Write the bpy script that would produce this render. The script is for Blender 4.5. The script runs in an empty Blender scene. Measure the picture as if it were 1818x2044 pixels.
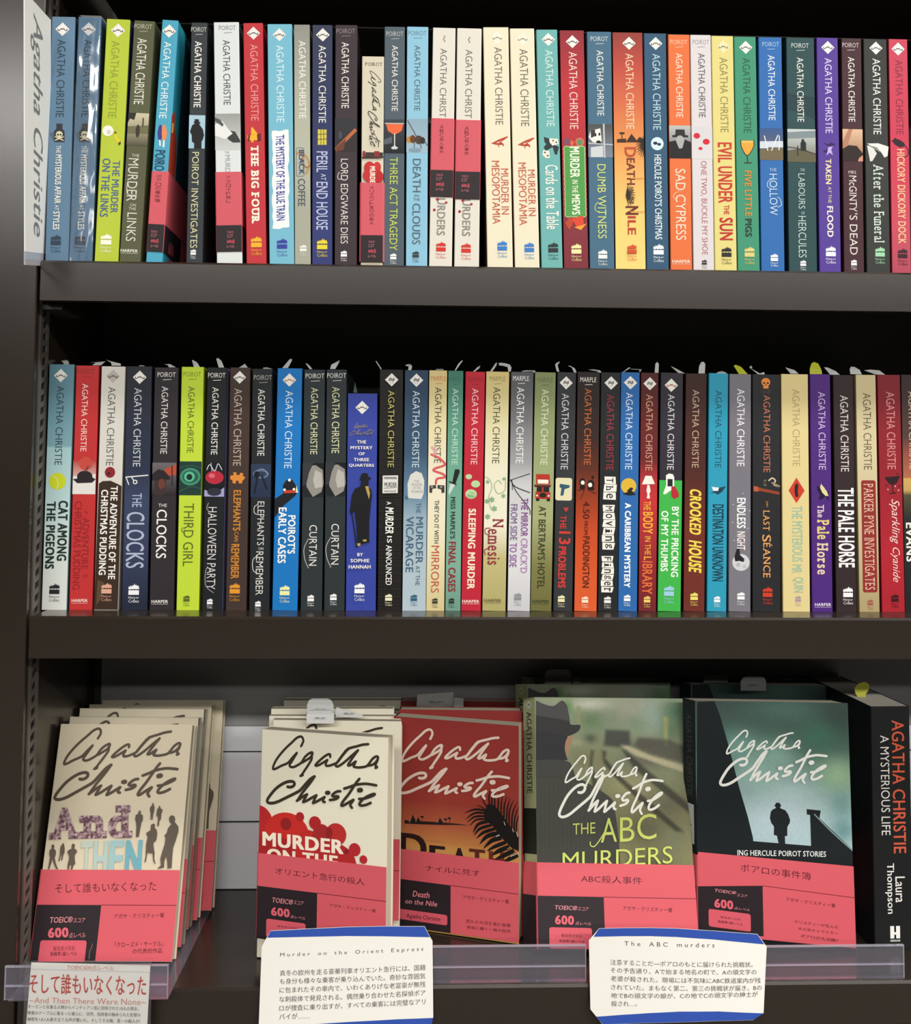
import bpy, math, random
from mathutils import Vector, Matrix
from mathutils.geometry import tessellate_polygon
# ------------------------------------------------------------------ camera, world, light, exposure
# All measures below are millimetres: x along the shelf, y into the shelf, z above the middle shelf, which stands 1 m over the floor.
MM=0.001
def W(x,y,z): return Vector((x*MM,y*MM,1.0+z*MM))
SC=bpy.context.scene
random.seed(7)
cam=bpy.data.cameras.new('camera'); camo=bpy.data.objects.new('camera',cam); SC.collection.objects.link(camo); SC.camera=camo
CX,CY,CZ,YAW,PITCH,ROLL=325.21697,-774.91015,109.31151,0.03443,0.05639,0.00711
f=Vector((math.sin(YAW)*math.cos(PITCH),math.cos(YAW)*math.cos(PITCH),math.sin(PITCH)))
r=Vector((math.cos(YAW),-math.sin(YAW),0)); u=r.cross(f)
r,u=math.cos(ROLL)*r+math.sin(ROLL)*u,-math.sin(ROLL)*r+math.cos(ROLL)*u
camo.matrix_world=Matrix.Translation(W(CX,CY,CZ))@Matrix((r,u,-f)).transposed().to_4x4()
cam.sensor_fit='VERTICAL'; cam.sensor_height=36.0; cam.sensor_width=32.0
cam.lens=1960/2044*36; cam.shift_y=-180/2044          # the photo is cropped at the top
cam.clip_start=.05
wd=bpy.data.worlds.new('store'); SC.world=wd; wd.use_nodes=True
wd.node_tree.nodes['Background'].inputs[0].default_value=(.95,.98,1,1); wd.node_tree.nodes['Background'].inputs[1].default_value=.016
SC.view_settings.view_transform='Standard'; SC.view_settings.look='None'; SC.view_settings.gamma=1; SC.view_settings.use_curve_mapping=False
SC.view_settings.exposure=0.0
def ceiling_light(x,y,z,sx,sy,power,col=(1,.97,.92)):  # rows of fluorescent ceiling lamps over the aisles
    l=bpy.data.lights.new('ceiling_lamp','AREA'); l.shape='RECTANGLE'; l.size=sx; l.size_y=sy; l.energy=power; l.color=col
    o=bpy.data.objects.new('ceiling_lamp',l); SC.collection.objects.link(o); o.location=(x,y,z); return o
ceiling_light(2.8,-.68,2.75,5.2,.22,94)
ceiling_light(1.5,-3.6,2.75,7,.30,400)
ceiling_light(1.2,-5.4,2.75,8,.40,180)
# ------------------------------------------------------------------ measured data: spines, covers, printing (mm)
SPINES=[
(1,24.89,18.6,199.99,-0.19,'#65849e','#2d3a44','#41566a',[['d',8.8,10.24,5.63],['t','AGATHA CHRISTIE',5.29,11.69,18.81,82.39,'#34414c',0],['p','#3d3c40',[(5.96,87.77),(11.0,87.77),(10.85,91.86),(12.67,94.16),(12.88,102.86),(4.63,102.86),(4.38,94.16),(6.2,91.86)]],['p','#5a6a78',[(4.39,94.42),(1.16,95.7),(2.81,100.56),(4.59,101.33)]],['l','#d9d2b0',0.9,[(5.59,101.33),(11.77,98.51)]],['l','#d9d2b0',0.9,[(5.51,98.51),(11.84,101.33)]],['e','#d9d2b0',8.59,96.47,2.69,2.56],['r','#d9d2b0',7.41,98.51,10.04,100.31],['e','#3d3c40',7.59,96.85,0.77,0.77],['e','#3d3c40',9.6,96.85,0.77,0.77],['t','THE',6.42,10.04,105.81,111.82,'#ece9e0',1],['t','MYSTERIOUS',6.13,11.08,113.1,137.41,'#ece9e0',2],['t','AFFAIR',6.19,11.1,138.69,152.76,'#ece9e0',2],['t','AT',6.72,9.65,154.04,158.13,'#ece9e0',1],['t','STYLES',5.54,10.64,159.16,173.87,'#ece9e0',2],['hc',8.15,178.09,7.93,'#3b4856']],'slate-blue paperback with a skull bottle, first in the upper row beside the upright',{}),
(1,43.64,17.97,200.23,0.56,'#65849e','#44607a','#41566a',[['d',8.43,9.99,5.64],['t','AGATHA CHRISTIE',5.24,11.44,18.57,82.23,'#34414c',0],['p','#3d3c40',[(5.78,87.61),(10.74,87.61),(10.64,91.71),(12.46,94.01),(12.79,102.72),(4.61,102.72),(4.29,94.01),(6.06,91.71)]],['p','#5a6a78',[(4.3,94.27),(1.12,95.55),(2.79,100.42),(4.56,101.19)]],['l','#d9d2b0',0.9,[(5.55,101.19),(11.64,98.37)]],['l','#d9d2b0',0.9,[(5.44,98.37),(11.74,101.19)]],['e','#d9d2b0',8.46,96.32,2.69,2.56],['r','#d9d2b0',7.33,98.37,9.94,100.16],['e','#3d3c40',7.49,96.7,0.77,0.77],['e','#3d3c40',9.47,96.7,0.77,0.77],['t','THE',6.57,10.17,105.67,111.69,'#ece9e0',1],['t','MYSTERIOUS',6.2,11.16,112.97,137.31,'#ece9e0',2],['t','AFFAIR',6.36,11.31,138.59,152.68,'#ece9e0',2],['t','AT',6.87,9.84,153.96,158.06,'#ece9e0',1],['t','STYLES',5.9,11.11,159.08,173.81,'#ece9e0',2],['hc',8.44,178.04,7.94,'#3b4856']],'slate-blue skull-bottle paperback in shiny clear wrap, second in the upper row',{'wrap': 1}),
(1,63.62,18.67,198.82,1.27,'#b2c33a','#23285a','#9fae2c',[['d',9.54,9.1,5.64],['t','AGATHA CHRISTIE',4.89,11.57,17.95,81.42,'#8d9a35',0],['e','#eceae0',5.54,91.93,4.36,4.36],['e','#cfccc0',6.35,92.96,1.8,2.05],['l','#e2c52e',2.05,[(11.57,93.98),(12.64,98.09),(16.06,101.29)]],['e','#6a5a3a',11.53,93.22,0.9,1.15],['p','#4a4334',[(14.07,101.68),(16.0,100.01),(16.35,102.19),(14.67,103.73)]],['t','THE MURDER',10.53,16.33,116.04,158.61,'#4a5f8e',1],['t','ON THE LINKS',2.42,8.84,114.5,161.94,'#4a5f8e',1],['hc',8.44,175.66,8.46,'#efeede']],'lime-green paperback with a golf ball on its spine, upper row',{}),
(1,83.23,16.48,198.02,1.98,'#56593f','#4a4f36','#3a3c2b',[['h','POIROT',0.42,14.57,2.7,6.55,'#b9b8a2',0],['l','#b9b8a2',0.41,[(4.93,8.86),(11.27,8.47)]],['t','AGATHA CHRISTIE',3.66,11.29,14.5,68.92,'#e4e2d6',0],['ph',76.11,103.06,'#c9c0a2','#4b4a36',[('p','#2a2a22',[(0,0),(0.38,0),(0.3,0.22),(0.1,0.18),(0,0.3)]),('p','#6d6a4c',[(0,0.42),(1,0.36),(1,0.62),(0,0.64)]),('p','#2c2c22',[(0.7,0.14),(0.76,0.14),(0.76,0.4),(0.7,0.4)]),('e','#35342a',0.5,0.55,0.1,0.2)]],['h','THE',4.76,10.75,109.74,112.05,'#d6d4c6',0],['t','MURDER',2.49,10.44,113.33,148.24,'#d6d4c6',0],['h','ON',5.7,10.4,150.04,152.35,'#d6d4c6',0],['h','THE',4.9,10.58,153.12,155.43,'#d6d4c6',0],['t','LINKS',4.06,11.68,157.48,180.59,'#d6d4c6',0],['l','#d6d4c6',0.51,[(10.42,143.11),(4.48,143.11),(2.55,139.9),(2.65,133.48)]],['H',0.56,14.26,188.29,'#e4e2d6']],'olive-brown paperback with a dim golf-green photo, upper row',{}),
(1,104.22,12.86,199.16,2.38,'#4ba3bf','#2c93ab','#2a7c95',[['d',6.13,8.99,5.52],['t','AGATHA CHRISTIE',2.73,8.57,17.99,81.2,'#e8eef0',0],['p','#3b3a8a',[(3.03,88.01),(5.22,86.85),(6.34,96.36),(5.05,99.57),(2.91,97.65),(2.32,92.51)]],['p','#ef8a4a',[(5.77,87.63),(8.56,88.01),(9.86,92.51),(9.48,98.29),(6.8,99.57),(5.67,93.79)]],['l','#f4f2ea',1.16,[(4.55,99.57),(5.05,103.43)]],['l','#f4f2ea',1.28,[(7.81,99.57),(7.87,104.33)]],['e','#3b3a8a',4.26,87.63,1.03,1.03],['e','#ef8a4a',7.51,87.37,1.03,1.03],['t','POIRO',1.6,9.6,107.28,123.99,'#1f3456',1]],'cyan paperback with a pink and black paper band, leaning in the upper row',{'band': (124.63,167.67,189.9,[['v','ポアロの事件簿',3.62,8.09,127.2,150.07,'#5a1a26'],['h','TOEIC®',2.45,7.62,172.81,174.61,'#c8707c',0],['h','スコア',2.66,7.34,175.64,178.21,'#d88',0],['h','600点',2.94,9.08,179.49,182.83,'#d55264',2],['h','レベル',3.2,9.1,184.12,186.43,'#d88',0]]),'fart': 'poi'}),
(1,135.98,12.89,197.76,-0.05,'#33383c','#1d2024','#26292c',[['h','POIROT',0.13,12.23,3.73,7.58,'#c9c9c4',0],['l','#c9c9c4',0.41,[(3.85,9.9),(9.29,9.51)]],['t','AGATHA CHRISTIE',3.27,8.89,15.42,70.04,'#eeece4',1],['ph',76.47,103.71,'#a9c9d8','#9cc0d2',[('p','#15181b',[(0.34,0.12),(0.6,0.12),(0.62,0.2),(0.7,0.21),(0.7,0.25),(0.62,0.26),(0.86,0.42),(0.95,0.6),(0.86,0.75),(0.8,0.78),(0.8,1),(0.34,1),(0.34,0.85),(0.2,0.8),(0.18,0.6),(0.06,0.5),(0.2,0.3),(0.36,0.25),(0.28,0.23),(0.28,0.2),(0.34,0.19)])]],['t','POIROT INVESTIGATES',3.01,8.47,106.67,184.68,'#d9d5a8',0],['hs',5.58,185.71,4.37,'#eee']],'thin charcoal paperback with a dark man on pale blue, upper row',{}),
(1,160.37,20.16,198.41,-1.92,'#d9dfde','#3a3a3a','#b0b4b2',[['h','POIROT',4.19,17.69,2.7,6.56,'#6a6c6a',0],['l','#6a6c6a',0.41,[(8.18,8.87),(14.25,8.49)]],['t','AGATHA CHRISTIE',7.16,12.88,14.79,68.4,'#3c3e40',0],['ph',75.6,105.43,'#9a9c9a','#c9cccb',[('p','#3a3c3c',[(0.5,0.45),(0.8,0.5),(1,0.75),(1,0.8),(0.7,0.8),(0.5,0.7)]),('p','#e4e6e4',[(0,0.3),(0.3,0.2),(0.5,0.4),(0.7,0.55),(0.4,0.7),(0,0.6)]),('p','#55575a',[(0,0.1),(0.2,0.16),(0.35,0.3),(0.3,0.36),(0,0.2)])]],['t','MURD',7.75,11.78,109.54,123.68,'#9aa0a2',0],['h','THE',7.62,11.15,106.46,108.51,'#9aa0a2',0]],'white paperback with a pink and black band and grey photo, upper row',{'band': (123.43,166.88,188.35,[['v','アクロイド殺し',8.24,11.98,126.64,148.88,'#5a1a26'],['h','TOEIC®',8.55,13.7,171.64,173.44,'#c8707c',0],['h','スコア',8.51,13.16,174.47,177.04,'#d88',0],['h','600点',8.46,14.57,178.33,181.67,'#d55264',2],['h','レベル',8.4,14.26,182.95,185.27,'#d88',0]])}),
(1,183.97,15.75,198.27,-1.87,'#c0343c','#7d1d28','#8a2028',[['d',8.2,8.36,5.4],['t','AGATHA CHRISTIE',5.33,11.43,17.63,80.69,'#e89a94',0],['t','4',2.21,12.05,86.22,98.45,'#f1b32e',3],['p','#6a2320',[(2.98,92.01),(4.48,92.79),(3.65,97.93),(2.15,97.16)]],['p','#6a2320',[(9.78,92.01),(12.83,90.98),(12.99,97.16),(10.2,97.93)]],['t','THE BIG FOUR',4.69,10.95,101.28,164.72,'#f3ead6',3,0,1],['hc',8.09,175.4,8.49,'#f1b32e']],'bright red paperback with a chunky yellow numeral, upper row',{}),
(1,202.22,19.8,197.86,-1.51,'#76b8ce','#3d90ae','#4f94ac',[['d',9.63,8.76,5.41],['t','AGATHA CHRISTIE',6.86,12.9,17.52,81.15,'#d8eef2',0],['blob',2.87,16.19,87.33,168.23,'#f5f6f2'],['t','THE MYSTERY OF THE BLUE TRAIN',5.89,12.93,91.46,162.05,'#3b3f9a',2,-0.25],['hc',10.21,176.21,8.24,'#37419c']],'sky-blue paperback with violet lettering on a white torn patch, upper row',{}),
(1,222.65,12.45,197.89,-1.15,'#9a9a8e','#57584f','#6a6a60',[['h','POIROT',1.26,11.0,4.38,8.25,'#e8e8e2',0],['l','#e8e8e2',0.41,[(4.17,10.57),(8.55,10.18)]],['g',[(-4.51,'#8b8c84'),(48.35,'#aaab9c'),(103.78,'#b4b6a2'),(148.9,'#a6a796')]],['t','AGATHA CHRISTIE',3.67,9.28,13.28,77.74,'#eceae0',0],['l','#b98d4a',1.55,[(1.67,107.0),(4.08,105.33),(7.23,107.0),(10.36,110.87),(11.72,116.67),(9.05,123.12)]],['l','#a0703a',1.16,[(7.23,107.0),(5.94,112.16),(9.07,117.96),(11.72,116.67)]],['rr','#4b6076',1.4,101.85,7.45,125.18],['t','BLACK',3.42,7.7,103.52,123.76,'#2c4a72',2],['t','COFFEE',2.57,8.35,127.24,149.55,'#4b5260',1],['hs2',6.54,180.88,5.41,'#e8e8e2']],'thin grey-beige paperback with a brown coffee stain, upper row',{}),
(1,236.41,15.87,198.03,-0.79,'#2f3758','#1b2138','#20263e',[['g',[(0.39,'#343a50'),(64.9,'#2c345a'),(168.12,'#313a72')]],['d',8.2,8.13,5.55],['t','AGATHA CHRISTIE',4.93,10.78,16.9,81.03,'#ece9e0',0],['r','#d6c64a',4.23,86.58,11.31,99.22],['l','#5d5a3a',0.52,[(6.75,86.58),(6.77,99.22)]],['l','#5d5a3a',0.52,[(9.03,86.58),(9.04,99.22)]],['l','#5d5a3a',0.52,[(4.23,90.7),(11.31,90.19)]],['l','#5d5a3a',0.52,[(4.23,94.83),(11.31,94.32)]],['t','PERIL',3.25,12.08,104.64,121.67,'#b7bfe0',1],['t','AT',6.79,10.83,122.96,128.38,'#b7bfe0',1],['t','END HOUSE',3.05,12.35,129.67,168.76,'#b7bfe0',1],['hc',7.85,176.12,8.26,'#e6d233']],'navy paperback with a small yellow window, upper row',{}),
(1,254.07,17.94,198.48,-0.62,'#3b2f35','#2a2226','#2d2428',[['h','POIROT',0.94,16.11,3.1,6.97,'#8f8587',0],['l','#8f8587',0.41,[(5.51,9.3),(12.33,8.91)]],['t','AGATHA CHRISTIE',5.26,11.22,14.33,69.09,'#ece9e0',0],['ph',77.87,104.73,'#2c2e34','#33262a',[('p','#b9673a',[(0,0.9),(0.9,0.28),(1,0.36),(0.08,1)]),('p','#3f4a54',[(0.2,0.35),(0.34,0.45),(0.3,0.6),(0.16,0.6)]),('p','#6a3a2c',[(0.02,0.9),(0.5,0.6),(0.4,0.95),(0.1,1)])]],['t','LORD EDGWARE DIES',4.89,10.66,110.8,180.15,'#dcd6d2',0],['l','#dcd6d2',0.52,[(5.32,127.59),(2.8,127.2),(2.53,124.36),(3.79,121.78)]],['hs',7.52,185.7,4.91,'#eee']],'dark plum paperback with an orange pencil-like streak, left of the short cream one',{}),
(1,274.96,17.89,172.83,-0.3,'#d3ccb6','#8a8474','#7c1f28',[['h','POIROT',2.5,16.38,4.9,7.87,'#4c4638',1,1],['sig1','',5.09,15.56,11.74,75.23,'#23201c'],['p','#8e2a2c',[(1.03,78.84),(3.05,78.32),(3.35,84.26),(1.07,84.26)]],['r','#3b332e',3.33,79.61,17.55,83.23],['r','#8e2a2c',10.44,78.58,14.5,84.26],['l','#3b332e',1.03,[(0.81,84.0),(17.82,83.48)]],['e','#c22a2e',6.71,92.26,4.39,5.16],['e','#c9302f',12.79,91.74,3.1,4.39],['e','#c22a2e',9.28,98.45,8.0,6.19],['e','#b52428',14.86,99.74,3.35,4.65],['t','MURDE',7.0,11.31,91.1,104.65,'#f0e6d4',3]],'short cream paperback with handwritten lettering and red circles, sunk in the upper row',{'band': (104.52,147.48,169.16,[['v','オリエント急行の殺人',6.93,10.46,107.23,139.1,'#5a1a26'],['h','TOEIC®',6.13,11.4,152.0,153.81,'#c8707c',0],['h','スコア',6.15,10.92,154.84,157.42,'#d88',0],['h','600点',6.18,12.45,158.71,162.06,'#d55264',2],['h','レベル',6.21,12.22,163.36,165.68,'#d88',0]]),'A': 1}),
(1,293.27,16.53,197.96,-0.37,'#4e5c66','#27303a','#333c46',[['h','POIROT',1.48,15.36,3.88,7.76,'#b8bcb8',0],['l','#b8bcb8',0.41,[(5.67,10.09),(11.9,9.7)]],['t','AGATHA CHRISTIE',6.12,11.04,15.52,70.11,'#ece9e0',0],['ph',76.96,105.03,'#3a4048','#14181c',[('p','#e8673a',[(0.1,0.14),(0.94,0.14),(0.86,0.34),(0.6,0.43),(0.42,0.43),(0.2,0.34)]),('l','#d8d4cc',0.04,[(0.06,0.12),(0.96,0.12)]),('l','#d8d4cc',0.05,[(0.52,0.42),(0.52,0.8)]),('p','#c9ccd0',[(0.34,0.84),(0.52,0.76),(0.7,0.84),(0.6,0.88),(0.4,0.88)]),('p','#555c64',[(0,0.6),(0.4,0.5),(0.4,0.7),(0,0.75)])]],['t','THREE ACT TRAGEDY',4.84,11.14,108.27,184.58,'#c4d65c',0],['hs',7.91,186.78,4.92,'#eee']],'grey-blue paperback with an orange cocktail glass, right of the short cream one',{}),
(1,311.22,17.34,198.4,-0.26,'#8cc0d8','#5c97b8','#5f90ac',[['h','POIROT',1.01,15.98,3.37,7.25,'#5b7888',0],['l','#5b7888',0.41,[(5.53,9.58),(12.25,9.19)]],['t','AGATHA CHRISTIE',6.16,10.95,15.53,69.91,'#4b5a62',0],['ph',76.64,104.47,'#8aa8ba','#9db8c6',[('l','#5a5a52',0.05,[(0.05,0.05),(0.5,0.55)]),('e','#b8863a',0.15,0.62,0.16,0.1),('e','#6a3a20',0.3,0.6,0.14,0.12),('e','#4a3a30',0.58,0.62,0.18,0.13),('e','#2c2a2a',0.76,0.64,0.12,0.1),('l','#3a3632',0.03,[(0.4,0.6),(0.36,0.85)]),('l','#3a3632',0.03,[(0.6,0.62),(0.7,0.86)]),('l','#3a3632',0.03,[(0.8,0.62),(0.98,0.78)]),('e','#7c9aac',0.4,0.92,0.3,0.06)]],['t','DEATH',5.39,11.74,109.65,136.84,'#52606a',0],['h','IN',6.76,10.28,138.78,140.85,'#52606a',0],['h','THE',5.77,11.05,141.88,143.96,'#52606a',0],['t','CLOUDS',5.15,11.62,146.29,179.56,'#52606a',0],['hs',8.0,185.12,5.18,'#333b42']],'pale blue paperback with a brown wasp, upper row',{}),
(1,329.92,18.45,197.99,0.46,'#ded9cd','#a8a498','#b5b0a4',[['must',9.11,9.07,3.89,'#6a655c'],['t','AGATHA CHRIST',6.35,11.77,17.24,74.52,'#6a675f',0],['t','URDERS',5.62,12.45,141.25,171.71,'#8d8880',2],['e','#a52a2e',5.89,142.16,1.3,1.17],['e','#a52a2e',13.03,144.75,1.04,1.04],['e','#a52a2e',3.5,150.97,1.17,1.17],['hc',9.35,176.89,7.78,'#cf3328']],'white paperback banded round its middle, left one of the banded pair in the upper row',{'band': (75.55,118.19,140.35,[['v','ABC殺人事件',6.87,10.19,80.74,104.97,'#5a1a26'],['h','TOEIC®',4.42,10.02,121.43,123.24,'#c8707c',0],['h','スコア',4.48,9.3,124.28,126.87,'#d88',0],['h','600点',4.55,11.15,128.17,131.54,'#d55264',2],['h','レベル',4.62,10.71,132.83,135.16,'#d88',0]])}),
(1,350.26,20.03,198.08,0.3,'#ded9cd','#8f8a7e','#b5b0a4',[['must',9.66,9.6,3.89,'#6a655c'],['t','AGATHA CHRIST',7.06,12.77,17.77,74.84,'#6a675f',0],['t','URDERS',5.86,12.63,141.89,172.11,'#8d8880',2],['e','#a52a2e',6.42,142.93,1.3,1.17],['e','#a52a2e',13.27,145.78,1.04,1.04],['e','#a52a2e',3.78,152.01,1.17,1.17],['hc',9.36,177.69,7.78,'#cf3328']],'white paperback banded round its middle, right one of the banded pair in the upper row',{'band': (76.52,119.19,141.89,[['v','ABC殺人事件',7.04,10.67,81.71,105.96,'#5a1a26'],['h','TOEIC®',4.88,10.75,122.18,123.99,'#c8707c',0],['h','スコア',4.93,9.76,125.03,127.62,'#d88',0],['h','600点',4.99,11.85,128.92,132.29,'#d55264',2],['h','レベル',5.04,11.13,133.59,135.92,'#d88',0]])}),
(1,377.03,20.7,199.37,-1.3,'#e6dfc4','#c9bd96','#5c4a3a',[['d',11.43,8.82,5.45,'#efe9d4','#8a8470'],['t','AGATHA CHRISTIE',8.74,14.95,16.61,81.24,'#6c685a',0],['p','#b5482f',[(4.78,96.81),(11.11,93.44),(17.96,90.84),(18.73,91.62),(13.16,95.51),(15.46,97.59),(11.8,98.11),(8.94,97.85)]],['l','#b5482f',0.65,[(10.55,95.25),(10.99,99.67)]],['l','#e9e6dc',0.65,[(9.75,96.29),(13.43,94.99)]],['l','#b5482f',0.78,[(12.13,94.73),(14.92,98.63)]],['t','MURDER IN',12.35,18.44,117.58,155.21,'#c9573a',0],['t','MESOPOTAMIA',4.98,11.32,111.09,163.0,'#c9573a',0],['hc',12.33,176.88,7.79,'#3c7cc8']],'cream paperback with a tiny red aeroplane, left of its twin in the upper row',{}),
(1,399.39,19.97,198.82,-1.44,'#e6dfc4','#c9bd96','#7a3d28',[['d',10.33,8.83,5.46,'#efe9d4','#8a8470'],['t','AGATHA CHRISTIE',7.48,14.25,17.14,81.57,'#6c685a',0],['p','#b5482f',[(4.15,96.89),(10.5,93.51),(17.38,90.92),(18.15,91.7),(12.54,95.59),(14.84,97.67),(11.17,98.19),(8.31,97.93)]],['l','#b5482f',0.65,[(9.93,95.33),(10.36,99.75)]],['l','#e9e6dc',0.65,[(9.12,96.37),(12.82,95.07)]],['l','#b5482f',0.78,[(11.52,94.81),(14.29,98.71)]],['t','MURDER IN',12.08,17.93,117.54,155.6,'#c9573a',0],['t','MESOPOTAMIA',4.44,10.79,111.7,163.13,'#c9573a',0],['hc',11.9,177.29,7.79,'#3c7cc8']],'cream paperback with a tiny red aeroplane, right one of the twin pair',{}),
(1,420.95,17.21,198.37,-1.4,'#6cafac','#3f7876','#3a6664',[['d',9.74,8.19,5.46],['t','AGATHA CHRISTIE',6.81,13.13,17.03,80.98,'#cfe6e0',0],['p','#2c3436',[(4.23,89.43),(9.91,91.38),(13.62,96.58),(16.39,97.88),(14.72,104.38),(12.82,103.73),(11.3,97.88),(5.61,101.13),(4.03,97.88),(6.26,95.28),(4.76,93.98)]],['p','#e6e2d0',[(8.65,90.73),(15.65,91.12),(16.19,95.54),(11.06,96.84),(8.83,93.98)]],['p','#e6e2d0',[(3.33,100.48),(8.42,101.13),(8.8,106.98),(5.47,107.24),(2.73,104.38)]],['e','#2c3436',4.82,102.43,0.78,0.65],['e','#2c3436',7.05,105.03,0.78,0.65],['e','#2c3436',11.79,92.68,0.65,0.65],['e','#2c3436',14.31,93.98,0.65,0.65],['t','Cards on the Table',4.72,14.99,112.83,165.74,'#f1efe4',1],['hc',9.78,176.53,8.06,'#2c3436']],'teal paperback with black and white playing cards, upper row',{}),
(1,439.43,19.52,198.19,-1.1,'#b32f36','#6c1b24','#6a1c22',[['g',[(2.34,'#8e2b34'),(47.88,'#ba3037'),(112.94,'#b02f35'),(158.47,'#83303a'),(196.21,'#7a2c36')]],['d',10.04,9.37,5.46],['t','AGATHA CHRISTIE',6.76,13.57,17.96,82.36,'#edd3c8',0],['e','#7a4a5c',4.3,92.9,2.86,3.12],['e','#c0735a',14.52,93.16,3.64,3.64],['e','#5c8a5a',14.51,93.42,2.34,2.34],['p','#d8643a',[(7.3,91.47),(10.11,93.42),(8.51,96.28),(6.46,94.98)]],['wavy','#4f9a4a','#c9cf9a',1.8,18.22,97.06,154.83],['t','MURDER',6.19,13.92,97.32,122.69,'#f3efdc',2],['t','IN THE',7.63,12.24,124.65,135.32,'#f3efdc',1],['t','MEWS',7.1,13.74,136.62,153.27,'#f3efdc',2],['p','#b8442c',[(1.22,160.43),(5.13,155.22),(8.63,158.47),(4.69,166.02)]],['p','#d8472c',[(6.63,156.52),(15.98,153.92),(16.68,163.03),(11.07,164.33)]],['p','#e89a3a',[(8.54,163.68),(15.82,161.73),(19.02,160.43),(14.08,166.02)]],['hc',10.06,177.08,8.07,'#f1e2a4']],'red paperback with a green scalloped label, upper row',{}),
(1,460.19,20.16,197.66,-0.72,'#456a82','#2d4356','#2c4254',[['h','POIROT',3.09,17.3,3.91,7.81,'#cdd2d0',0],['l','#cdd2d0',0.42,[(7.29,10.16),(13.69,9.77)]],['t','AGATHA CHRISTIE',7.85,13.33,15.63,70.33,'#ece9e0',0],['ph',77.49,104.85,'#4a4a48','#7a8694',[('p','#e8e6e0',[(0.1,0.2),(0.5,0.12),(0.55,0.5),(0.5,0.58),(0.2,0.55),(0.02,0.4)]),('p','#3c3632',[(0.1,0.2),(0.28,0.16),(0.3,0.35),(0.12,0.42)]),('e','#26221f',0.3,0.32,0.04,0.05),('e','#26221f',0.46,0.3,0.04,0.05),('e','#181614',0.42,0.55,0.1,0.06),('p','#c9ccd0',[(0.1,0.7),(0.6,0.65),(0.6,1),(0.1,1)]),('l','#b9bec2',0.07,[(0.64,0),(0.66,1)]),('l','#b9bec2',0.05,[(0,0.58),(1,0.62)])]],['t','DUMB WITNESS',7.05,13.97,110.71,171.92,'#cfdc7e',0],['l','#cfdc7e',0.52,[(8.22,149.78),(5.29,149.13),(4.95,145.22),(7.3,141.96)]],['hc',10.6,181.04,7.29,'#e9ece8']],'steel-blue paperback with a white dog photo, upper row',{}),
(1,481.35,24.31,197.55,-0.61,'#d88a4a','#c0a05a','#5c2a22',[['g',[(0.65,'#8f3a34'),(26.73,'#b9483c'),(59.32,'#cf6a44'),(91.91,'#e0904f'),(117.99,'#e6ad62'),(150.58,'#eccb74'),(194.91,'#efd27c')]],['d',13.29,9.0,5.48],['t','AGATHA CHRISTIE',10.1,16.67,17.6,80.83,'#f0d0b0',0],['p','#3c2620',[(2.3,89.31),(9.85,88.78),(9.8,92.17),(2.27,92.17)]],['p','#3c2620',[(9.54,91.91),(14.32,84.74),(17.64,89.04),(19.93,91.91)]],['p','#3c2620',[(17.6,91.91),(20.53,87.35),(24.39,89.31),(24.86,92.17)]],['l','#3c2620',0.65,[(6.52,84.74),(6.46,89.31)]],['e','#3c2620',6.52,84.35,2.35,0.91],['t','D',8.4,17.73,95.82,104.3,'#b5502f',2],['t','EATH',10.01,16.72,104.95,127.11,'#7a3326',2],['t','ON',12.64,15.47,128.68,133.89,'#8a3f2c',1],['t','THE',11.75,15.35,137.02,143.02,'#5c2a22',1],['t','N',8.57,19.07,144.71,151.88,'#6b2a20',2],['t','ILE',10.2,16.84,152.93,168.18,'#b5402f',2],['palm',25.32,95.82,-1,'#2c2420',9.13],['palm',9.23,136.24,1,'#2c2420',9.13],['l','#e8a050',0.65,[(13.28,121.9),(24.38,121.38)]],['l','#d89048',0.52,[(11.63,149.28),(23.92,149.54)]],['hc',13.31,176.26,7.56,'#d0502c']],'sunset-orange paperback with black palm leaves, upper row',{}),
(1,506.46,18.33,197.41,-0.43,'#315672','#1c3448','#20384c',[['d',9.67,8.48,5.48],['t','AGATHA CHRISTIE',6.75,13.19,17.23,80.91,'#b5d3dc',0],['e','#cfe8f0',9.95,92.4,5.22,5.48],['e','#222c36',8.38,92.01,1.83,1.31],['e','#222c36',11.52,92.92,1.57,1.17],['t',"HERCULE POIROT'S CHRISTMAS",7.36,13.26,101.53,171.61,'#e4eef0',1],['hc',9.96,175.53,8.35,'#eef2f2']],'deep blue paperback with a white snowball-like disc, upper row',{}),
(1,526.18,17.68,196.81,-0.33,'#e0703c','#a8482a','#8c3a20',[['h','POIROT',1.69,15.84,4.31,8.23,'#f3c3a8',0],['l','#f3c3a8',0.42,[(5.88,10.58),(12.26,10.19)]],['t','AGATHA CHRISTIE',6.06,11.66,15.67,69.48,'#f6dfd0',0],['ph',76.27,103.7,'#b9bab8','#2c2a2c',[('p','#2a2829',[(0.3,0.12),(0.72,0.12),(0.74,0.28),(0.88,0.3),(0.88,0.36),(0.14,0.36),(0.14,0.3),(0.28,0.28)]),('e','#a9a8a6',0.5,0.5,0.22,0.2),('p','#1f1d1f',[(0,0.5),(0.3,0.45),(0.45,0.7),(0.6,0.7),(0.72,0.42),(1,0.5),(1,1),(0,1)])]],['t','SAD CYPRESS',4.6,12.89,112.32,171.36,'#f6dcc8',0],['l','#f3c3a8',0.52,[(5.68,138.05),(3.11,136.75),(3.41,133.48),(7.32,130.87)]],['H',1.39,16.04,188.86,'#f6dfd0']],'orange paperback with a grey top-hat photo, upper row',{}),
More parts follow.
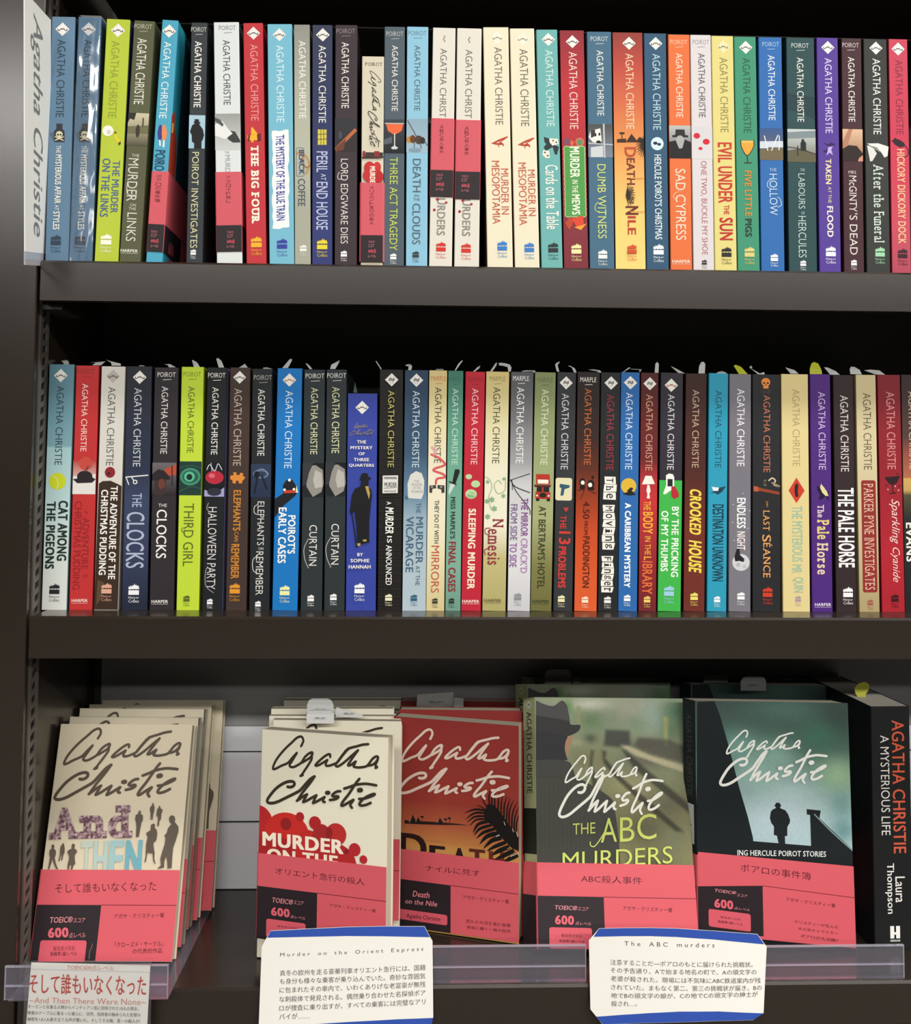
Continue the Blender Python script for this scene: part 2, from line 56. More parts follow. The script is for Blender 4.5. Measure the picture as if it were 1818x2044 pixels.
(1,544.87,17.11,196.96,-0.43,'#d6d0d2','#a8a2a4','#8c8688',[['h','POIROT',1.94,15.66,4.05,7.97,'#8c8688',0],['l','#8c8688',0.42,[(5.99,10.33),(12.16,9.93)]],['t','AGATHA CHRISTIE',6.26,11.84,15.42,69.27,'#4c484c',0],['ph',76.85,103.91,'#cfcdd0','#d6d2d4',[('e','#cf2438',0.25,0.29,0.16,0.09),('e','#cf2438',0.7,0.47,0.17,0.09),('e','#cf2438',0.42,0.68,0.1,0.05)]],['t','ONE TWO, BUCKLE MY SHOE',6.65,12.06,105.61,183.25,'#b56a74',0],['hs',8.98,187.17,4.18,'#3c383c']],'pale grey-pink paperback with three red drops, upper row',{}),
(1,562.49,18.09,196.46,-0.42,'#dccf82','#9a8c4a','#8a7c40',[['d',9.77,9.03,5.49,'#e6dcae','#7a7048'],['t','AGATHA CHRISTIE',6.47,13.08,18.05,80.83,'#8c8450',0],['t','EVIL UNDER',3.67,15.37,89.33,139.69,'#c2382c',2],['t','THE',8.14,12.52,141.39,149.24,'#c2382c',2],['t','SUN',4.3,15.35,151.86,170.43,'#b8302a',2],['hc',9.72,175.92,8.11,'#2c2a26']],'pale yellow paperback with tall red lettering, upper row',{}),
(1,581.39,18.13,196.23,-0.44,'#3f9070','#26614a','#235a44',[['d',9.63,8.9,5.5],['t','AGATHA CHRISTIE',6.69,12.99,17.8,80.63,'#235844',0],['p','#e0a13a',[(4.47,87.18),(14.66,87.18),(14.58,91.37),(12.66,96.86),(9.22,99.48),(6.13,96.86),(4.39,92.02)]],['p','#efbf62',[(4.98,87.7),(14.13,87.7),(13.84,89.01),(5.22,89.01)]],['l','#3a3026',0.65,[(4.22,86.78),(4.64,92.68),(9.21,99.74),(14.56,92.68),(14.93,86.78)]],['l','#3a3026',0.79,[(9.21,99.74),(9.63,105.5)]],['l','#3a3026',0.79,[(7.03,105.77),(12.5,105.77)]],['t','FIVE LITTLE',6.59,12.3,112.31,150.27,'#c98a3a',2],['t','PIGS',6.63,12.05,152.23,167.02,'#1f3a30',2],['hc',9.71,175.4,8.12,'#d9c87c']],'green paperback with an amber wine glass, upper row',{}),
(1,600.62,19.34,196.31,-0.09,'#2c68ac','#1f4a80','#1c4474',[['h','POIROT',3.15,17.08,3.8,7.73,'#a4bedc',0],['l','#a4bedc',0.42,[(7.27,10.09),(13.55,9.7)]],['t','AGATHA CHRISTIE',7.58,13.28,15.07,69.84,'#e4eaf0',0],['ph',76.39,103.12,'#2d558c','#6e6248',[('p','#c9d3dc',[(0,0.42),(1,0.4),(1,0.62),(0,0.64)]),('p','#6e6248',[(0,0.7),(0.4,0.6),(1,0.6),(1,1),(0,1)]),('l','#dfe4ea',0.04,[(0.2,0.25),(0.34,0.7)]),('l','#dfe4ea',0.04,[(0.78,0.22),(0.5,0.7)]),('l','#dfe4ea',0.04,[(0.84,0.24),(0.82,0.68)])]],['h','THE',7.74,13.46,109.93,112.55,'#b8d0e8',0],['t','HOLLOW',7.48,13.98,114.65,148.97,'#c3d7ea',0],['l','#c3d7ea',0.52,[(14.11,142.42),(17.27,140.19),(15.77,134.95),(13.95,134.3)]],['l','#c3d7ea',0.52,[(7.81,126.44),(5.74,125.13),(6.31,121.2),(9.2,119.23)]],['hs2',10.76,180.81,6.03,'#eef0f2']],'royal-blue paperback with a pale railing photo, upper row',{}),
(1,623.49,23.37,196.5,0.01,'#27474a','#1a2f32','#182c2e',[['h','POIROT',4.25,18.69,4.46,8.39,'#c9d2ce',0],['l','#c9d2ce',0.42,[(8.53,10.76),(15.03,10.36)]],['p','#1e3a40',[(0.08,47.48),(22.96,50.11),(23.11,68.47),(12.97,63.22),(0.58,60.6)]],['l','#1a3238',1.05,[(0.08,47.48),(10.52,50.11),(22.96,50.37)]],['t','AGATHA CHRISTIE',8.51,14.01,16.66,70.83,'#ece9e0',0],['ph',76.99,104.54,'#c2cac8','#5f5c48',[('p','#7d8a8e',[(0,0.1),(1,0.04),(1,0.25),(0,0.3)]),('p','#605a44',[(0,0.66),(0.5,0.58),(1,0.76),(1,1),(0,1)]),('p','#1f2526',[(0.5,0.3),(0.58,0.3),(0.6,0.36),(0.66,0.42),(0.66,0.66),(0.46,0.66),(0.46,0.42),(0.5,0.36)]),('l','#2a2e2c',0.03,[(0,0.55),(0.4,0.6),(1,0.75)]),('l','#2a2e2c',0.04,[(0.36,0.52),(0.36,0.8)])]],['h','THE',10.27,13.93,109.92,112.28,'#b6ccc6',0],['t','LABOURS',8.48,13.96,114.11,143.49,'#b6ccc6',0],['h','OF',10.6,13.46,145.86,148.22,'#b6ccc6',0],['t','HERCULES',8.01,14.51,149.53,183.89,'#b6ccc6',0],['hs',11.67,185.99,4.72,'#eee']],'thick dark-teal paperback with a cliff-top photo, upper row',{}),
(1,648.81,17.79,197.02,0.04,'#533a92','#382668','#33225c',[['d',9.29,8.14,5.51],['t','AGATHA CHRISTIE',6.46,12.32,17.07,80.35,'#d9d0ec',0],['p','#2a1c4c',[(5.12,88.23),(8.19,89.81),(11.05,88.23),(14.9,89.81),(9.46,91.12),(6.89,90.33)]],['p','#2a1c4c',[(4.24,95.45),(8.4,93.48),(7.84,96.76),(5.0,96.37)]],['p','#b9a8dc',[(8.42,92.17),(12.3,91.51),(10.98,94.14),(12.21,98.73),(9.39,96.76),(6.76,99.39),(7.86,95.45)]],['t','TAKEN',6.06,10.74,102.02,123.02,'#e6d9a8',2],['t','AT THE',7.86,10.48,125.26,138.78,'#e6d9a8',0],['t','FLOOD',6.76,11.77,141.41,167.01,'#efe6dc',2],['hc',9.38,174.62,8.14,'#eeeaf2']],'violet paperback with two tiny tumbling figures, upper row',{}),
(1,669.09,16.76,196.95,0.2,'#43262c','#2c181c','#2a161a',[['h','POIROT',0.83,14.5,3.68,7.62,'#c9bfbe',0],['l','#c9bfbe',0.42,[(4.87,9.99),(11.04,9.59)]],['t','AGATHA CHRISTIE',5.26,10.7,15.77,70.44,'#ece9e0',0],['ph',76.61,103.55,'#d9b494','#8a5c48',[('p','#b07c60',[(0.3,0),(0.5,0),(0.2,0.6),(0,0.6),(0,0.4)]),('p','#2a1c1c',[(0,0.62),(0.3,0.5),(0.7,0.52),(1,0.75),(1,0.85),(0.8,1),(0,1)]),('p','#c98c78',[(0.8,0.9),(1,0.8),(1,1),(0.75,1)])]],['h','MRS',4.63,10.9,111.44,114.06,'#d9cfc9',0],['t','McGINTY',4.92,11.21,115.64,145.6,'#e3dad4',0],['t',"'S DEAD",5.02,11.59,146.92,181.35,'#e3dad4',0],['hs',8.17,185.29,4.73,'#eee']],'dark maroon paperback with a skin-toned curtain photo, upper row',{}),
(1,688.01,19.46,196.75,0.11,'#333533','#202220','#202220',[['d',10.29,7.5,5.52],['t','AGATHA CHRISTIE',7.21,13.68,16.44,80.35,'#eeece6',0],['p','#d9d8d2',[(1.55,89.82),(6.18,90.88),(9.68,96.4),(6.01,102.71),(4.02,103.24)]],['p','#e6e4de',[(1.57,88.24),(10.88,87.85),(19.59,90.48),(18.65,98.37),(15.98,99.69),(12.76,94.43)]],['p','#8c8b86',[(1.83,89.3),(9.76,91.14),(13.4,95.74),(9.46,93.77)]],['t','After the Funeral',6.43,15.04,105.6,170.7,'#c9d6cc',1,0,1],['hc',11.07,174.25,7.89,'#9bd0a8']],'charcoal paperback with white lily petals, second from the right in the upper row',{}),
(1,709.19,15.33,197.19,0.16,'#b9344c','#7c2034','#6c1c2c',[['g',[(0.39,'#c24258'),(107.01,'#c83a52'),(159.66,'#c24a5c'),(193.88,'#ab4658')]],['d',7.67,8.29,5.53],['t','AGATHA CHRISTIE',4.97,11.16,17.51,80.69,'#82283a',0],['p','#2c1c22',[(0.98,85.95),(4.14,84.11),(7.38,84.9),(11.24,87.27),(12.63,90.16),(7.92,91.48),(4.05,89.37)]],['e','#2c1c22',4.12,84.9,1.32,1.32],['l','#2c1c22',0.66,[(11.86,89.37),(14.68,93.19),(14.35,97.8),(11.06,99.77)]],['t','HICKORY DICKORY DOCK',5.18,11.75,92.79,171.77,'#eeb48c',2],['hc',8.71,175.72,7.9,'#3c1c26']],'crimson paperback with a small black mouse, last on the right of the upper row',{}),
(2,20.17,19.56,199.26,0.12,'#8fb0b6','#4c6468','#4a6064',[['g',[(0.39,'#5c8494'),(46.32,'#6d95a2'),(66.66,'#7aa2ac'),(68.63,'#9fc2c6'),(111.93,'#b4cfd0'),(157.86,'#cfd8d4'),(198.53,'#d9dad4')]],['d',9.23,9.19,5.51],['t','AGATHA CHRISTIE',6.4,12.31,17.71,82.4,'#33454c',0],['e','#c6d02e',9.23,95.53,6.82,6.82],['l','#e2e6a0',0.52,[(5.73,90.93),(8.79,93.82),(9.98,98.81),(8.26,101.69)]],['t','CAT AMONG',10.62,18.4,111.27,159.82,'#23332c',3],['t','THE PIGEONS',1.4,8.66,111.93,166.38,'#23332c',3],['hc',9.63,178.19,8.14,'#2a2c2e']],'pale aqua paperback with a yellow tennis ball, first in the middle row',{}),
(2,41.77,18.39,198.43,0.07,'#bc3334','#8a2024','#80201f',[['h','POIROT',1.28,14.73,3.02,6.96,'#8a2a2c',0],['l','#8a2a2c',0.42,[(5.43,9.32),(11.48,8.93)]],['t','AGATHA CHRISTIE',5.37,10.22,14.84,70.26,'#f0d4cc',0],['ph',77.48,105.06,'#b23a32','#e2ded8',[('e','#c24a40',0.55,0.1,0.3,0.2),('p','#dedad4',[(0,0.48),(1,0.4),(1,1),(0,1)]),('e','#2a2426',0.52,0.48,0.34,0.17),('p','#2a2426',[(0,0.56),(0.2,0.54),(0.85,0.5),(1,0.56),(0.85,0.66),(0.2,0.68)]),('l','#4a4a3a',0.06,[(0.55,0.32),(0.66,0.18)])]],['h','THE',10.16,12.75,118.85,120.95,'#8e2428',0],['t','ADVENTURE',8.81,14.27,124.11,165.47,'#8e2428',0],['h','OF',10.62,14.28,169.81,172.17,'#8e2428',0],['t','CHRISTMAS PUDDING',2.35,8.08,110.97,181.89,'#8e2428',0],['H',2.03,14.88,190.82,'#f2d8d0']],'red paperback with a black bowler hat photo, middle row',{}),
(2,61.62,19.26,197.99,0.27,'#d3d0c8','#a09c94','#8e8a84',[['d',9.56,8.15,5.52,'#b5b1ac','#4a4644'],['t','AGATHA CHRISTIE',5.98,12.04,16.82,81.23,'#5c5853',0],['e','#8a2630',9.54,86.75,4.21,4.47],['e','#5c1820',8.53,87.8,1.58,1.58],['p','#3b2b22',[(0.95,95.95),(3.76,93.98),(10.28,93.59),(15.58,95.95),(20.88,98.58),(19.39,197.69),(0.12,197.69)]],['t','THE ADVENTURE OF THE',10.55,16.26,97.92,173.24,'#efece4',2],['t','CHRISTMAS PUDDING',3.01,8.72,100.95,169.82,'#efece4',2],['p','#5a4632',[(2.43,173.5),(7.67,176.13),(5.51,189.28),(1.82,194.53)]],['hc',9.74,176.39,8.15,'#d9a48c']],'white paperback dipped in dark brown sauce, middle row',{}),
(2,84.19,20.09,198.23,-0.27,'#2b303e','#191d26','#1b1f2a',[['g',[(0.0,'#2a2c34'),(84.2,'#2b3348'),(110.51,'#3a4460'),(156.55,'#343c58'),(194.7,'#23283a')]],['d',10.42,8.95,5.53],['t','AGATHA CHRISTIE',6.29,12.31,17.76,82.22,'#c9ccd2',0],['l','#e6e6e2',0.92,[(1.0,90.77),(18.59,89.2)]],['l','#e6e6e2',0.79,[(1.0,90.77),(3.34,96.69)]],['l','#e6e6e2',0.79,[(5.57,90.77),(8.53,95.38)]],['e','#e6e6e2',8.52,94.72,1.84,1.84],['e','#2b303e',8.52,94.72,1.05,1.05],['t','THE',6.48,14.04,103.93,115.11,'#a9b4cc',1],['t','CLOCKS',2.2,16.76,119.06,164.45,'#a9b4cc',1],['hc',9.16,177.34,8.42,'#eeeef0']],'midnight-blue paperback with a white key and chain, middle row',{}),
(2,106.03,19.45,197.54,-0.12,'#302c30','#221f22','#201c20',[['h','POIROT',2.48,17.23,3.82,7.77,'#e4e0de',0],['l','#e4e0de',0.42,[(7.01,10.14),(13.63,9.74)]],['t','AGATHA CHRISTIE',6.1,11.49,15.54,70.84,'#e0dcda',0],['ph',78.08,104.68,'#6a6468','#2c2426',[('p','#b34a34',[(0.5,0.2),(1,0.05),(1,0.38),(0.5,0.4)]),('p','#2a2428',[(0,0.35),(0.25,0.2),(0.5,0.25),(0.75,0.45),(0.75,0.52),(0,0.55)]),('p','#3c3030',[(0.1,0.55),(0.6,0.5),(0.5,1),(0.1,1)]),('e','#6a3a30',0.4,0.65,0.14,0.16),('l','#1c181a',0.04,[(0.82,0.1),(0.84,0.7)])]],['h','THE',5.6,12.42,111.53,114.16,'#e4e0dc',0],['t','CLOCKS',4.31,12.63,116.27,155.77,'#ece8e4',1],['H',1.74,14.99,190.53,'#e4e0dc']],'black-brown paperback with an umbrella street photo, middle row',{}),
(2,127.71,18.06,198.3,-0.04,'#bdd43c','#8ea228','#6f7f24',[['h','POIROT',1.48,15.91,4.09,8.04,'#6c7c2a',0],['l','#6c7c2a',0.42,[(5.91,10.41),(12.39,10.02)]],['t','AGATHA CHRISTIE',5.79,11.1,16.08,70.51,'#4e5a24',0],['ph',77.63,105.31,'#1c3c34','#1e3a34',[('e','#3f8a70',0.5,0.45,0.46,0.26),('e','#2a5c4c',0.5,0.45,0.36,0.19),('e','#58b48c',0.46,0.45,0.24,0.15),('e','#0f2a2a',0.46,0.46,0.13,0.09),('l','#315a4c',0.04,[(0,0.9),(0.5,0.75),(1,0.8)]),('l','#315a4c',0.04,[(0,0.2),(0.5,0.12),(1,0.2)])]],['t','THIRD GIRL',4.47,12.55,111.9,162.77,'#5a6428',0],['l','#5a6428',0.53,[(5.48,136.02),(3.09,134.04),(3.81,131.41)]],['hs',8.13,186.1,5.01,'#5a6428']],'acid-lime paperback with a green peacock eye, middle row',{}),
(2,148.13,16.01,197.99,0.12,'#1d1f22','#8d8ac0','#141517',[['h','POIROT',0.79,14.86,4.35,8.31,'#eceae6',0],['l','#eceae6',0.42,[(5.11,10.68),(11.43,10.29)]],['t','AGATHA CHRISTIE',4.5,9.72,16.22,71.63,'#ece9e0',0],['ph',78.49,105.92,'#15181c','#12151a',[('e','#b32a3c',0.5,0.43,0.46,0.2),('e','#d86070',0.36,0.38,0.16,0.07),('l','#c9ccd6',0.04,[(0.1,0.2),(0.24,0.05),(0.5,0.24),(0.66,0.02),(0.86,0.2)]),('l','#c9ccd6',0.03,[(0.3,0),(0.36,0.24)]),('p','#9a9cc4',[(0,0.8),(0.3,0.86),(0.6,0.9),(1,0.72),(1,1),(0,1)]),('e','#2c2e3c',0.5,0.86,0.36,0.12)]],['t','HALLOWEEN PARTY',3.45,10.52,114.5,181.11,'#d4d0d0',0],['l','#a4a0a4',0.53,[(3.54,111.2),(2.32,115.16),(3.69,117.79)]],['l','#a4a0a4',0.53,[(4.05,162.64),(2.33,167.92),(3.1,178.47),(9.12,183.75)]],['hs',6.47,188.5,4.48,'#eee']],'black paperback with a splashing red apple, middle row',{}),
(2,167.38,16.61,198.2,-0.07,'#41332e','#54361e','#2c221f',[['d',7.97,8.05,5.28],['t','AGATHA CHRISTIE',3.81,10.14,17.29,80.93,'#b9a79a',0],['p','#d9883a',[(1.97,88.85),(4.65,88.58),(4.06,86.21),(6.75,86.21),(6.8,88.32),(9.48,88.32),(9.72,86.47),(12.42,87.0),(11.91,89.11),(14.08,90.17),(12.5,92.54),(11.71,93.07),(11.48,95.18),(8.8,95.18),(8.5,93.07),(6.35,93.07),(6.4,95.45),(3.71,94.92),(3.66,92.54),(1.77,91.75)]],['t','ELEPHANTS',4.71,10.78,100.73,133.73,'#c9822f',2],['t','CAN',5.92,9.31,134.53,142.45,'#c9822f',1],['t','REMEMBER',3.74,10.17,144.56,172.68,'#c9822f',2],['hc',7.15,176.24,8.19,'#e0942f']],'brown woodgrain paperback with an orange jigsaw piece, middle row',{}),
(2,186.22,16.31,197.32,-0.24,'#22262a','#2c3034','#14171a',[['h','POIROT',1.35,16.07,5.15,9.12,'#a9a9a6',0],['l','#a9a9a6',0.42,[(5.84,11.49),(12.44,11.1)]],['t','AGATHA CHRISTIE',4.99,10.67,16.78,71.74,'#e6e4de',0],['ph',78.34,105.69,'#2c3a54','#243048',[('e','#5a6a88',0.5,0.3,0.4,0.14),('e','#2c3a54',0.5,0.3,0.28,0.08),('l','#151a26',0.09,[(0.35,0.35),(0.2,0.85)]),('l','#151a26',0.09,[(0.55,0.35),(0.8,0.75)]),('l','#7d8ca6',0.04,[(0.3,0.2),(0.6,0.15),(0.85,0.3)]),('e','#151a26',0.3,0.32,0.14,0.1)]],['t','ELEPHANTS',5.86,11.38,108.99,144.66,'#d9d8d2',0],['h','CAN',6.95,11.08,146.25,148.36,'#d9d8d2',0],['t','REMEMBER',5.22,11.05,149.68,184.95,'#d9d8d2',0],['l','#d9d8d2',0.53,[(5.74,119.56),(3.33,118.24),(3.25,113.61),(5.61,111.63)]],['l','#d9d8d2',0.53,[(5.97,167.12),(2.88,164.48),(2.74,156.55),(6.27,153.25)]],['hs',7.31,189.58,4.49,'#eee']],'black paperback with a blue bunch-of-keys photo, middle row',{}),
(2,204.91,20.39,197.97,0.31,'#1a73bc','#1f3a5a','#12508a',[['d',9.95,9.65,5.55,'#ece9e0','#b5602c'],['t','AGATHA CHRISTIE',7.16,13.21,18.51,82.39,'#cfe0ee',0],['p','#1c1e24',[(18.29,102.23),(16.77,104.87),(6.96,113.47),(0.59,122.72),(-0.65,108.18),(7.51,102.62)]],['p','#1c1e24',[(6.99,102.62),(6.59,96.27),(9.51,91.78),(14.12,91.78),(17.11,96.27),(18.04,102.62)]],['p','#c2402c',[(7.47,100.51),(16.67,99.98),(16.72,102.36),(7.52,102.89)]],['e','#f2efe4',11.76,92.04,1.19,1.19],['e','#f2efe4',7.98,99.98,1.06,1.06],['e','#f2efe4',15.6,99.45,1.06,1.06],['p','#e8e0b8',[(17.64,96.27),(19.08,102.23),(16.98,102.23)]],['t',"POIROT'S",11.41,17.73,120.74,152.08,'#f2f2ee',2],['t','EARLY CASES',3.54,10.11,114.52,159.75,'#f2f2ee',2],['hc',9.95,177.61,7.93,'#e9e9a8']],'bright blue paperback with an oncoming black locomotive, middle row',{}),
(2,227.89,17.4,197.12,-0.03,'#2c3336','#1d2326','#1c2124',[['h','POIROT',1.38,16.61,3.18,7.15,'#dcdcd6',0],['l','#dcdcd6',0.42,[(6.02,9.53),(12.86,9.13)]],['t','AGATHA CHRISTIE',5.97,11.77,14.82,69.88,'#d6d6a8',0],['ph',77.03,104.82,'#15181a','#202426',[('p','#8f8c86',[(0.25,0.1),(0.6,0.06),(0.95,0.2),(1,0.6),(0.9,0.85),(0.5,1),(0.2,0.7),(0.15,0.4)]),('p','#b5b1aa',[(0.6,0.2),(0.9,0.3),(0.95,0.7),(0.6,0.75),(0.5,0.5)]),('p','#35363a',[(0,0),(0.5,0),(0.3,0.3),(0.2,0.6),(0,0.7)])]],['t','CURTAIN',6.3,12.57,127.72,160.81,'#e2e0da',0],['l','#b9b8b2',0.53,[(5.69,138.97),(2.17,146.91),(3.11,156.17),(6.07,162.79)]],['hs2',8.2,184.23,5.29,'#eee']],'dark slate paperback with a grey photo patch, left of the pair in the middle row',{}),
(2,246.87,16.72,197.32,-0.18,'#2c3336','#1d2326','#1c2124',[['h','POIROT',0.52,16.16,2.91,6.89,'#dcdcd6',0],['l','#dcdcd6',0.42,[(5.28,9.27),(12.29,8.87)]],['t','AGATHA CHRISTIE',4.83,11.02,14.3,69.14,'#d6d6a8',0],['ph',76.56,104.37,'#15181a','#202426',[('p','#8f8c86',[(0.25,0.1),(0.6,0.06),(0.95,0.2),(1,0.6),(0.9,0.85),(0.5,1),(0.2,0.7),(0.15,0.4)]),('p','#b5b1aa',[(0.6,0.2),(0.9,0.3),(0.95,0.7),(0.6,0.75),(0.5,0.5)]),('p','#35363a',[(0,0),(0.5,0),(0.3,0.3),(0.2,0.6),(0,0.7)])]],['t','CURTAIN',5.38,11.64,126.89,160.0,'#e2e0da',0],['l','#b9b8b2',0.53,[(5.04,137.75),(1.24,145.7),(2.16,154.97),(5.35,162.25)]],['hs2',7.65,183.45,5.3,'#eee']],'dark slate paperback with a grey photo patch, just left of the short blue one',{}),
(2,264.55,24.5,177.82,-0.2,'#36459c','#2a367c','#28336f',[['d',12.01,11.65,5.56],['sig2','',1.7,21.84,24.89,34.82,'#8a7c74'],['h','THE',8.16,15.57,38.79,41.44,'#ece9e0',2],['h','MYSTERY',2.74,20.81,43.56,46.21,'#ece9e0',2],['h','OF',9.37,14.55,48.59,51.1,'#ece9e0',2],['h','THREE',5.6,18.13,53.35,56.0,'#ece9e0',2],['h','QUARTERS',1.59,22.24,58.12,60.9,'#ece9e0',2],['p','#191a1e',[(10.93,70.3),(11.98,66.33),(14.27,65.54),(16.98,66.06),(17.68,68.98),(19.57,69.24),(19.85,70.57),(17.69,71.1),(17.99,74.8),(17.19,76.13),(19.9,79.17),(20.73,83.81),(19.96,90.43),(19.21,99.69),(18.71,104.99),(18.65,118.23),(19.07,122.2),(10.79,123.79),(9.06,122.2),(8.09,106.31),(6.66,97.04),(3.48,99.03),(2.66,97.04),(3.62,89.1),(4.35,83.81),(6.71,78.51),(11.26,76.52),(12.03,71.63),(10.4,71.1)]],['p','#b59a4c',[(15.04,76.52),(17.73,76.52),(19.11,82.48),(18.33,87.12),(16.41,81.16)]],['l','#191a1e',0.93,[(4.27,98.1),(6.28,110.28),(8.57,125.91)]],['p','#191a1e',[(12.07,120.21),(16.68,120.21),(19.07,122.2),(14.07,123.26)]],['p','#b59a4c',[(8.81,123.26),(11.7,122.86),(11.46,125.51),(9.35,125.11)]],['p','#b59a4c',[(13.39,120.21),(16.42,119.82),(16.69,121.54),(14.06,121.67)]],['h','BY',9.16,13.88,130.94,133.59,'#ece9e0',2],['h','SOPHIE',3.72,19.15,135.7,138.62,'#ece9e0',2],['h','HANNAH',2.22,20.22,140.73,143.65,'#ece9e0',2],['hc',11.21,155.3,8.21,'#eceef2']],'short royal-blue paperback with a standing black figure in a hat, middle row',{'A': 1}),
(2,290.41,19.55,197.82,-0.1,'#201e1c','#141312','#141312',[['brick','#34302c'],['d2',10.06,8.63,5.57],['t','AGATHA CHRISTIE',7.32,12.46,17.52,80.69,'#b9b86a',0],['p','#d9d8d2',[(3.42,87.59),(15.99,87.32),(15.84,101.92),(3.31,102.19)]],['r','#8a8984',4.51,88.65,14.94,90.51],['h','MURDER',4.83,14.98,93.16,96.88,'#3a3936',2],['l','#6a6964',0.53,[(4.6,97.94),(14.47,97.41)]],['h','ANNOUNCED',4.62,14.49,99.53,101.39,'#6a6964',1],['t','A',6.85,10.58,108.82,111.48,'#eceae4',1],['t','MURDER',5.93,12.56,113.47,135.1,'#f2f0ea',2,0.15],['t','IS',7.4,11.37,136.96,142.66,'#eceae4',1],['t','ANNOUNCED',6.55,11.55,144.39,176.77,'#eceae4',1],['hs2',9.13,183.8,5.57,'#e6e2c0']],'black brick-patterned paperback with a white newspaper scrap, middle row',{}),
(2,310.76,19.11,197.64,0.1,'#4a6880','#2c3e50','#2c3c4c',[['g',[(0.93,'#2b4058'),(68.67,'#38526c'),(101.88,'#60809a'),(121.8,'#93abb9'),(155.01,'#a9bcc4'),(196.18,'#aebfc8')]],['d2',9.51,8.37,5.58],['t','AGATHA CHRISTIE',6.49,12.38,17.13,80.62,'#c2d3de',0],['p','#d2d2cc',[(3.55,105.86),(3.01,93.91),(5.32,86.6),(9.95,83.55),(14.64,85.27),(16.83,91.25),(16.41,101.88),(14.6,106.53)]],['p','#4a6880',[(1.25,103.2),(4.2,105.2),(2.9,107.19),(1.03,106.53)]],['h','THE',8.31,12.58,90.99,92.84,'#8a8c8a',0],['h','MURDER',6.48,15.0,93.64,95.77,'#8a8c8a',0],['h','AT THE',7.57,13.97,96.3,98.42,'#8a8c8a',0],['h','VICARAGE',6.01,15.86,99.22,101.35,'#8a8c8a',0],['t','THE',10.42,14.14,109.58,118.08,'#44607a',0],['t','MURDER',10.44,16.28,121.14,159.26,'#44607a',1],['t','AT THE',10.49,13.93,160.98,176.92,'#44607a',0],['t','VICARAGE',2.26,8.62,120.74,166.3,'#44607a',1],['hs2',9.34,184.23,5.31,'#2c5c78']],'grey-blue paperback with a white gravestone, middle row',{}),
(2,330.31,14.65,197.56,0.27,'#ddd5b4','#8c8462','#8c8464',[['g',[(0.66,'#d2bf84'),(41.87,'#dccfa0'),(88.39,'#e6dfc8'),(134.92,'#e4dcbc'),(194.73,'#cfc08c')]],['h','MARPLE',1.5,13.74,4.65,8.64,'#c0643c',0],['l','#c0643c',0.43,[(5.23,11.03),(10.73,10.63)]],['t','AGATHA CHRISTIE',4.84,10.32,13.96,76.7,'#3c3a32',0],['l','#cf5a5a',1.86,[(2.46,69.78),(8.61,72.44),(13.68,77.1),(12.08,79.09),(6.01,81.08),(4.69,83.08),(12.15,85.74),(13.8,88.39),(7.48,89.72),(6.58,93.71)]],['l','#d9a0a0',2.13,[(3.05,63.8),(5.82,67.13),(4.49,69.12)]],['p','#3a3836',[(1.22,95.31),(6.6,94.77),(6.9,97.43),(3.68,97.96),(3.46,101.42),(1.31,101.02)]],['p','#3a3836',[(7.94,94.77),(13.6,95.04),(13.66,101.02),(11.52,101.42),(10.94,98.23),(7.98,97.7)]],['e','#8a8884',10.92,96.37,1.2,0.93],['e','#8a8884',3.39,96.37,1.2,0.93],['t','THEY DO IT WITH',5.66,9.39,107.27,142.63,'#4a4438',1],['t','MIRRORS',3.55,10.11,144.49,182.77,'#bc5638',0],['hs',7.0,187.02,4.52,'#3a3630']],'cream paperback with pink smoke over two pistols, middle row',{}),
(2,345.93,12.27,197.45,0.32,'#5f9a84','#35604f','#35604f',[['g',[(0.4,'#3f7766'),(21.68,'#4f8a76'),(81.53,'#6aa48c'),(161.33,'#7aa894'),(195.92,'#6c9684')]],['h','MARPLE',0.39,11.36,4.92,8.91,'#35604f',0],['l','#35604f',0.43,[(3.75,11.31),(8.67,10.91)]],['t','AGATHA CHRISTIE',3.51,8.48,14.76,78.21,'#b9d9c8',0],['p','#1c2422',[(6.32,81.8),(9.71,81.53),(10.55,83.53),(6.88,93.77),(5.52,93.24),(4.43,92.17)]],['l','#1c2422',1.06,[(1.99,91.91),(7.43,94.17)]],['p','#c9d0ce',[(2.55,93.5),(6.62,94.3),(1.88,103.08),(1.3,100.15)]],['t',"MISS MARPLE'S",3.22,7.23,104.41,138.72,'#23332e',2],['t','FINAL CASES',1.94,7.98,141.12,181.95,'#8a2230',2],['hs',4.9,186.87,4.52,'#23332e']],'thin sea-green paperback with a black knife, middle row',{}),
(2,358.73,16.26,196.82,0.74,'#bb2638','#8a1a28','#801824',[['h','MARPLE',1.72,14.52,4.39,8.38,'#8a1c2c',0],['l','#8a1c2c',0.43,[(5.64,10.78),(11.39,10.38)]],['t','AGATHA CHRISTIE',5.66,10.99,13.97,77.06,'#eec8c4',0],['e','#b5cf9c',4.32,87.18,2.66,2.13],['e','#b5cf9c',10.03,93.03,3.73,2.93],['e','#b5cf9c',6.45,101.42,4.79,3.99],['e','#8ab07c',6.47,102.35,3.46,2.4],['l','#d9e8c8',0.53,[(3.51,100.75),(9.4,102.08)]],['t','SLEEPING MURDER',4.64,10.77,113.39,179.27,'#f0dcc4',3],['H',0.92,14.78,189.12,'#f2d8d0']],'scarlet paperback with three pale green pills, middle row',{}),
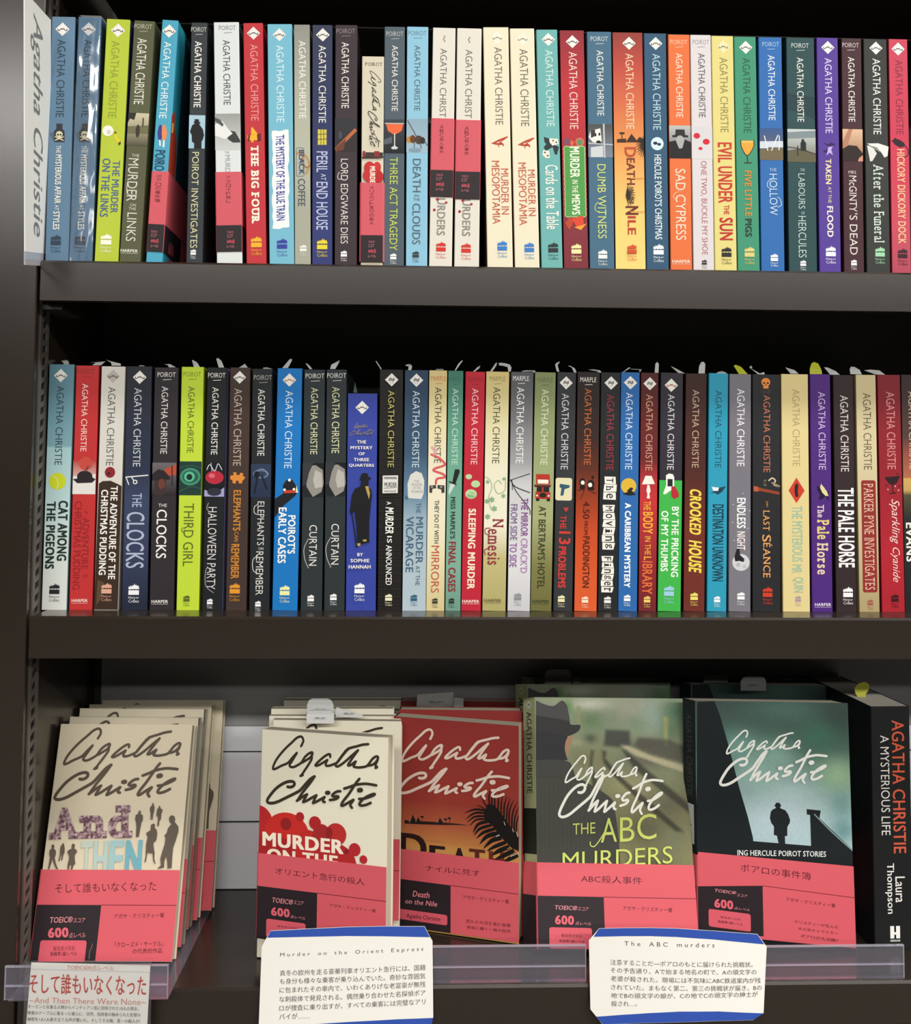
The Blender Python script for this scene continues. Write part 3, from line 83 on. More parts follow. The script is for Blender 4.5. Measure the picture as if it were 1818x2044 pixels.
(2,376.32,18.9,197.02,0.66,'#d3cda2','#a49c6c','#8c8660',[['g',[(0.93,'#cfbd7c'),(34.23,'#d6cc9c'),(80.85,'#e3dfc4'),(127.47,'#e6e2cc'),(154.11,'#bdb37c'),(195.4,'#aba268')]],['h','MARPLE',2.82,15.87,3.86,7.86,'#8c8250',0],['l','#8c8250',0.43,[(6.81,10.26),(12.67,9.86)]],['t','AGATHA CHRISTIE',5.93,11.87,12.92,76.19,'#4c4832',0],['l','#a4b894',0.8,[(0.48,87.51),(4.55,90.17),(6.0,96.83),(3.46,104.83),(5.63,114.15)]],['l','#a4b894',0.8,[(17.26,87.51),(16.75,98.17),(10.76,100.83),(7.97,94.17),(11.26,90.17),(13.99,92.84)]],['leaf','#86a882',6.16,106.16,2.93],['leaf','#86a882',8.29,113.48,2.93],['leaf','#86a882',2.17,107.49,2.4],['leaf','#86a882',15.75,102.83,2.13],['leaf','#86a882',2.56,91.51,1.86],['leaf','#86a882',3.05,120.14,2.66],['leaf','#86a882',15.94,88.84,1.6],['t','N',7.28,16.1,121.88,128.8,'#8c2c38',1,0,1],['t','emesis',3.34,13.46,130.13,159.44,'#8c2c38',1,0,1],['l','#8c2c38',0.67,[(5.22,129.47),(1.22,130.13),(1.56,134.13),(4.64,134.8)]],['l','#8c2c38',0.67,[(4.83,146.12),(0.86,147.45),(1.59,151.45)]],['H',1.17,15.2,188.47,'#6c6440']],'pale cream paperback with green ivy leaves, middle row',{}),
(2,397.03,18.18,196.98,0.72,'#a9a9aa','#6c6c6e','#6a6a6c',[['g',[(0.67,'#55565a'),(40.66,'#717274'),(75.32,'#9c9c9e'),(93.98,'#c6c6c8'),(160.64,'#d6d6d6'),(195.3,'#c4c4c8')]],['h','MARPLE',1.31,14.6,3.33,7.33,'#e8e8e4',0],['l','#e8e8e4',0.43,[(5.37,9.73),(11.34,9.33)]],['t','AGATHA CHRISTIE',4.67,10.88,12.66,75.99,'#e6e6e2',0],['l','#2c2c2e',0.67,[(-0.21,90.25),(16.49,84.39)]],['l','#2c2c2e',0.8,[(0.86,89.72),(4.58,95.32),(16.73,99.98)]],['l','#2c2c2e',0.67,[(0.86,89.99),(5.99,99.98),(16.25,112.65),(17.0,117.98)]],['l','#2c2c2e',0.53,[(1.8,89.99),(2.34,97.98)]],['t','THE MIRROR',9.67,15.56,104.65,135.98,'#7a3f86',1],['t',"CRACK'D",9.9,15.77,137.71,165.97,'#a47cae',1],['t','FROM SIDE',1.18,6.8,109.72,139.31,'#7a5f8e',1],['t','TO SIDE',0.83,6.7,141.71,161.31,'#8c4fa0',1],['hs2',8.12,182.24,5.87,'#8a8a90']],'grey-to-white paperback with black cracked-glass lines, middle row',{}),
(2,415.93,17.0,196.91,0.99,'#8f9a6a','#5c6442','#5a6240',[['g',[(0.4,'#7d8a5c'),(80.45,'#97a374'),(120.48,'#a3a878'),(160.51,'#7a7846'),(195.19,'#6a683a')]],['h','MARPLE',1.76,14.81,4.4,8.41,'#5c6440',0],['l','#5c6440',0.43,[(5.77,10.81),(11.63,10.41)]],['t','AGATHA CHRISTIE',5.54,11.49,14.01,77.12,'#d3d9b8',0],['p','#b33428',[(2.28,84.72),(13.59,84.72),(14.28,93.13),(2.45,93.13)]],['r','#efe9dc',3.75,89.26,12.62,92.46],['p','#5c2420',[(0.84,93.53),(15.1,93.53),(14.32,95.4),(1.15,95.4)]],['r','#1f2220',3.07,95.13,13.42,99.4],['r','#b33428',2.09,99.4,14.45,105.14],['e','#1f2220',8.27,102.07,2.94,2.13],['e','#e8e4d4',3.44,102.47,0.8,0.8],['e','#e8e4d4',13.11,102.47,0.8,0.8],['r','#1f1c1a',2.7,104.74,5.39,106.87],['r','#1f1c1a',11.56,104.74,14.25,106.87],['r','#b33428',7.37,95.4,8.72,99.4],['t',"AT BERTRAM'S HOTEL",5.09,11.24,111.14,178.52,'#33381f',1],['H',1.17,15.0,189.06,'#3f4426']],'olive-green paperback with a red double-decker bus, middle row',{}),
(2,434.6,15.69,197.11,0.95,'#333538','#222426','#222426',[['d2',7.39,8.81,5.47],['t','AGATHA CHRISTIE',4.03,9.99,17.76,80.91,'#c9cacb',0],['rrf','#ddd5b0',0.04,87.86,13.78,106.55],['p','#33586a',[(3.73,92.8),(11.84,93.86),(11.6,95.87),(7.58,97.2),(6.6,102.54),(4.18,102.54),(4.88,96.53),(3.24,95.47)]],['heart','#b33a34',9.08,113.89,2.14],['t','THE',4.3,9.4,118.97,129.91,'#c63b34',2],['t','13',3.45,13.1,131.92,142.6,'#c63b34',2],['t','PROBLEMS',3.35,9.76,144.34,178.25,'#c63b34',3],['hs2',6.42,183.99,5.61,'#e6dfb0']],'charcoal paperback with a pistol on a cream card, middle row',{}),
(2,451.97,18.35,197.58,0.85,'#6a2c1c','#3c1c14','#3a1c14',[['g',[(0.67,'#262120'),(54.12,'#33221e'),(80.84,'#5c2c1e'),(107.57,'#9a3c20'),(134.29,'#c24a24'),(167.7,'#d2562a'),(195.76,'#d65c30')]],['h','MARPLE',2.15,15.56,4.41,8.42,'#e8e4dc',0],['l','#e8e4dc',0.43,[(6.24,10.82),(12.27,10.42)]],['t','AGATHA CHRISTIE',6.03,11.74,13.76,77.5,'#c2663a',0],['e','#1c1614',5.09,91.8,2.41,3.47],['e','#f2ecdc',5.37,92.2,1.6,1.74],['e','#1c1614',12.14,93.54,2.94,3.74],['e','#f2ecdc',11.6,93.94,1.74,1.87],['p','#1c1614',[(3.11,94.87),(7.57,94.87),(7.2,97.55),(3.15,97.55)]],['p','#1c1614',[(9.21,96.21),(15.28,96.21),(14.9,98.22),(9.77,98.22)]],['l','#4a2016',0.67,[(1.15,98.88),(6.53,98.22),(3.95,105.57)]],['l','#4a2016',0.67,[(10.58,98.22),(16.02,100.89)]],['e','#1c1614',13.68,87.53,1.07,1.34],['t','4.50',5.97,11.36,107.57,122.0,'#4a1c12',1],['t','FROM',7.26,10.22,123.87,134.96,'#4a1c12',1],['t','PADDINGTON',6.33,11.95,136.3,178.39,'#4a1c12',1],['hs2',8.6,185.34,5.35,'#efdcc0']],'black-to-orange paperback with two train headlamps, middle row',{}),
(2,471.33,16.42,197.37,0.88,'#232628','#161819','#161819',[['d2',8.56,8.83,5.62],['t','AGATHA CHRISTIE',5.19,11.39,18.32,81.57,'#9c3340',0],['cut','#ece9e0',5.09,11.95,86.52,105.91,'The'],['cut','#ece9e0',4.78,11.51,109.92,147.1,'Moving'],['cut','#ece9e0',4.32,10.9,152.05,182.14,'Finger'],['hs2',7.85,185.08,5.62,'#e6e4dc']],'black paperback with ransom-note cut-out lettering, middle row',{}),
(2,488.15,15.74,197.68,0.89,'#2c66a8','#1d4678','#1d4674',[['d2',7.97,8.7,5.62],['t','AGATHA CHRISTIE',4.24,10.07,17.13,81.1,'#cfdcea',0],['e','#d9b03a',7.45,94.75,6.42,6.42],['p','#231f1c',[(2.71,101.44),(6.7,99.43),(8.67,96.09),(10.72,99.16),(13.7,101.84),(8.08,102.64)]],['e','#231f1c',9.62,97.02,1.61,1.07],['e','#231f1c',7.49,98.36,1.2,0.8],['t','A CARIBBEAN MYSTERY',4.55,9.68,108.8,178.39,'#eef2f4',3],['hs2',7.35,184.01,5.35,'#eef2f4']],'mid-blue paperback with a yellow sun and palm island, middle row',{}),
(2,505.22,14.34,197.45,0.86,'#6a2426','#44181a','#42181a',[['g',[(0.0,'#4c1f20'),(73.65,'#6c2426'),(89.72,'#b03034'),(107.13,'#c03236'),(160.69,'#8a262c'),(195.51,'#6e2428')]],['d2',7.34,9.11,5.49],['t','AGATHA CHRISTIE',4.25,9.96,18.08,81.69,'#c9967c',0],['p','#f2e8dc',[(4.39,85.97),(9.54,85.97),(12.32,92.67),(1.49,93.2)]],['p','#f2e8dc',[(6.1,93.47),(7.72,93.47),(8.86,98.42),(7.8,101.1),(8.39,104.72),(5.68,104.72),(6.18,101.1),(5.34,98.42)]],['t','THE',3.04,8.99,107.13,114.49,'#e8a83a',2],['t','BODY',2.66,11.03,115.83,133.91,'#e8a83a',2],['t','IN THE',4.49,9.34,135.92,151.32,'#e8a83a',1],['t','L',3.8,9.99,152.66,155.6,'#e8a83a',2],['t','IBRARY',2.64,10.97,156.41,183.46,'#d9683a',2],['hs2',6.83,184.8,5.36,'#e8c86a']],'maroon paperback with a white table lamp, middle row',{}),
(2,521.07,18.95,197.65,1.03,'#302d36','#22202a','#22202a',[['pg','#3fb04a',89.79,197.95],['d',8.95,10.45,5.63,'#ece9e0','#a84048'],['t','AGATHA CHRISTIE',6.26,11.8,18.09,81.08,'#d6d4d8',0],['p','#f0ede6',[(5.34,85.77),(7.86,84.16),(11.19,84.7),(12.29,87.11),(12.39,94.48),(10.03,97.83),(4.98,101.59),(3.1,101.18),(5.7,93.81)]],['r','#26242c',6.75,88.72,11.02,94.89],['p','#b02c34',[(9.99,95.15),(12.93,94.48),(16.08,99.84),(16.53,103.19),(12.54,105.2),(10.1,103.19)]],['t','BY THE PRICKING',10.58,16.55,111.64,169.53,'#eaf2e4',2],['t','OF MY THUMBS',1.89,7.86,115.26,165.11,'#eaf2e4',2],['hc',9.13,176.64,8.31,'#9cc8e0']],'half dark, half bright green paperback with a white door, middle row',{}),
(2,542.56,17.21,197.18,0.97,'#4e2a24','#30191a','#301a18',[['g',[(0.67,'#38231f'),(79.86,'#4c2620'),(133.54,'#6e2e24'),(195.28,'#6a2c24')]],['t','AGATHA CHRISTIE',5.62,11.31,13.56,78.78,'#b9a08a',0],['t','CROOKED',4.17,13.92,96.63,134.21,'#e6d052',3,0.25],['t','HOUSE',3.73,14.57,138.64,165.75,'#e6d052',3,0.25],['hs2',8.64,181.59,6.17,'#e6d66a']],'chocolate-brown paperback with slanting yellow lettering, middle row',{}),
(2,561.97,16.28,197.65,0.97,'#2c96b4','#1c6780','#1c6478',[['t','AGATHA CHRISTIE',5.57,11.0,14.37,79.12,'#1f4e60',0],['p','#1f3e50',[(1.98,101.01),(4.95,98.32),(4.38,95.64),(6.96,96.31),(9.26,95.64),(15.09,94.29),(11.74,99.0),(8.37,101.41),(4.96,99.67)]],['p','#dfe8ea',[(3.02,94.97),(9.26,95.64),(8.34,98.32),(4.4,98.32)]],['t','DESTINATION UNKNOWN',3.97,13.47,109.47,172.87,'#173848',2],['hs2',8.43,184.96,5.1,'#e8eef0']],'turquoise paperback with a small propeller aeroplane, middle row',{}),
(2,580.13,18.34,197.17,0.73,'#75737c','#4e4c54','#4c4a52',[['t','AGATHA CHRISTIE',6.44,12.81,12.37,77.16,'#eceaee',0],['e','#b8b6c0',3.49,109.15,0.54,0.54],['e','#b8b6c0',17.26,113.85,0.54,0.54],['e','#b8b6c0',15.86,128.64,0.54,0.54],['e','#b8b6c0',2.92,123.94,0.54,0.54],['e','#b8b6c0',4.39,138.72,0.54,0.54],['e','#b8b6c0',11.74,99.74,0.54,0.54],['e','#c9c8cc',10.1,156.87,7.26,6.99],['e','#aeadb4',7.84,158.89,1.88,1.61],['e','#b4b3ba',13.16,160.23,1.61,1.34],['e','#b4b3ba',12.49,154.85,1.34,1.08],['p','#1e1d22',[(4.62,152.84),(6.45,146.12),(8.86,145.44),(9.41,150.82),(12.89,153.78),(12.36,156.47),(8.5,155.52),(5.44,156.2)]],['t','ENDLESS',6.56,13.96,103.5,128.64,'#f0eef0',2],['t','NIGHT',6.68,13.69,131.33,146.52,'#e8dede',2],['hs2',10.16,181.06,6.18,'#eceaee']],'lilac-grey paperback with a raven before the moon, middle row',{}),
(2,600.13,23.57,197.14,0.56,'#26272a','#18191b','#18191b',[['e','#e08a3e',11.3,6.46,3.77,3.5],['r','#e08a3e',9.14,8.75,13.59,11.84],['e','#26272a',9.82,7.27,0.94,0.81],['e','#26272a',12.92,7.27,0.94,0.81],['p','#26272a',[(11.3,8.07),(11.98,9.42),(10.63,9.42)]],['h','COLLINS CRIME',7.12,15.75,13.18,14.26,'#6a5a4a',0],['h','CLUB',8.19,14.67,14.8,15.88,'#6a5a4a',0],['t','AGATHA CHRISTIE',9.23,14.91,17.49,82.07,'#c4745a',0],['l','#c9b89a',1.21,[(13.79,88.8),(16.51,86.78),(19.22,88.8),(17.86,92.16),(21.94,93.51)]],['l','#8c7a62',1.61,[(16.51,90.81),(22.48,93.51)]],['p','#b3583a',[(0.89,93.51),(4.96,94.45),(4.96,98.21),(0.88,97.95)]],['p','#8c4028',[(4.96,94.72),(22.61,98.21),(22.61,100.64),(4.96,97.54)]],['h','CC',9.45,11.62,88.12,93.51,'#a4946a',0],['h','THE',11.33,12.96,106.29,110.86,'#d99a5c',0],['t','LAST',8.87,14.31,113.69,130.5,'#d99a5c',1,0,1],['t','S',8.03,15.39,133.87,139.92,'#d99a5c',1,0,1],['t','ÉANCE',8.82,16.47,140.59,169.25,'#d99a5c',1,0,1],['hc',12.49,176.92,8.07,'#c83c26']],'wide charcoal paperback with an orange skull at top, middle row',{}),
(2,625.6,22.8,197.67,0.25,'#d9c88e','#a08f58','#6a4a2a',[['t','AGATHA CHRISTIE',9.17,15.4,12.66,77.3,'#a8976a',0],['p','#c43c2c',[(12.2,86.73),(19.02,97.51),(12.01,108.01),(5.47,97.51)]],['p','#2c201c',[(10.76,93.2),(12.44,91.18),(13.8,93.2),(13.21,97.91),(13.71,102.62),(11.37,102.89),(10.44,98.58)]],['t','THE MYSTERIOUS',7.98,16.97,110.43,156.49,'#8fb4a0',1],['t','MR',7.79,16.13,158.92,165.92,'#8fb4a0',1],['t','QUIN',7.97,17.34,169.29,181.81,'#8fb4a0',1],['hs2',12.71,184.51,4.85,'#a8909a']],'buttery cream paperback with a red diamond, middle row',{}),
(2,650.13,17.36,197.9,0.21,'#4c2878','#321a52','#301a50',[['t','AGATHA CHRISTIE',6.75,12.77,14.83,80.21,'#c9b4dc',0],['p','#1f1430',[(4.77,93.96),(8.45,95.3),(12.24,98.68),(15.26,98.0),(14.67,102.05),(15.16,106.76),(12.21,102.05),(9.17,104.74),(6.43,105.42),(7.56,101.37),(5.42,97.33)]],['p','#d9cf98',[(8.48,91.93),(11.18,95.3),(13.61,98.68),(14.67,102.05),(12.21,102.05),(9.5,99.35),(7.63,95.3)]],['t','The',5.24,10.71,109.46,119.97,'#d6c4c4',2,0,1],['t','Pale',4.81,14.93,121.86,138.04,'#dcc67c',2,0,1],['t','Horse',4.56,13.85,141.14,167.15,'#dcc6a4',2,0,1],['H',2.25,15.92,191.96,'#e0d4ea']],'purple paperback with a prancing pale horse, middle row',{}),
(2,670.36,17.21,197.43,0.05,'#322628','#221a1c','#221a1c',[['t','AGATHA CHRISTIE',5.65,12.46,17.13,81.21,'#d6cfcc',0],['t','THE PALE HORSE',2.58,16.27,94.7,160.81,'#f3f1ee',2],['hc',10.08,176.99,8.09,'#f0eeec']],'black-brown paperback with large white capitals and no picture, middle row',{}),
(2,690.14,16.66,197.77,-0.03,'#c4b48e','#93855f','#8c7c5a',[['g',[(0.41,'#c8b98f'),(65.89,'#cfc29c'),(133.39,'#c2b28c'),(195.5,'#a8966c')]],['t','AGATHA CHRISTIE',5.56,12.38,15.26,79.79,'#5c513c',0],['rrf','#8c2f2c',2.92,88.57,15.23,181.73],['t','PARKER PYNE INVESTIGATES',4.97,13.17,91.54,179.57,'#dcb8a0',0,0,1],['hs2',8.99,187.4,4.86,'#9a5a4a']],'beige paperback with a tall dark red label, middle row',{}),
(2,709.12,18.99,197.98,-0.17,'#93202c','#66141e','#60141c',[['g',[(0.41,'#7a222c'),(79.45,'#8e202c'),(147.02,'#ac2430'),(195.66,'#a4222e')]],['t','AGATHA CHRISTIE',6.89,14.14,14.32,79.45,'#cf8c88',0],['p','#2a1a1e',[(3.86,86.21),(17.73,84.86),(14.55,90.94),(11.19,92.97),(7.63,91.35)]],['l','#2a1a1e',0.81,[(10.92,92.29),(11.06,99.05)]],['l','#2a1a1e',0.95,[(8.56,99.72),(13.54,99.18)]],['e','#2a1a1e',5.52,92.97,0.68,0.68],['e','#2a1a1e',16.56,93.64,0.68,0.68],['e','#2a1a1e',15.41,83.24,0.68,0.68],['e','#e8c8c4',13.11,93.64,0.54,0.54],['e','#e8c8c4',6.83,96.35,0.54,0.54],['e','#e8c8c4',15.8,97.02,0.54,0.54],['t','Sparkling',7.51,16.32,104.45,141.88,'#ecd0c8',0,0.35],['t','Cyanide',7.87,15.79,144.59,173.37,'#ecd0c8',0,0.35],['hs2',10.91,183.23,6.22,'#3a1418']],'dark crimson paperback with a black champagne coupe, middle row',{}),
(2,728.75,18.04,198.19,0.07,'#4a3a38','#2c2826','#2c2624',[['g',[(0.41,'#33292a'),(52.47,'#4e3a36'),(66.0,'#8a4a3e'),(86.28,'#a8674a'),(87.63,'#c9a05c'),(97.1,'#b99a5c'),(101.16,'#4e4a34'),(120.09,'#262a28'),(195.83,'#1d2022')]],['t','AGATHA CHRISTIE',5.51,11.24,13.93,79.52,'#c9b8a4',0],['t','EVANS',1.55,8.72,124.15,156.61,'#e6e2da',2]],'many-coloured paperback cut off by the right edge of the middle row',{}),
]
COVERS={'A': ((19.7,35.87,-276.68),[(0.9995,-0.0318,0.0013),(0.0073,0.2666,0.9638),(-0.031,-0.9633,0.2667)],111.95,179.53,12),'B': ((195.63,46.91,-279.25),[(0.945,-0.3265,0.0179),(-0.0016,0.0502,0.9987),(-0.327,-0.9439,0.0469)],111.69,179.11,14),'C': ((304.34,100.66,-279.91),[(0.9465,-0.3226,0.0033),(-0.0057,-0.0065,1.0),(-0.3226,-0.9465,-0.008)],111.86,179.38,15),'D': ((424.17,46.04,-275.33),[(0.9966,-0.0821,0.0071),(0.0182,0.3034,0.9527),(-0.0804,-0.9493,0.3039)],129.8,199.22,15),'E': ((557.62,52.11,-278.0),[(0.9992,-0.0384,-0.007),(0.0094,0.0616,0.9981),(-0.0379,-0.9974,0.0619)],129.62,198.95,16)}
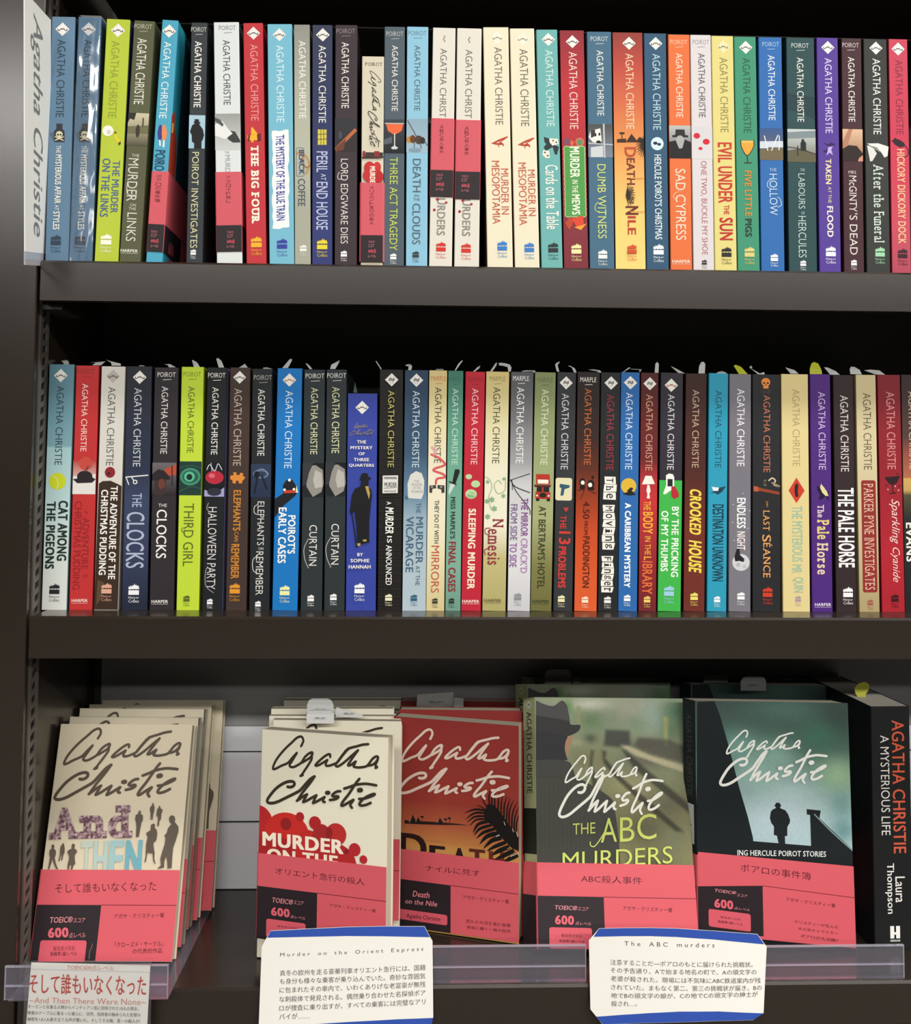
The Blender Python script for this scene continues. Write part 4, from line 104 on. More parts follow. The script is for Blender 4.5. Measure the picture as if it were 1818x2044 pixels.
ART={
'A':{'base': '#cfc4ab','spine': '#cfc4ab','items': [['sg','A',6.08,3.13,103.79,36.53,'#55493c'],['sg','C',1.95,30.37,103.43,60.59,'#55493c'],['cq','A',(-0.43,66.56),(25.46,65.81),(2.88,90.65),(28.52,89.92),'#speck',3,0,1],['cq','n',(25.14,72.42),(47.78,71.76),(27.38,89.96),(49.86,89.32),'#speck',3,0,1],['cq','d',(48.3,64.54),(68.08,63.97),(51.26,89.66),(70.85,89.1),'#speck',3,0,1],['cq','T',(29.1,91.79),(39.08,91.51),(32.46,118.29),(42.34,118.01),'#b4c0b4',3,0.12,0],['cq','H',(38.74,91.5),(51.43,91.13),(42.04,118.31),(54.6,117.96),'#a9bfba',3,0.12,0],['cq','E',(51.03,91.19),(64.54,90.81),(54.23,118.28),(67.59,117.9),'#98b9bb',3,0.12,0],['cq','N',(64.54,90.88),(79.61,90.45),(67.56,117.64),(82.46,117.22),'#6ca4b2',3,0.12,0],['p','#5c5147',[(5.96,94.39),(7.45,94.38),(8.07,95.94),(7.74,97.5),(9.35,98.42),(9.91,100.59),(9.84,103.07),(9.29,104.0),(10.99,108.63),(13.32,112.92),(11.83,112.81),(9.67,109.25),(7.58,105.25),(7.1,108.64),(6.3,112.65),(5.15,113.08),(5.35,108.65),(5.61,103.71),(4.64,101.55),(4.62,98.44),(6.12,97.5),(5.61,95.76)]],['p','#5c5147',[(14.46,93.23),(15.44,93.41),(15.74,94.66),(16.56,96.83),(16.92,100.56),(16.24,101.49),(15.77,106.14),(14.83,106.14),(14.84,102.12),(14.25,101.81),(13.66,106.46),(12.71,106.89),(13.31,101.82),(13.0,97.47),(13.36,95.11),(14.11,94.67)]],['p','#5c5147',[(22.44,93.69),(23.99,93.69),(24.74,95.24),(24.3,97.11),(26.04,98.04),(27.09,99.9),(25.52,101.89),(25.63,104.24),(26.76,108.87),(25.4,109.8),(24.71,113.8),(23.5,113.8),(23.65,109.8),(22.31,109.81),(21.89,113.81),(20.91,113.51),(20.62,109.2),(21.22,104.57),(20.63,102.09),(19.0,99.93),(20.01,98.37),(22.32,97.43),(22.01,95.07)]],['p','#5c5147',[(74.3,68.25),(75.39,68.25),(75.83,69.83),(75.51,70.66),(77.54,71.73),(78.05,75.22),(77.06,77.44),(76.68,81.54),(76.08,88.58),(74.95,88.14),(74.48,88.77),(73.73,88.15),(73.42,81.55),(72.67,77.14),(71.64,75.25),(71.81,71.76),(73.72,70.48),(73.85,69.21)]],['p','#5c5147',[(84.62,62.33),(85.59,62.46),(85.73,63.73),(86.58,65.33),(86.66,68.83),(86.18,70.74),(85.97,75.31),(85.27,75.18),(84.98,71.06),(84.71,71.06),(84.73,75.19),(84.18,75.19),(83.93,70.11),(82.98,67.57),(83.29,65.34),(84.53,64.06)]],['p','#5c5147',[(90.19,64.48),(91.3,64.67),(91.46,66.26),(93.18,67.02),(93.39,69.12),(92.7,70.39),(92.87,74.83),(91.74,75.79),(91.69,79.26),(90.72,80.53),(90.36,79.58),(90.45,75.16),(89.73,70.72),(89.03,73.27),(88.8,72.32),(88.95,68.5),(89.06,66.91),(90.09,66.27)]],['p','#5c5147',[(85.19,78.98),(87.13,78.02),(88.35,78.65),(88.51,81.48),(90.13,82.74),(91.0,85.88),(90.77,90.26),(89.5,92.46),(88.39,92.15),(89.24,96.51),(90.3,100.24),(90.48,104.57),(91.07,106.42),(92.26,108.76),(90.9,107.97),(89.66,105.81),(88.75,100.86),(84.37,100.26),(84.15,104.6),(83.86,106.95),(82.85,107.57),(83.28,102.75),(82.76,94.05),(83.21,90.61),(83.32,87.79),(82.11,86.54),(82.21,84.97),(85.28,83.07),(85.15,80.55)]],['p','#5c5147',[(99.89,72.71),(101.49,71.62),(103.6,72.25),(104.57,74.46),(104.37,76.68),(105.88,78.25),(107.86,80.45),(108.12,84.54),(106.47,91.44),(105.06,96.44),(104.98,102.65),(105.31,111.6),(102.05,111.92),(101.17,106.38),(99.96,102.36),(98.81,106.39),(99.1,111.32),(93.67,112.08),(96.43,109.49),(95.46,104.55),(96.45,99.59),(97.92,93.98),(98.13,89.29),(97.09,87.1),(98.74,85.21),(99.52,81.43),(101.95,78.4),(100.31,77.01),(99.55,74.8)]]],'band': {'v': (113.03,138.89,179.06),'bx': 51.64,'items': [['cq','そして誰もいなくなった',(12.58,123.42),(93.86,121.14),(13.55,130.56),(94.59,128.29),'#4c1c26',0,0,0],['cq','TOEIC®',(11.8,147.66),(29.8,147.16),(12.41,152.1),(30.38,151.6),'#d98a92',1,0.2,0],['cq','スコア',(30.4,148.68),(40.01,148.41),(30.81,151.83),(40.4,151.56),'#d98a92',0,0.2,0],['cq','600',(11.15,155.51),(27.48,155.06),(12.15,162.79),(28.44,162.34),'#d8626f',3,0,0],['cq','点レベル',(28.19,158.9),(41.58,158.53),(28.7,162.83),(42.07,162.46),'#d98a92',0,0.15,0],['rrf','#d05a67',6.53,164.42,43.3,180.25],['cq','難易度の目安',(17.19,168.7),(34.24,168.24),(17.64,171.98),(34.66,171.51),'#4c1c26',0,0,0],['cq','英検準1級レベル',(15.19,172.49),(36.42,171.91),(15.65,175.85),(36.85,175.27),'#4c1c26',1,0,0],['cq','アガサ・クリスティー著',(62.79,145.34),(102.62,144.23),(63.19,148.74),(102.96,147.64),'#4c1c26',0,0,0],['cq','「クローズド・サークル」',(65.63,165.44),(103.83,164.39),(66.08,169.39),(104.22,168.35),'#4c1c26',0,0,0],['cq','の代表的作品',(80.25,170.07),(103.53,169.43),(80.64,173.66),(103.89,173.02),'#4c1c26',0,0,0],['l','#8a7a76',0.4,[(48.15,166.77),(47.29,170.38),(46.51,172.18),(46.57,177.55)]]]}},
'B':{'base': '#e4deca','spine': '#e4deca','items': [['sg','A',10,3.2,104,35.4,'#3a3328'],['sg','C',5.5,32.2,103,58.8,'#3a3328'],['e','#b32a2e',-1.11,75.23,13.55,14.64],['e','#c22e2a',24.87,81.98,20.26,17.68],['e','#a52528',11.15,98.13,24.48,15.44],['e','#b92c2c',44.16,89.81,11.65,13.69],['e','#8f2426',24.14,73.32,4.9,4.9],['e','#a8262b',36.54,66.61,3.68,3.73],['e','#b5302e',68.51,77.33,8.75,8.56],['e','#a22a2c',55.94,79.76,8.1,9.23],['e','#a8282c',49.94,70.19,5.24,5.25],['e','#8c2426',62.38,76.62,2.89,4.45],['e','#ae2a2e',66.77,100.32,19.63,16.37],['e','#b02a30',84.71,87.52,4.96,5.03],['e','#b02a32',92.23,94.33,3.31,3.26],['e','#84202a',77.65,89.65,1.86,1.89],['cq','MURDER',(3.2,81.04),(75.02,81.35),(3.5,92.07),(75.2,92.1),'#efe4d0',3,0,0],['cq','ON THE',(7.67,93.61),(70.37,93.6),(7.95,104.3),(70.56,104.04),'#ecdfca',3,0,0]],'band': {'v': (98.08,123.66,164.25),'bx': 53.19,'items': [['cq','オリエント急行の殺人',(15.87,107.65),(93.49,108.44),(16.0,112.94),(93.56,113.58),'#4c1c26',0,0,0],['cq','TOEIC®',(13.7,131.03),(32.13,131.06),(13.81,135.05),(32.22,135.05),'#d98a92',1,0.2,0],['cq','スコア',(32.59,131.51),(41.54,131.52),(32.66,134.4),(41.6,134.4),'#d98a92',0,0.2,0],['cq','600',(12.76,138.58),(29.39,138.56),(12.94,145.24),(29.54,145.17),'#d8626f',3,0,0],['cq','点レベル',(29.83,142.91),(43.23,142.87),(29.88,145.3),(43.28,145.25),'#d98a92',0,0.15,0],['rrf','#d05a67',8.8,148.04,43.66,162.36],['cq','難易度の目安',(18.78,151.96),(36.42,151.85),(18.81,153.31),(36.45,153.19),'#4c1c26',0,0,0],['cq','アガサ・クリスティー著',(63.95,130.38),(103.38,130.45),(64.0,132.9),(103.42,132.94),'#4c1c26',0,0,0]]}},
'C':{'base': '#8c3230','spine': '#8c3230','items': [['gr',[(0,'#8c3230'),(70,'#93392f'),(90,'#a85a3c'),(103,'#b97843'),(108,'#c08c4c'),(125,'#c49a56'),(178,'#c49a56')]],['p','#241c1a',[(10.28,87.8),(13.15,88.14),(15.89,88.81),(29.48,87.22),(45.64,86.68),(58.96,86.24),(68.88,86.64),(58.96,87.3),(45.64,88.69),(24.75,90.23),(10.29,91.1)]],['p','#241c1a',[(14.97,89.85),(17.57,82.63),(21.35,89.19)]],['p','#8a8478',[(14.97,89.85),(14.22,89.93),(17.37,83.28),(17.57,82.63)]],['p','#241c1a',[(20.57,88.77),(22.55,84.14),(25.42,88.27)]],['p','#8a8478',[(20.57,88.77),(20.0,88.83),(22.35,84.8),(22.55,84.14)]],['p','#241c1a',[(40.31,87.36),(42.41,82.63),(45.44,86.83)]],['p','#8a8478',[(40.31,87.36),(39.7,87.42),(42.21,83.27),(42.41,82.63)]],['l','#241c1a',0.4,[(26.63,83.6),(26.5,87.72)]],['e','#241c1a',26.22,83.65,1.64,0.82],['l','#241c1a',0.4,[(47.9,83.63),(47.78,87.71)]],['e','#241c1a',47.5,83.67,1.62,0.82],['l','#241c1a',0.4,[(51.37,82.34),(51.25,86.42)]],['e','#241c1a',50.97,82.38,1.61,0.81],['p','#b0743f',[(28.18,103.6),(36.28,101.59),(44.33,101.85),(49.68,103.14),(40.32,104.16),(30.89,104.25)]],['p','#b07a42',[(59.65,100.18),(69.55,99.42),(76.11,101.49),(82.65,102.01),(69.55,102.21)]],['cq','D',(6.35,98.99),(30.54,98.66),(6.46,123.33),(30.61,122.79),'#2a1c1a',2,0,0],['cq','E',(32.92,106.72),(47.35,106.48),(32.97,122.43),(47.39,122.11),'#241a18',3,0,0],['cq','A',(54.01,106.41),(65.93,106.21),(54.04,121.47),(65.95,121.21),'#2c1c1a',3,0,0],['cq','T',(68.57,105.73),(82.65,105.5),(68.58,120.19),(82.65,119.89),'#5a261f',3,0,0],['cq','H',(85.9,105.66),(99.49,105.44),(85.9,120.07),(99.48,119.77),'#6c2a20',3,0,0],['p','#1a1716',[(85.25,66.5),(91.11,67.78),(96.94,73.99),(103.38,81.94),(112.66,91.99),(114.23,104.03),(105.92,101.29),(96.92,93.68),(89.16,84.65),(82.64,80.38),(81.34,74.94)]],['fr','#1a1716',(84.6,72.76),(74.13,72.56),(64.25,76.66),2.03],['fr','#1a1716',(83.62,74.71),(73.47,75.73),(64.91,82.2),2.03],['fr','#1a1716',(83.3,77.22),(73.48,78.84),(66.57,84.52),1.89],['fr','#1a1716',(83.3,79.7),(74.79,81.19),(68.55,87.42),1.76],['fr','#1a1716',(85.9,81.28),(76.76,84.71),(71.84,92.66),2.97],['fr','#1a1716',(88.51,84.1),(78.07,88.29),(72.83,94.73),2.7],['fr','#1a1716',(91.1,86.92),(81.34,91.03),(74.8,96.99),2.97],['fr','#1a1716',(94.34,90.27),(84.6,93.77),(77.75,101.31),4.05],['fr','#1a1716',(96.92,93.68),(88.5,97.06),(81.02,104.66),4.05],['fr','#1a1716',(100.79,96.95),(91.1,101.7),(84.27,106.15),3.38],['fr','#1a1716',(104.0,100.28),(94.33,105.03),(88.5,109.37),4.05],['fr','#1a1716',(107.84,102.91),(98.85,108.21),(91.09,112.15),4.05],['fr','#1a1716',(111.04,106.22),(104.63,110.0),(97.55,113.87),4.05],['fr','#1a1716',(85.25,73.93),(80.03,70.12),(74.13,68.71),1.08],['fr','#1a1716',(86.56,71.94),(81.99,66.2),(79.37,59.63),1.22],['fr','#1a1716',(87.53,69.37),(85.91,61.49),(87.54,54.52),1.35],['fr','#1a1716',(89.16,68.59),(88.51,61.23),(89.81,54.3),1.35],['fr','#1a1716',(91.43,70.22),(91.11,61.6),(91.76,54.12),1.35],['fr','#1a1716',(94.03,72.43),(94.36,63.14),(95.33,55.64),1.35],['fr','#1a1716',(96.61,74.64),(96.94,65.36),(98.24,57.21),1.35],['fr','#1a1716',(99.2,77.45),(99.53,66.95),(102.12,58.08),1.49],['fr','#1a1716',(101.45,79.68),(102.11,68.55),(105.01,59.34),1.35],['fr','#1a1716',(103.7,82.52),(104.03,70.81),(107.9,60.6),1.49],['fr','#1a1716',(105.95,84.74),(106.6,73.01),(111.11,61.52),1.49],['fr','#1a1716',(107.87,86.99),(108.52,76.5),(112.06,65.72),1.49],['fr','#1a1716',(109.78,89.85),(110.12,80.02),(112.37,71.82),1.35],['l','#d8d4cc',0.64,[(92.4,93.06),(95.11,91.54)]],['l','#d8d4cc',0.45,[(99.19,80.22),(100.16,82.89)]],['l','#d8d4cc',0.45,[(106.59,85.29),(107.35,87.66)]],['l','#d8d4cc',0.45,[(110.11,87.37),(111.06,91.24)]],['l','#c9a46a',0.39,[(102.07,102.02),(104.96,100.48)]],['l','#d8d4cc',0.45,[(104.95,108.13),(111.68,104.62)]],['sg','A',7,8,104,42,'#ddc6b8'],['sg','C',4,38.6,104.5,65.3,'#ddc6b8']],'band': {'v': (112.23,137.72,177.42),'bx': 52.72,'items': [['cq','ナイルに死す',(30.45,123.28),(78.57,122.43),(30.47,128.25),(78.57,127.32),'#4c1c26',0,0,0],['cq','Death',(18.43,146.16),(33.8,145.78),(18.45,151.25),(33.81,150.84),'#e08890',1,0.2,0],['cq','on the Nile',(11.84,153.57),(40.73,152.77),(11.86,157.83),(40.74,156.99),'#e08890',1,0.2,0],['rrf','#d05a67',5.91,162.88,49.84,171.49],['cq','Agatha Christie',(12.82,166.14),(43.74,165.15),(12.84,170.68),(43.75,169.64),'#4c1c26',1,0,0],['cq','アガサ・クリスティー著',(63.67,144.23),(103.7,143.23),(63.68,147.68),(103.69,146.63),'#4c1c26',0,0,0],['cq','悠久の大河を進む豪華',(66.13,163.95),(105.17,162.71),(66.13,166.88),(105.16,165.6),'#4c1c26',0,0,0],['cq','客船に轟く一発の銃声',(67.15,168.96),(105.16,167.69),(67.15,171.63),(105.16,170.32),'#4c1c26',0,0,0]]}},
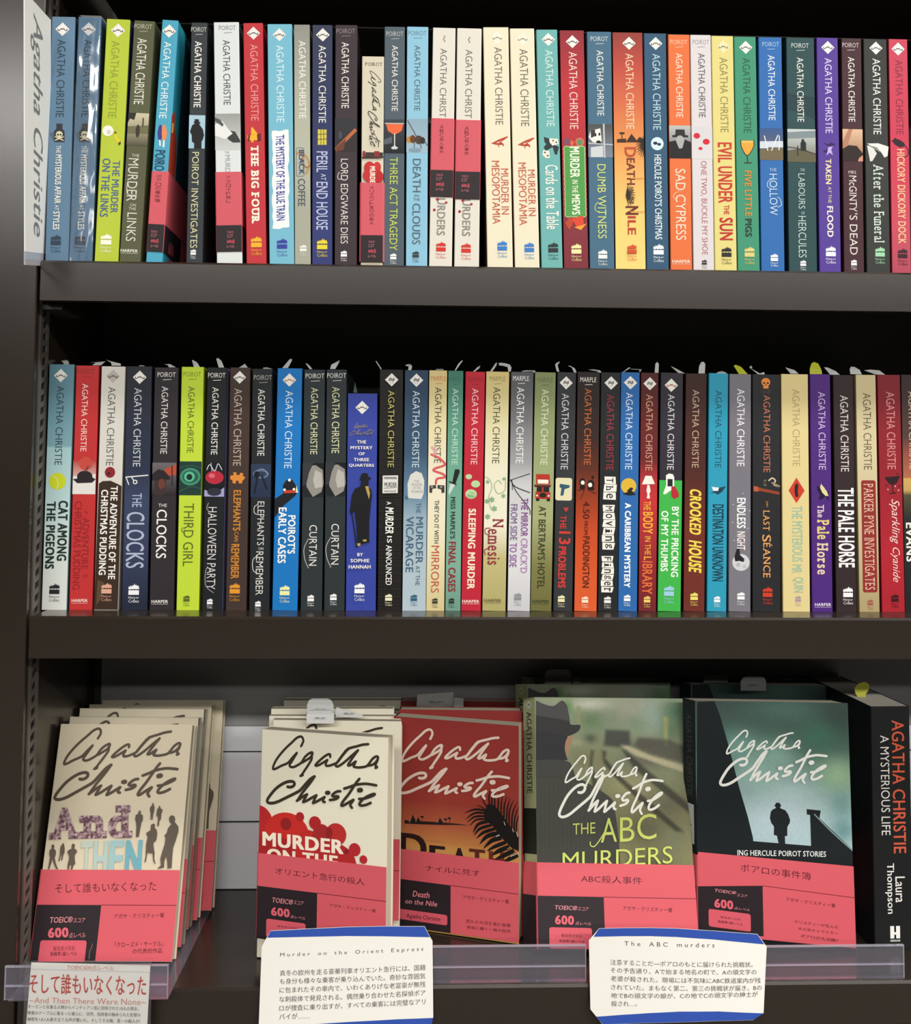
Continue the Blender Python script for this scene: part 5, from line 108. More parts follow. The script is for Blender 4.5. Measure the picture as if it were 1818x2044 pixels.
'D':{'base': '#5f6650','spine': '#a9ad84','items': [['img',[(0,'#8d9a7c'),(60,'#7d8564'),(90,'#7c7a54'),(125,'#7b7952'),(198,'#5a583e')],[(49.04,6.04,21.91,5.9,'#c9c9b8',1.5),(88.03,9.0,27.81,14.32,'#9c9a88',1.5),(103.25,15.54,14.32,16.01,'#8fa69a',1.5),(122.46,11.98,14.32,13.48,'#4f7a5c',1.5),(117.19,27.02,10.11,10.11,'#5c7a5a',1.5),(50.31,19.48,18.54,10.95,'#5f7a55',1.5),(28.91,7.95,5.9,8.43,'#5a8a48',1.5),(65.9,19.3,10.11,10.11,'#7c8a74',1.5),(87.4,21.56,13.48,9.27,'#7a8d74',1.5),(35.88,37.9,8.43,3.37,'#9aa078',1.5),(48.06,34.46,7.58,5.06,'#3f4a3a',1.5),(99.37,38.77,21.91,6.74,'#5d5f4c',1.5),(40.64,50.95,13.48,10.11,'#74744f',1.5),(55.99,52.38,7.58,13.48,'#7f7c58',1.5),(94.38,51.88,27.81,9.27,'#625f50',1.5),(80.62,72.19,21.91,10.11,'#98946c',1.5),(113.38,87.56,20.22,14.32,'#5d5c46',1.5),(91.38,107.4,25.28,16.85,'#57583f',1.5),(115.8,114.72,13.48,18.54,'#6d7258',1.5),(93.83,137.91,25.28,16.85,'#43442f',1.5)]],['soft','#8c9068',[(36.79,7.02),(40.11,6.98),(39.74,24.6),(36.45,24.64)],0.8],['soft','#9aa060',[(112.06,15.44),(116.03,15.4),(114.66,40.22),(111.24,40.26)],0.8],['soft','#2c2b2d',[(61.27,26.85),(82.37,27.43),(82.62,39.79),(71.83,41.73),(58.85,40.25)],1.6],['soft','#26281d',[(47.72,44.33),(50.72,44.29),(48.6,55.72),(54.28,74.95),(62.83,93.18),(56.11,93.28),(48.29,76.63),(46.41,57.37)],1.2],['soft','#26281d',[(57.58,44.2),(61.41,44.97),(60.32,50.7),(72.48,65.09),(96.76,85.44),(123.67,108.44),(117.03,108.54),(88.36,85.57),(66.54,65.17),(58.06,53.98)],1.2],['soft','#2a2b20',[(74.33,43.17),(78.57,43.94),(94.03,58.36),(114.23,74.11),(130.11,87.31),(129.62,94.37),(105.71,75.82),(85.45,60.09)],1.4],['soft','#b9b290',[(73.62,39.91),(80.46,40.31),(98.86,47.76),(128.9,56.29),(129.19,61.91),(106.95,54.96),(86.07,47.92)],0.9],['soft','#4c4a40',[(89.39,33.13),(115.02,34.47),(129.16,40.04),(128.62,54.27),(98.96,46.13),(84.73,40.59)],1.4],['p','#454442',[(0.84,2.48),(4.5,4.14),(7.97,5.8),(11.89,7.11),(15.82,7.24),(18.91,5.94),(21.59,3.62),(23.37,2.59),(25.11,2.91),(26.82,4.59),(28.24,7.11),(29.2,10.48),(29.98,13.84),(30.49,17.61),(30.78,22.62),(28.49,24.07),(0.54,22.97)]],['l','#8c8d84',0.62,[(1.01,2.48),(7.98,5.63),(15.82,7.24),(21.59,3.62),(23.37,2.59)]],['p','#2a2a2b',[(0.65,15.42),(13.87,17.37),(25.14,19.09),(29.64,20.13),(31.12,23.04),(34.58,23.41),(37.62,22.96),(39.6,23.61),(39.74,24.77),(38.79,27.28),(36.13,29.63),(32.62,31.33),(29.13,32.7),(22.24,31.62),(13.61,30.31),(0.45,29.06)]],['p','#a57e62',[(25.64,33.9),(30.86,32.59),(32.77,32.16),(32.33,35.47),(31.12,38.78),(29.74,42.09),(28.62,45.38),(27.38,50.14),(25.29,47.88)]],['p','#242327',[(0.46,28.39),(13.62,29.9),(28.26,32.63),(27.52,34.7),(26.25,37.19),(25.45,41.32),(25.54,44.6),(26.53,49.5),(27.74,52.74),(0.08,53.92)]],['p','#3a3b35',[(0.09,53.1),(13.17,52.12),(23.45,52.8),(27.71,53.72),(30.24,55.15),(32.24,59.99),(33.39,64.82),(40.08,68.75),(51.74,74.99),(57.53,78.49),(61.64,81.21),(64.24,83.55),(66.04,86.68),(67.56,100.0),(68.96,115.48),(69.34,134.55),(-1.79,135.77)]],['l','#33342c',0.85,[(0.07,66.48),(15.44,66.51),(31.57,68.86),(41.74,69.93)]],['l','#383930',0.68,[(25.55,71.35),(27.51,93.56),(29.81,131.43)]],['l','#84857c',0.52,[(28.89,8.79),(30.26,16.35),(30.71,22.21)]],['hatch','#4c4d45',0.3,[(1.3,69.3,3.0,67.8),(5.1,69.2,6.7,70.7),(8.8,69.2,10.6,67.7),(12.6,69.1,14.2,70.5),(16.3,69.1,18.1,67.6),(20.1,69.0,21.7,70.4),(23.8,69.0,25.6,67.5),(27.6,68.9,29.2,70.3),(31.3,68.9,33.1,67.4),(35.1,68.8,36.7,70.2),(1.3,71.4,3.0,69.9),(5.0,71.3,6.7,72.7),(8.8,71.3,10.5,69.8),(12.5,71.2,14.2,72.6),(16.3,71.2,18.0,69.7),(20.0,71.1,21.7,72.5),(23.8,71.1,25.5,69.6),(27.5,71.0,29.2,72.4),(31.2,71.0,33.0,69.5),(35.0,70.9,36.6,72.3),(1.2,73.5,3.0,72.0),(5.0,73.4,6.7,74.8),(8.7,73.3,10.5,71.9),(12.5,73.3,14.2,74.7),(16.2,73.2,18.0,71.8),(20.0,73.2,21.6,74.6),(23.7,73.1,25.4,71.7),(27.5,73.1,29.1,74.5),(31.2,73.0,32.9,71.6),(34.9,73.0,36.6,74.4),(1.2,75.5,2.9,74.1),(5.0,75.5,6.6,76.9),(8.7,75.4,10.4,74.0),(12.4,75.4,14.1,76.8),(16.2,75.3,17.9,73.9),(19.9,75.3,21.6,76.7),(23.7,75.2,25.4,73.8),(27.4,75.2,29.1,76.6),(31.1,75.1,32.9,73.7),(34.9,75.1,36.5,76.5),(38.6,75.0,40.4,73.5),(42.3,75.0,44.0,76.4),(46.1,74.9,47.8,73.4),(49.8,74.8,51.4,76.3),(53.5,74.8,55.3,73.3),(1.2,77.6,2.9,76.2),(4.9,77.6,6.6,79.0),(8.7,77.5,10.4,76.0),(12.4,77.5,14.1,78.9),(16.1,77.4,17.9,75.9),(19.9,77.3,21.5,78.8),(23.6,77.3,25.4,75.8),(27.4,77.2,29.0,78.7),(31.1,77.2,32.8,75.7),(34.8,77.1,36.5,78.5),(38.5,77.1,40.3,75.6),(42.3,77.0,43.9,78.4),(46.0,77.0,47.7,75.5),(49.7,76.9,51.4,78.3),(53.5,76.9,55.2,75.4),(1.1,79.7,2.9,78.2),(4.9,79.6,6.6,81.0),(8.6,79.6,10.3,78.1),(12.4,79.5,14.0,80.9),(16.1,79.5,17.8,78.0),(19.8,79.4,21.5,80.8),(23.6,79.4,25.3,77.9),(27.3,79.3,28.9,80.7),(31.0,79.3,32.8,77.8),(34.8,79.2,36.4,80.6),(38.5,79.2,40.2,77.7),(42.2,79.1,43.9,80.5),(45.9,79.0,47.7,77.6),(49.6,79.0,51.3,80.4),(53.4,78.9,55.1,77.5),(1.1,81.8,2.8,80.3),(4.8,81.7,6.5,83.1),(8.6,81.7,10.3,80.2),(12.3,81.6,14.0,83.0),(16.1,81.5,17.8,80.1),(19.8,81.5,21.4,82.9),(23.5,81.4,25.2,80.0),(27.2,81.4,28.9,82.8),(31.0,81.3,32.7,79.9),(34.7,81.3,36.3,82.7),(38.4,81.2,40.1,79.8),(42.1,81.2,43.8,82.6),(45.9,81.1,47.6,79.7),(49.6,81.1,51.2,82.5),(53.3,81.0,55.0,79.6),(1.1,83.8,2.8,82.4),(4.8,83.8,6.5,85.2),(8.6,83.7,10.3,82.3),(12.3,83.7,13.9,85.1),(16.0,83.6,17.7,82.2),(19.7,83.6,21.4,85.0),(23.5,83.5,25.2,82.0),(27.2,83.5,28.8,84.8),(30.9,83.4,32.6,81.9),(34.6,83.3,36.3,84.7),(38.4,83.3,40.1,81.8),(42.1,83.2,43.7,84.6),(45.8,83.2,47.5,81.7),(49.5,83.1,51.1,84.5),(53.2,83.1,55.0,81.6),(1.1,85.9,2.8,84.4),(4.8,85.8,6.5,87.2),(8.5,85.8,10.2,84.3),(12.2,85.7,13.9,87.1),(16.0,85.7,17.7,84.2),(19.7,85.6,21.3,87.0),(23.4,85.6,25.1,84.1),(27.1,85.5,28.8,86.9),(30.9,85.5,32.6,84.0),(34.6,85.4,36.2,86.8),(38.3,85.3,40.0,83.9),(42.0,85.3,43.6,86.7),(45.7,85.2,47.5,83.8),(49.4,85.2,51.1,86.6),(53.1,85.1,54.9,83.7),(1.0,88.0,2.7,86.5),(4.8,87.9,6.4,89.3),(8.5,87.8,10.2,86.4),(12.2,87.8,13.9,89.2),(15.9,87.7,17.6,86.3),(19.6,87.7,21.3,89.1),(23.4,87.6,25.1,86.2),(27.1,87.6,28.7,89.0),(30.8,87.5,32.5,86.1),(34.5,87.5,36.1,88.9),(38.2,87.4,40.0,86.0),(41.9,87.3,43.6,88.8),(45.6,87.3,47.4,85.8),(49.4,87.2,51.0,88.6),(53.1,87.2,54.8,85.7),(1.0,90.0,2.7,88.6),(4.7,90.0,6.4,91.3),(8.4,89.9,10.2,88.5),(12.2,89.8,13.8,91.2),(15.9,89.8,17.6,88.3),(19.6,89.7,21.2,91.1),(23.3,89.7,25.0,88.2),(27.0,89.6,28.7,91.0),(30.7,89.6,32.5,88.1),(34.5,89.5,36.1,90.9),(38.2,89.5,39.9,88.0),(41.9,89.4,43.5,90.8),(45.6,89.3,47.3,87.9),(49.3,89.3,50.9,90.7),(53.0,89.2,54.7,87.8),(1.0,92.1,2.7,90.6),(4.7,92.0,6.3,93.4),(8.4,92.0,10.1,90.5),(12.1,91.9,13.8,93.3),(15.8,91.8,17.6,90.4),(19.5,91.8,21.2,93.2),(23.2,91.7,25.0,90.3),(27.0,91.7,28.6,93.1),(30.7,91.6,32.4,90.2),(34.4,91.6,36.0,93.0),(38.1,91.5,39.8,90.1),(41.8,91.5,43.4,92.8),(45.5,91.4,47.2,90.0),(49.2,91.3,50.8,92.7),(52.9,91.3,54.6,89.8),(0.9,94.1,2.6,92.7),(4.6,94.1,6.3,95.5),(8.4,94.0,10.1,92.6),(12.1,93.9,13.7,95.3),(15.8,93.9,17.5,92.5),(19.5,93.8,21.1,95.2),(23.2,93.8,24.9,92.3),(26.9,93.7,28.6,95.1),(30.6,93.7,32.3,92.2),(34.3,93.6,36.0,95.0),(38.0,93.6,39.8,92.1),(41.7,93.5,43.4,94.9),(45.4,93.4,47.2,92.0),(49.1,93.4,50.8,94.8),(52.8,93.3,54.6,91.9),(0.9,96.2,2.6,94.7),(4.6,96.1,6.3,97.5),(8.3,96.0,10.0,94.6),(12.0,96.0,13.7,97.4),(15.7,95.9,17.5,94.5),(19.4,95.9,21.1,97.3),(23.1,95.8,24.9,94.4),(26.9,95.8,28.5,97.2),(30.6,95.7,32.3,94.3),(34.3,95.7,35.9,97.0),(38.0,95.6,39.7,94.2),(41.7,95.5,43.3,96.9),(45.4,95.5,47.1,94.0),(49.1,95.4,50.7,96.8),(52.8,95.4,54.5,93.9),(0.9,98.2,2.6,96.8),(4.6,98.1,6.2,99.5),(8.3,98.1,10.0,96.7),(12.0,98.0,13.6,99.4),(15.7,98.0,17.4,96.5),(19.4,97.9,21.1,99.3),(23.1,97.9,24.8,96.4),(26.8,97.8,28.4,99.2),(30.5,97.8,32.2,96.3),(34.2,97.7,35.8,99.1),(37.9,97.6,39.6,96.2),(41.6,97.6,43.2,99.0),(45.3,97.5,47.0,96.1),(49.0,97.5,50.6,98.8),(52.7,97.4,54.4,96.0),(0.8,100.2,2.5,98.8),(4.5,100.2,6.2,101.6),(8.2,100.1,9.9,98.7),(11.9,100.1,13.6,101.5),(15.7,100.0,17.4,98.6),(19.4,100.0,21.0,101.3),(23.1,99.9,24.8,98.5),(26.8,99.8,28.4,101.2),(30.4,99.8,32.2,98.3),(34.1,99.7,35.8,101.1),(37.8,99.7,39.6,98.2),(41.5,99.6,43.2,101.0),(45.2,99.6,47.0,98.1),(48.9,99.5,50.5,100.9),(52.6,99.5,54.3,98.0),(0.8,102.3,2.5,100.8),(4.5,102.2,6.2,103.6),(8.2,102.2,9.9,100.7),(11.9,102.1,13.6,103.5),(15.6,102.0,17.3,100.6),(19.3,102.0,20.9,103.4),(23.0,101.9,24.7,100.5),(26.7,101.9,28.3,103.2),(30.4,101.8,32.1,100.4),(34.1,101.8,35.7,103.1),(37.8,101.7,39.5,100.3),(41.5,101.7,43.1,103.0),(45.1,101.6,46.9,100.2),(48.8,101.5,50.5,102.9),(52.5,101.5,54.2,100.0),(0.8,104.3,2.5,102.9),(4.5,104.2,6.1,105.6),(8.2,104.2,9.9,102.8),(11.9,104.1,13.5,105.5),(15.6,104.1,17.3,102.7),(19.3,104.0,20.9,105.4),(22.9,104.0,24.7,102.5),(26.6,103.9,28.3,105.3),(30.3,103.8,32.0,102.4),(34.0,103.8,35.7,105.2),(37.7,103.7,39.4,102.3),(41.4,103.7,43.0,105.0),(45.1,103.6,46.8,102.2),(48.8,103.6,50.4,104.9),(52.5,103.5,54.2,102.1),(0.7,106.3,2.4,104.9),(4.4,106.3,6.1,107.7),(8.1,106.2,9.8,104.8),(11.8,106.2,13.5,107.5),(15.5,106.1,17.2,104.7),(19.2,106.0,20.9,107.4),(22.9,106.0,24.6,104.6),(26.6,105.9,28.2,107.3),(30.3,105.9,32.0,104.4),(34.0,105.8,35.6,107.2),(37.6,105.8,39.4,104.3),(41.3,105.7,43.0,107.1),(45.0,105.6,46.7,104.2),(48.7,105.6,50.3,107.0),(52.4,105.5,54.1,104.1),(0.7,108.4,2.4,106.9),(4.4,108.3,6.0,109.7),(8.1,108.2,9.8,106.8),(11.8,108.2,13.4,109.6),(15.5,108.1,17.2,106.7),(19.2,108.1,20.8,109.4),(22.9,108.0,24.6,106.6),(26.5,108.0,28.2,109.3),(30.2,107.9,31.9,106.5),(33.9,107.8,35.5,109.2),(37.6,107.8,39.3,106.3),(41.3,107.7,42.9,109.1),(45.0,107.7,46.7,106.2),(48.6,107.6,50.2,109.0),(52.3,107.5,54.0,106.1),(0.7,110.4,2.4,109.0),(4.4,110.3,6.0,111.7),(8.1,110.3,9.8,108.8),(11.7,110.2,13.4,111.6),(15.4,110.2,17.1,108.7),(19.1,110.1,20.8,111.5),(22.8,110.0,24.5,108.6),(26.5,110.0,28.1,111.3),(30.2,109.9,31.9,108.5),(33.8,109.9,35.5,111.2),(37.5,109.8,39.2,108.4),(41.2,109.7,42.8,111.1),(44.9,109.7,46.6,108.3),(48.5,109.6,50.2,111.0),(52.2,109.6,54.0,108.1),(0.6,112.4,2.3,111.0),(4.3,112.3,6.0,113.7),(8.0,112.3,9.7,110.9),(11.7,112.2,13.3,113.6),(15.4,112.2,17.1,110.7),(19.1,112.1,20.7,113.5),(22.8,112.0,24.5,110.6),(26.4,112.0,28.1,113.3),(30.1,111.9,31.8,110.5),(33.8,111.9,35.4,113.2),(37.5,111.8,39.2,110.4),(41.1,111.8,42.8,113.1),(44.8,111.7,46.5,110.3),(48.5,111.6,50.1,113.0),(52.1,111.6,53.9,110.2),(0.6,114.4,2.3,113.0),(4.3,114.3,6.0,115.7),(8.0,114.3,9.7,112.9),(11.7,114.2,13.3,115.6),(15.3,114.2,17.1,112.8),(19.0,114.1,20.7,115.5),(22.7,114.1,24.4,112.6),(26.4,114.0,28.0,115.4),(30.1,113.9,31.8,112.5),(33.7,113.9,35.4,115.2),(37.4,113.8,39.1,112.4),(41.1,113.8,42.7,115.1),(44.7,113.7,46.5,112.3),(48.4,113.7,50.0,115.0),(52.1,113.6,53.8,112.2),(0.6,116.4,2.3,115.0),(4.3,116.4,5.9,117.7),(7.9,116.3,9.6,114.9),(11.6,116.2,13.3,117.6),(15.3,116.2,17.0,114.8),(19.0,116.1,20.6,117.5),(22.6,116.1,24.4,114.7),(26.3,116.0,28.0,117.4),(30.0,116.0,31.7,114.5),(33.7,115.9,35.3,117.2),(37.3,115.8,39.0,114.4),(41.0,115.8,42.6,117.1),(44.7,115.7,46.4,114.3),(48.3,115.7,50.0,117.0),(52.0,115.6,53.7,114.2),(0.6,118.4,2.2,117.0),(4.2,118.4,5.9,119.7),(7.9,118.3,9.6,116.9),(11.6,118.2,13.2,119.6),(15.3,118.2,17.0,116.8),(18.9,118.1,20.6,119.5),(22.6,118.1,24.3,116.7),(26.3,118.0,27.9,119.4),(29.9,118.0,31.6,116.5),(33.6,117.9,35.2,119.2),(37.3,117.8,39.0,116.4),(40.9,117.8,42.6,119.1),(44.6,117.7,46.3,116.3),(48.3,117.7,49.9,119.0),(51.9,117.6,53.6,116.2),(0.5,120.4,2.2,119.0),(4.2,120.4,5.8,121.7),(7.9,120.3,9.6,118.9),(11.5,120.2,13.2,121.6),(15.2,120.2,16.9,118.8),(18.9,120.1,20.5,121.5),(22.6,120.1,24.2,118.7),(26.2,120.0,27.9,121.4),(29.9,120.0,31.6,118.5),(33.5,119.9,35.2,121.2),(37.2,119.8,38.9,118.4),(40.9,119.8,42.5,121.1),(44.5,119.7,46.2,118.3),(48.2,119.7,49.8,121.0),(51.9,119.6,53.6,118.2),(0.5,122.4,2.2,121.0),(4.2,122.4,5.8,123.7),(7.8,122.3,9.5,120.9),(11.5,122.2,13.1,123.6),(15.2,122.2,16.9,120.8),(18.8,122.1,20.5,123.5),(22.5,122.1,24.2,120.7),(26.2,122.0,27.8,123.4),(29.8,122.0,31.5,120.5),(33.5,121.9,35.1,123.2),(37.1,121.8,38.9,120.4),(40.8,121.8,42.4,123.1),(44.5,121.7,46.2,120.3),(48.1,121.7,49.7,123.0),(51.8,121.6,53.5,120.2),(0.5,124.4,2.1,123.0),(4.1,124.4,5.8,125.7),(7.8,124.3,9.5,122.9),(11.5,124.2,13.1,125.6),(15.1,124.2,16.8,122.8),(18.8,124.1,20.4,125.5),(22.4,124.1,24.1,122.7),(26.1,124.0,27.7,125.4),(29.8,124.0,31.5,122.5),(33.4,123.9,35.0,125.2),(37.1,123.8,38.8,122.4),(40.7,123.8,42.4,125.1),(44.4,123.7,46.1,122.3),(48.0,123.7,49.7,125.0),(51.7,123.6,53.4,122.2),(0.4,126.4,2.1,125.0),(4.1,126.4,5.7,127.7),(7.8,126.3,9.4,124.9),(11.4,126.2,13.1,127.6),(15.1,126.2,16.8,124.8),(18.7,126.1,20.4,127.5),(22.4,126.1,24.1,124.7),(26.1,126.0,27.7,127.3),(29.7,125.9,31.4,124.5),(33.4,125.9,35.0,127.2),(37.0,125.8,38.7,124.4),(40.7,125.8,42.3,127.1),(44.3,125.7,46.0,124.3),(48.0,125.6,49.6,127.0),(51.6,125.6,53.3,124.2)]],['sg','A',24.59,48.3,87.28,74.09,'#ecebe0'],['sg','C',18.36,61.96,108.79,99.18,'#ecebe0'],['cq','THE',(30.54,103.61),(49.57,102.25),(30.3,112.16),(49.26,110.81),'#c6d169',0,0,0],['cq','A',(54.43,99.18),(67.94,98.22),(53.71,117.98),(67.11,117.02),'#c6d169',0,0,0],['cq','B',(70.5,98.21),(82.71,97.35),(69.64,117.18),(81.75,116.31),'#c6d169',0,0,0],['cq','C',(85.1,95.6),(101.42,94.44),(84.08,115.53),(100.26,114.37),'#c6d169',0,0,0],['l','#c6d169',0.9,[(58.17,108.3),(51.83,117.27),(47.87,121.1),(44.97,120.32),(44.81,117.62)]],['cq','MURDERS',(21.38,126.23),(113.23,119.64),(21.06,139.44),(112.38,132.85),'#c6d169',0,0,0]],'band': {'v': (134.04,159.31,199.47),'bx': 54.39,'items': [['cq','ABC殺人事件',(36.37,142.95),(86.64,143.91),(36.2,148.48),(86.35,149.42),'#4c1c26',0,0,0],['cq','TOEIC®',(14.15,165.98),(32.53,166.31),(14.08,169.39),(32.43,169.71),'#d98a92',1,0.2,0],['cq','スコア',(32.75,167.22),(41.85,167.38),(32.67,169.82),(41.77,169.98),'#d98a92',0,0.2,0],['cq','600',(13.99,173.43),(29.57,173.7),(13.84,180.28),(29.37,180.54),'#d8626f',3,0,0],['cq','点レベル',(30.32,177.84),(43.6,178.06),(30.24,180.49),(43.51,180.71),'#d98a92',0,0.15,0],['rrf','#d05a67',9.07,182.49,43.9,197.97],['cq','難易度の目安',(18.9,187.2),(35.86,187.48),(18.85,189.48),(35.79,189.75),'#4c1c26',0,0,0],['cq','英検準1級レベル',(16.95,191.23),(37.95,191.57),(16.9,193.36),(37.88,193.69),'#4c1c26',1,0,0],['cq','アガサ・クリスティー著',(69.95,165.62),(110.0,166.33),(69.8,169.01),(109.79,169.71),'#4c1c26',0,0,0]]}},
'E':{'base': '#3c4c48','spine': '#22282a','items': [['img',[(0,'#3c4c48'),(40,'#48655a'),(70,'#7d9f96'),(100,'#a4bcc0'),(198,'#a9bcc6')],[(74.62,78.95,35.81,20.69,'#a9c0c2',1.5),(51.44,60.28,23.87,20.69,'#8fb0a8',1.5),(36.11,37.56,19.9,15.92,'#6f9a90',1.5),(67.58,44.76,20.69,14.32,'#7fa396',1.5),(119.27,59.27,18.3,15.92,'#8fb08a',1.5),(76.46,6.12,39.79,12.73,'#4a6a60',1.5),(119.92,13.21,19.9,20.69,'#34443f',1.5),(103.64,27.33,20.69,14.32,'#3f6a58',1.5),(43.31,71.83,7.96,6.37,'#8aa3a4',1.5),(66.35,95.67,33.42,17.51,'#b5c8d0',1.5),(121.64,83.5,12.73,12.73,'#6f9390',1.5),(122.56,103.87,14.32,14.32,'#5f8a8a',1.5)]],['p','#1a2022',[(1.82,1.03),(16.56,0.03),(20.75,10.82),(28.19,37.68),(35.51,68.14),(42.85,93.81),(46.81,110.7),(47.14,113.7),(95.17,116.73),(95.09,91.89),(92.35,91.55),(92.32,87.17),(104.22,88.2),(102.86,94.41),(113.15,104.06),(131.39,120.68),(134.62,208.27),(-2.8,210.39)]],['l','#7d9696',0.94,[(98.79,91.41),(113.11,105.52),(130.99,121.01)]],['p','#1d2224',[(66.67,82.43),(69.82,82.39),(70.41,83.89),(71.33,84.64),(70.13,85.79),(70.49,86.92),(74.38,88.37),(76.66,91.36),(78.26,96.25),(77.89,98.52),(75.76,101.94),(75.59,108.94),(73.54,109.28),(73.69,115.88),(68.22,115.59),(66.97,109.07),(64.32,108.36),(64.64,101.58),(62.36,98.75),(61.35,94.99),(62.26,89.69),(64.19,87.77),(66.57,86.75),(66.43,85.85),(65.2,84.96),(66.33,83.73)]],['cq','ING HERCULE POIROT STORIES',(33.69,120.84),(107.56,120.92),(33.6,125.33),(107.42,125.41),'#dfe3e2',1,0,0],['sg','A',25.44,23.49,88.49,45.98,'#e4e4de'],['sg','C',19.24,38.2,110.69,69.3,'#e4e4de']],'band': {'v': (125.16,149.98,189.75),'bx': 53.67,'items': [['cq','ポアロの事件簿',(35.76,134.52),(94.11,134.62),(35.63,140.76),(93.94,140.84),'#4c1c26',0,0,0],['cq','TOEIC®',(13.98,157.16),(31.8,157.18),(13.93,159.68),(31.75,159.7),'#d98a92',1,0.2,0],['cq','スコア',(32.15,158.9),(40.86,158.91),(32.11,161.06),(40.82,161.06),'#d98a92',0,0.2,0],['cq','600',(13.46,164.93),(29.05,164.95),(13.34,172.06),(28.91,172.07),'#d8626f',3,0,0],['cq','点レベル',(29.61,169.51),(42.85,169.52),(29.57,171.59),(42.8,171.6),'#d98a92',0,0.15,0],['rrf','#d05a67',8.51,173.72,43.25,187.6],['cq','難易度の目安',(18.42,178.19),(34.89,178.2),(18.39,179.99),(34.85,179.99),'#4c1c26',0,0,0],['cq','英検準1級レベル',(16.03,181.69),(36.89,181.71),(15.99,183.81),(36.85,183.83),'#4c1c26',1,0,0],['cq','アガサ・クリスティー著',(72.99,156.61),(113.58,156.65),(72.91,159.76),(113.49,159.8),'#4c1c26',0,0,0],['cq','クリスティーが生んだ',(79.42,173.64),(115.64,173.67),(79.36,176.19),(115.56,176.22),'#4c1c26',0,0,0],['cq','大人気キャラクター',(82.27,178.72),(115.09,178.75),(82.2,181.06),(115.02,181.08),'#4c1c26',0,0,0],['cq','ポアロが大活躍!!',(84.32,184.14),(114.92,184.16),(84.25,186.75),(114.84,186.76),'#4c1c26',0,0,0]],'tilt': 0.11}},
}
SIG={'A': ([[(0.275,0.255),(0.286,0.198),(0.296,0.113),(0.285,0.034),(0.262,0.019),(0.226,0.072),(0.183,0.189),(0.133,0.321),(0.09,0.453),(0.052,0.589),(0.025,0.717),(0.011,0.83),(0.015,0.875),(0.043,0.849),(0.09,0.774),(0.133,0.721),(0.161,0.67),(0.197,0.547),(0.237,0.425)],[(0.237,0.425),(0.211,0.547),(0.186,0.66),(0.17,0.736),(0.177,0.777),(0.204,0.783),(0.24,0.736),(0.283,0.651),(0.312,0.519),(0.348,0.425),(0.38,0.383),(0.385,0.425),(0.366,0.509),(0.326,0.589),(0.29,0.651)],[(0.38,0.396),(0.38,0.509),(0.376,0.566),(0.348,0.698),(0.312,0.849),(0.29,0.943),(0.275,0.985),(0.299,0.955)],[(0.552,0.462),(0.552,0.404),(0.534,0.4),(0.498,0.462),(0.455,0.566),(0.423,0.657),(0.416,0.698),(0.441,0.689),(0.487,0.613),(0.527,0.538)],[(0.527,0.543),(0.513,0.623),(0.516,0.679),(0.548,0.672),(0.599,0.613),(0.624,0.566),(0.656,0.443),(0.692,0.317),(0.726,0.211)],[(0.717,0.226),(0.67,0.377),(0.627,0.547),(0.604,0.642),(0.62,0.679),(0.656,0.623),(0.706,0.509),(0.756,0.377),(0.81,0.245)],[(0.81,0.245),(0.771,0.396),(0.735,0.547),(0.719,0.626),(0.742,0.619),(0.771,0.557),(0.791,0.519)],[(0.791,0.519),(0.778,0.594),(0.772,0.645),(0.806,0.66),(0.849,0.645),(0.889,0.613),(0.914,0.538),(0.943,0.425),(0.978,0.358),(0.994,0.387),(0.975,0.491),(0.943,0.566),(0.907,0.594)],[(0.994,0.387),(0.986,0.472),(0.97,0.566),(0.986,0.613),(0.971,0.634)],[(0.692,0.292),(0.735,0.208),(0.799,0.151),(0.849,0.104),(0.903,0.079)]],[0.0215,0.0215,0.0215,0.0215,0.0215,0.0215,0.0215,0.0215,0.0215,0.0215]),'C': ([[(0.197,0.449),(0.221,0.455),(0.246,0.422),(0.26,0.357),(0.252,0.292),(0.224,0.28),(0.184,0.316),(0.136,0.408),(0.088,0.541),(0.048,0.704),(0.019,0.847),(0.011,0.939),(0.031,0.98),(0.068,0.969),(0.116,0.908),(0.17,0.806),(0.224,0.704),(0.272,0.612),(0.313,0.52),(0.354,0.357),(0.401,0.173),(0.442,0.076)],[(0.439,0.092),(0.408,0.255),(0.367,0.439),(0.327,0.622),(0.296,0.796),(0.286,0.837),(0.316,0.761),(0.347,0.68),(0.378,0.618)],[(0.378,0.618),(0.361,0.724),(0.347,0.816),(0.344,0.855),(0.381,0.796),(0.422,0.704),(0.463,0.622)],[(0.463,0.622),(0.448,0.724),(0.437,0.816),(0.434,0.857),(0.469,0.796),(0.503,0.724),(0.536,0.653)],[(0.536,0.659),(0.522,0.735),(0.525,0.786),(0.539,0.796)],[(0.677,0.439),(0.646,0.459),(0.616,0.531),(0.604,0.586),(0.62,0.612),(0.652,0.592),(0.66,0.622),(0.633,0.684),(0.584,0.724)],[(0.844,0.031),(0.816,0.153),(0.782,0.337),(0.748,0.52),(0.707,0.704),(0.688,0.822),(0.693,0.859),(0.714,0.827),(0.755,0.735),(0.795,0.653)],[(0.795,0.659),(0.772,0.765),(0.767,0.822),(0.782,0.888)],[(0.711,0.351),(0.755,0.296),(0.803,0.224),(0.857,0.178),(0.912,0.157),(0.993,0.178)],[(0.844,0.612),(0.884,0.592),(0.932,0.531),(0.973,0.463),(0.98,0.429),(0.956,0.449),(0.905,0.541),(0.864,0.663),(0.847,0.765),(0.864,0.798),(0.905,0.765),(0.946,0.694)],[(0.556,0.52),(0.573,0.512)],[(0.842,0.361),(0.86,0.349)]],[0.0245,0.0218,0.0218,0.0218,0.0218,0.0218,0.0218,0.0218,0.0218,0.0218,0.034,0.0381])}
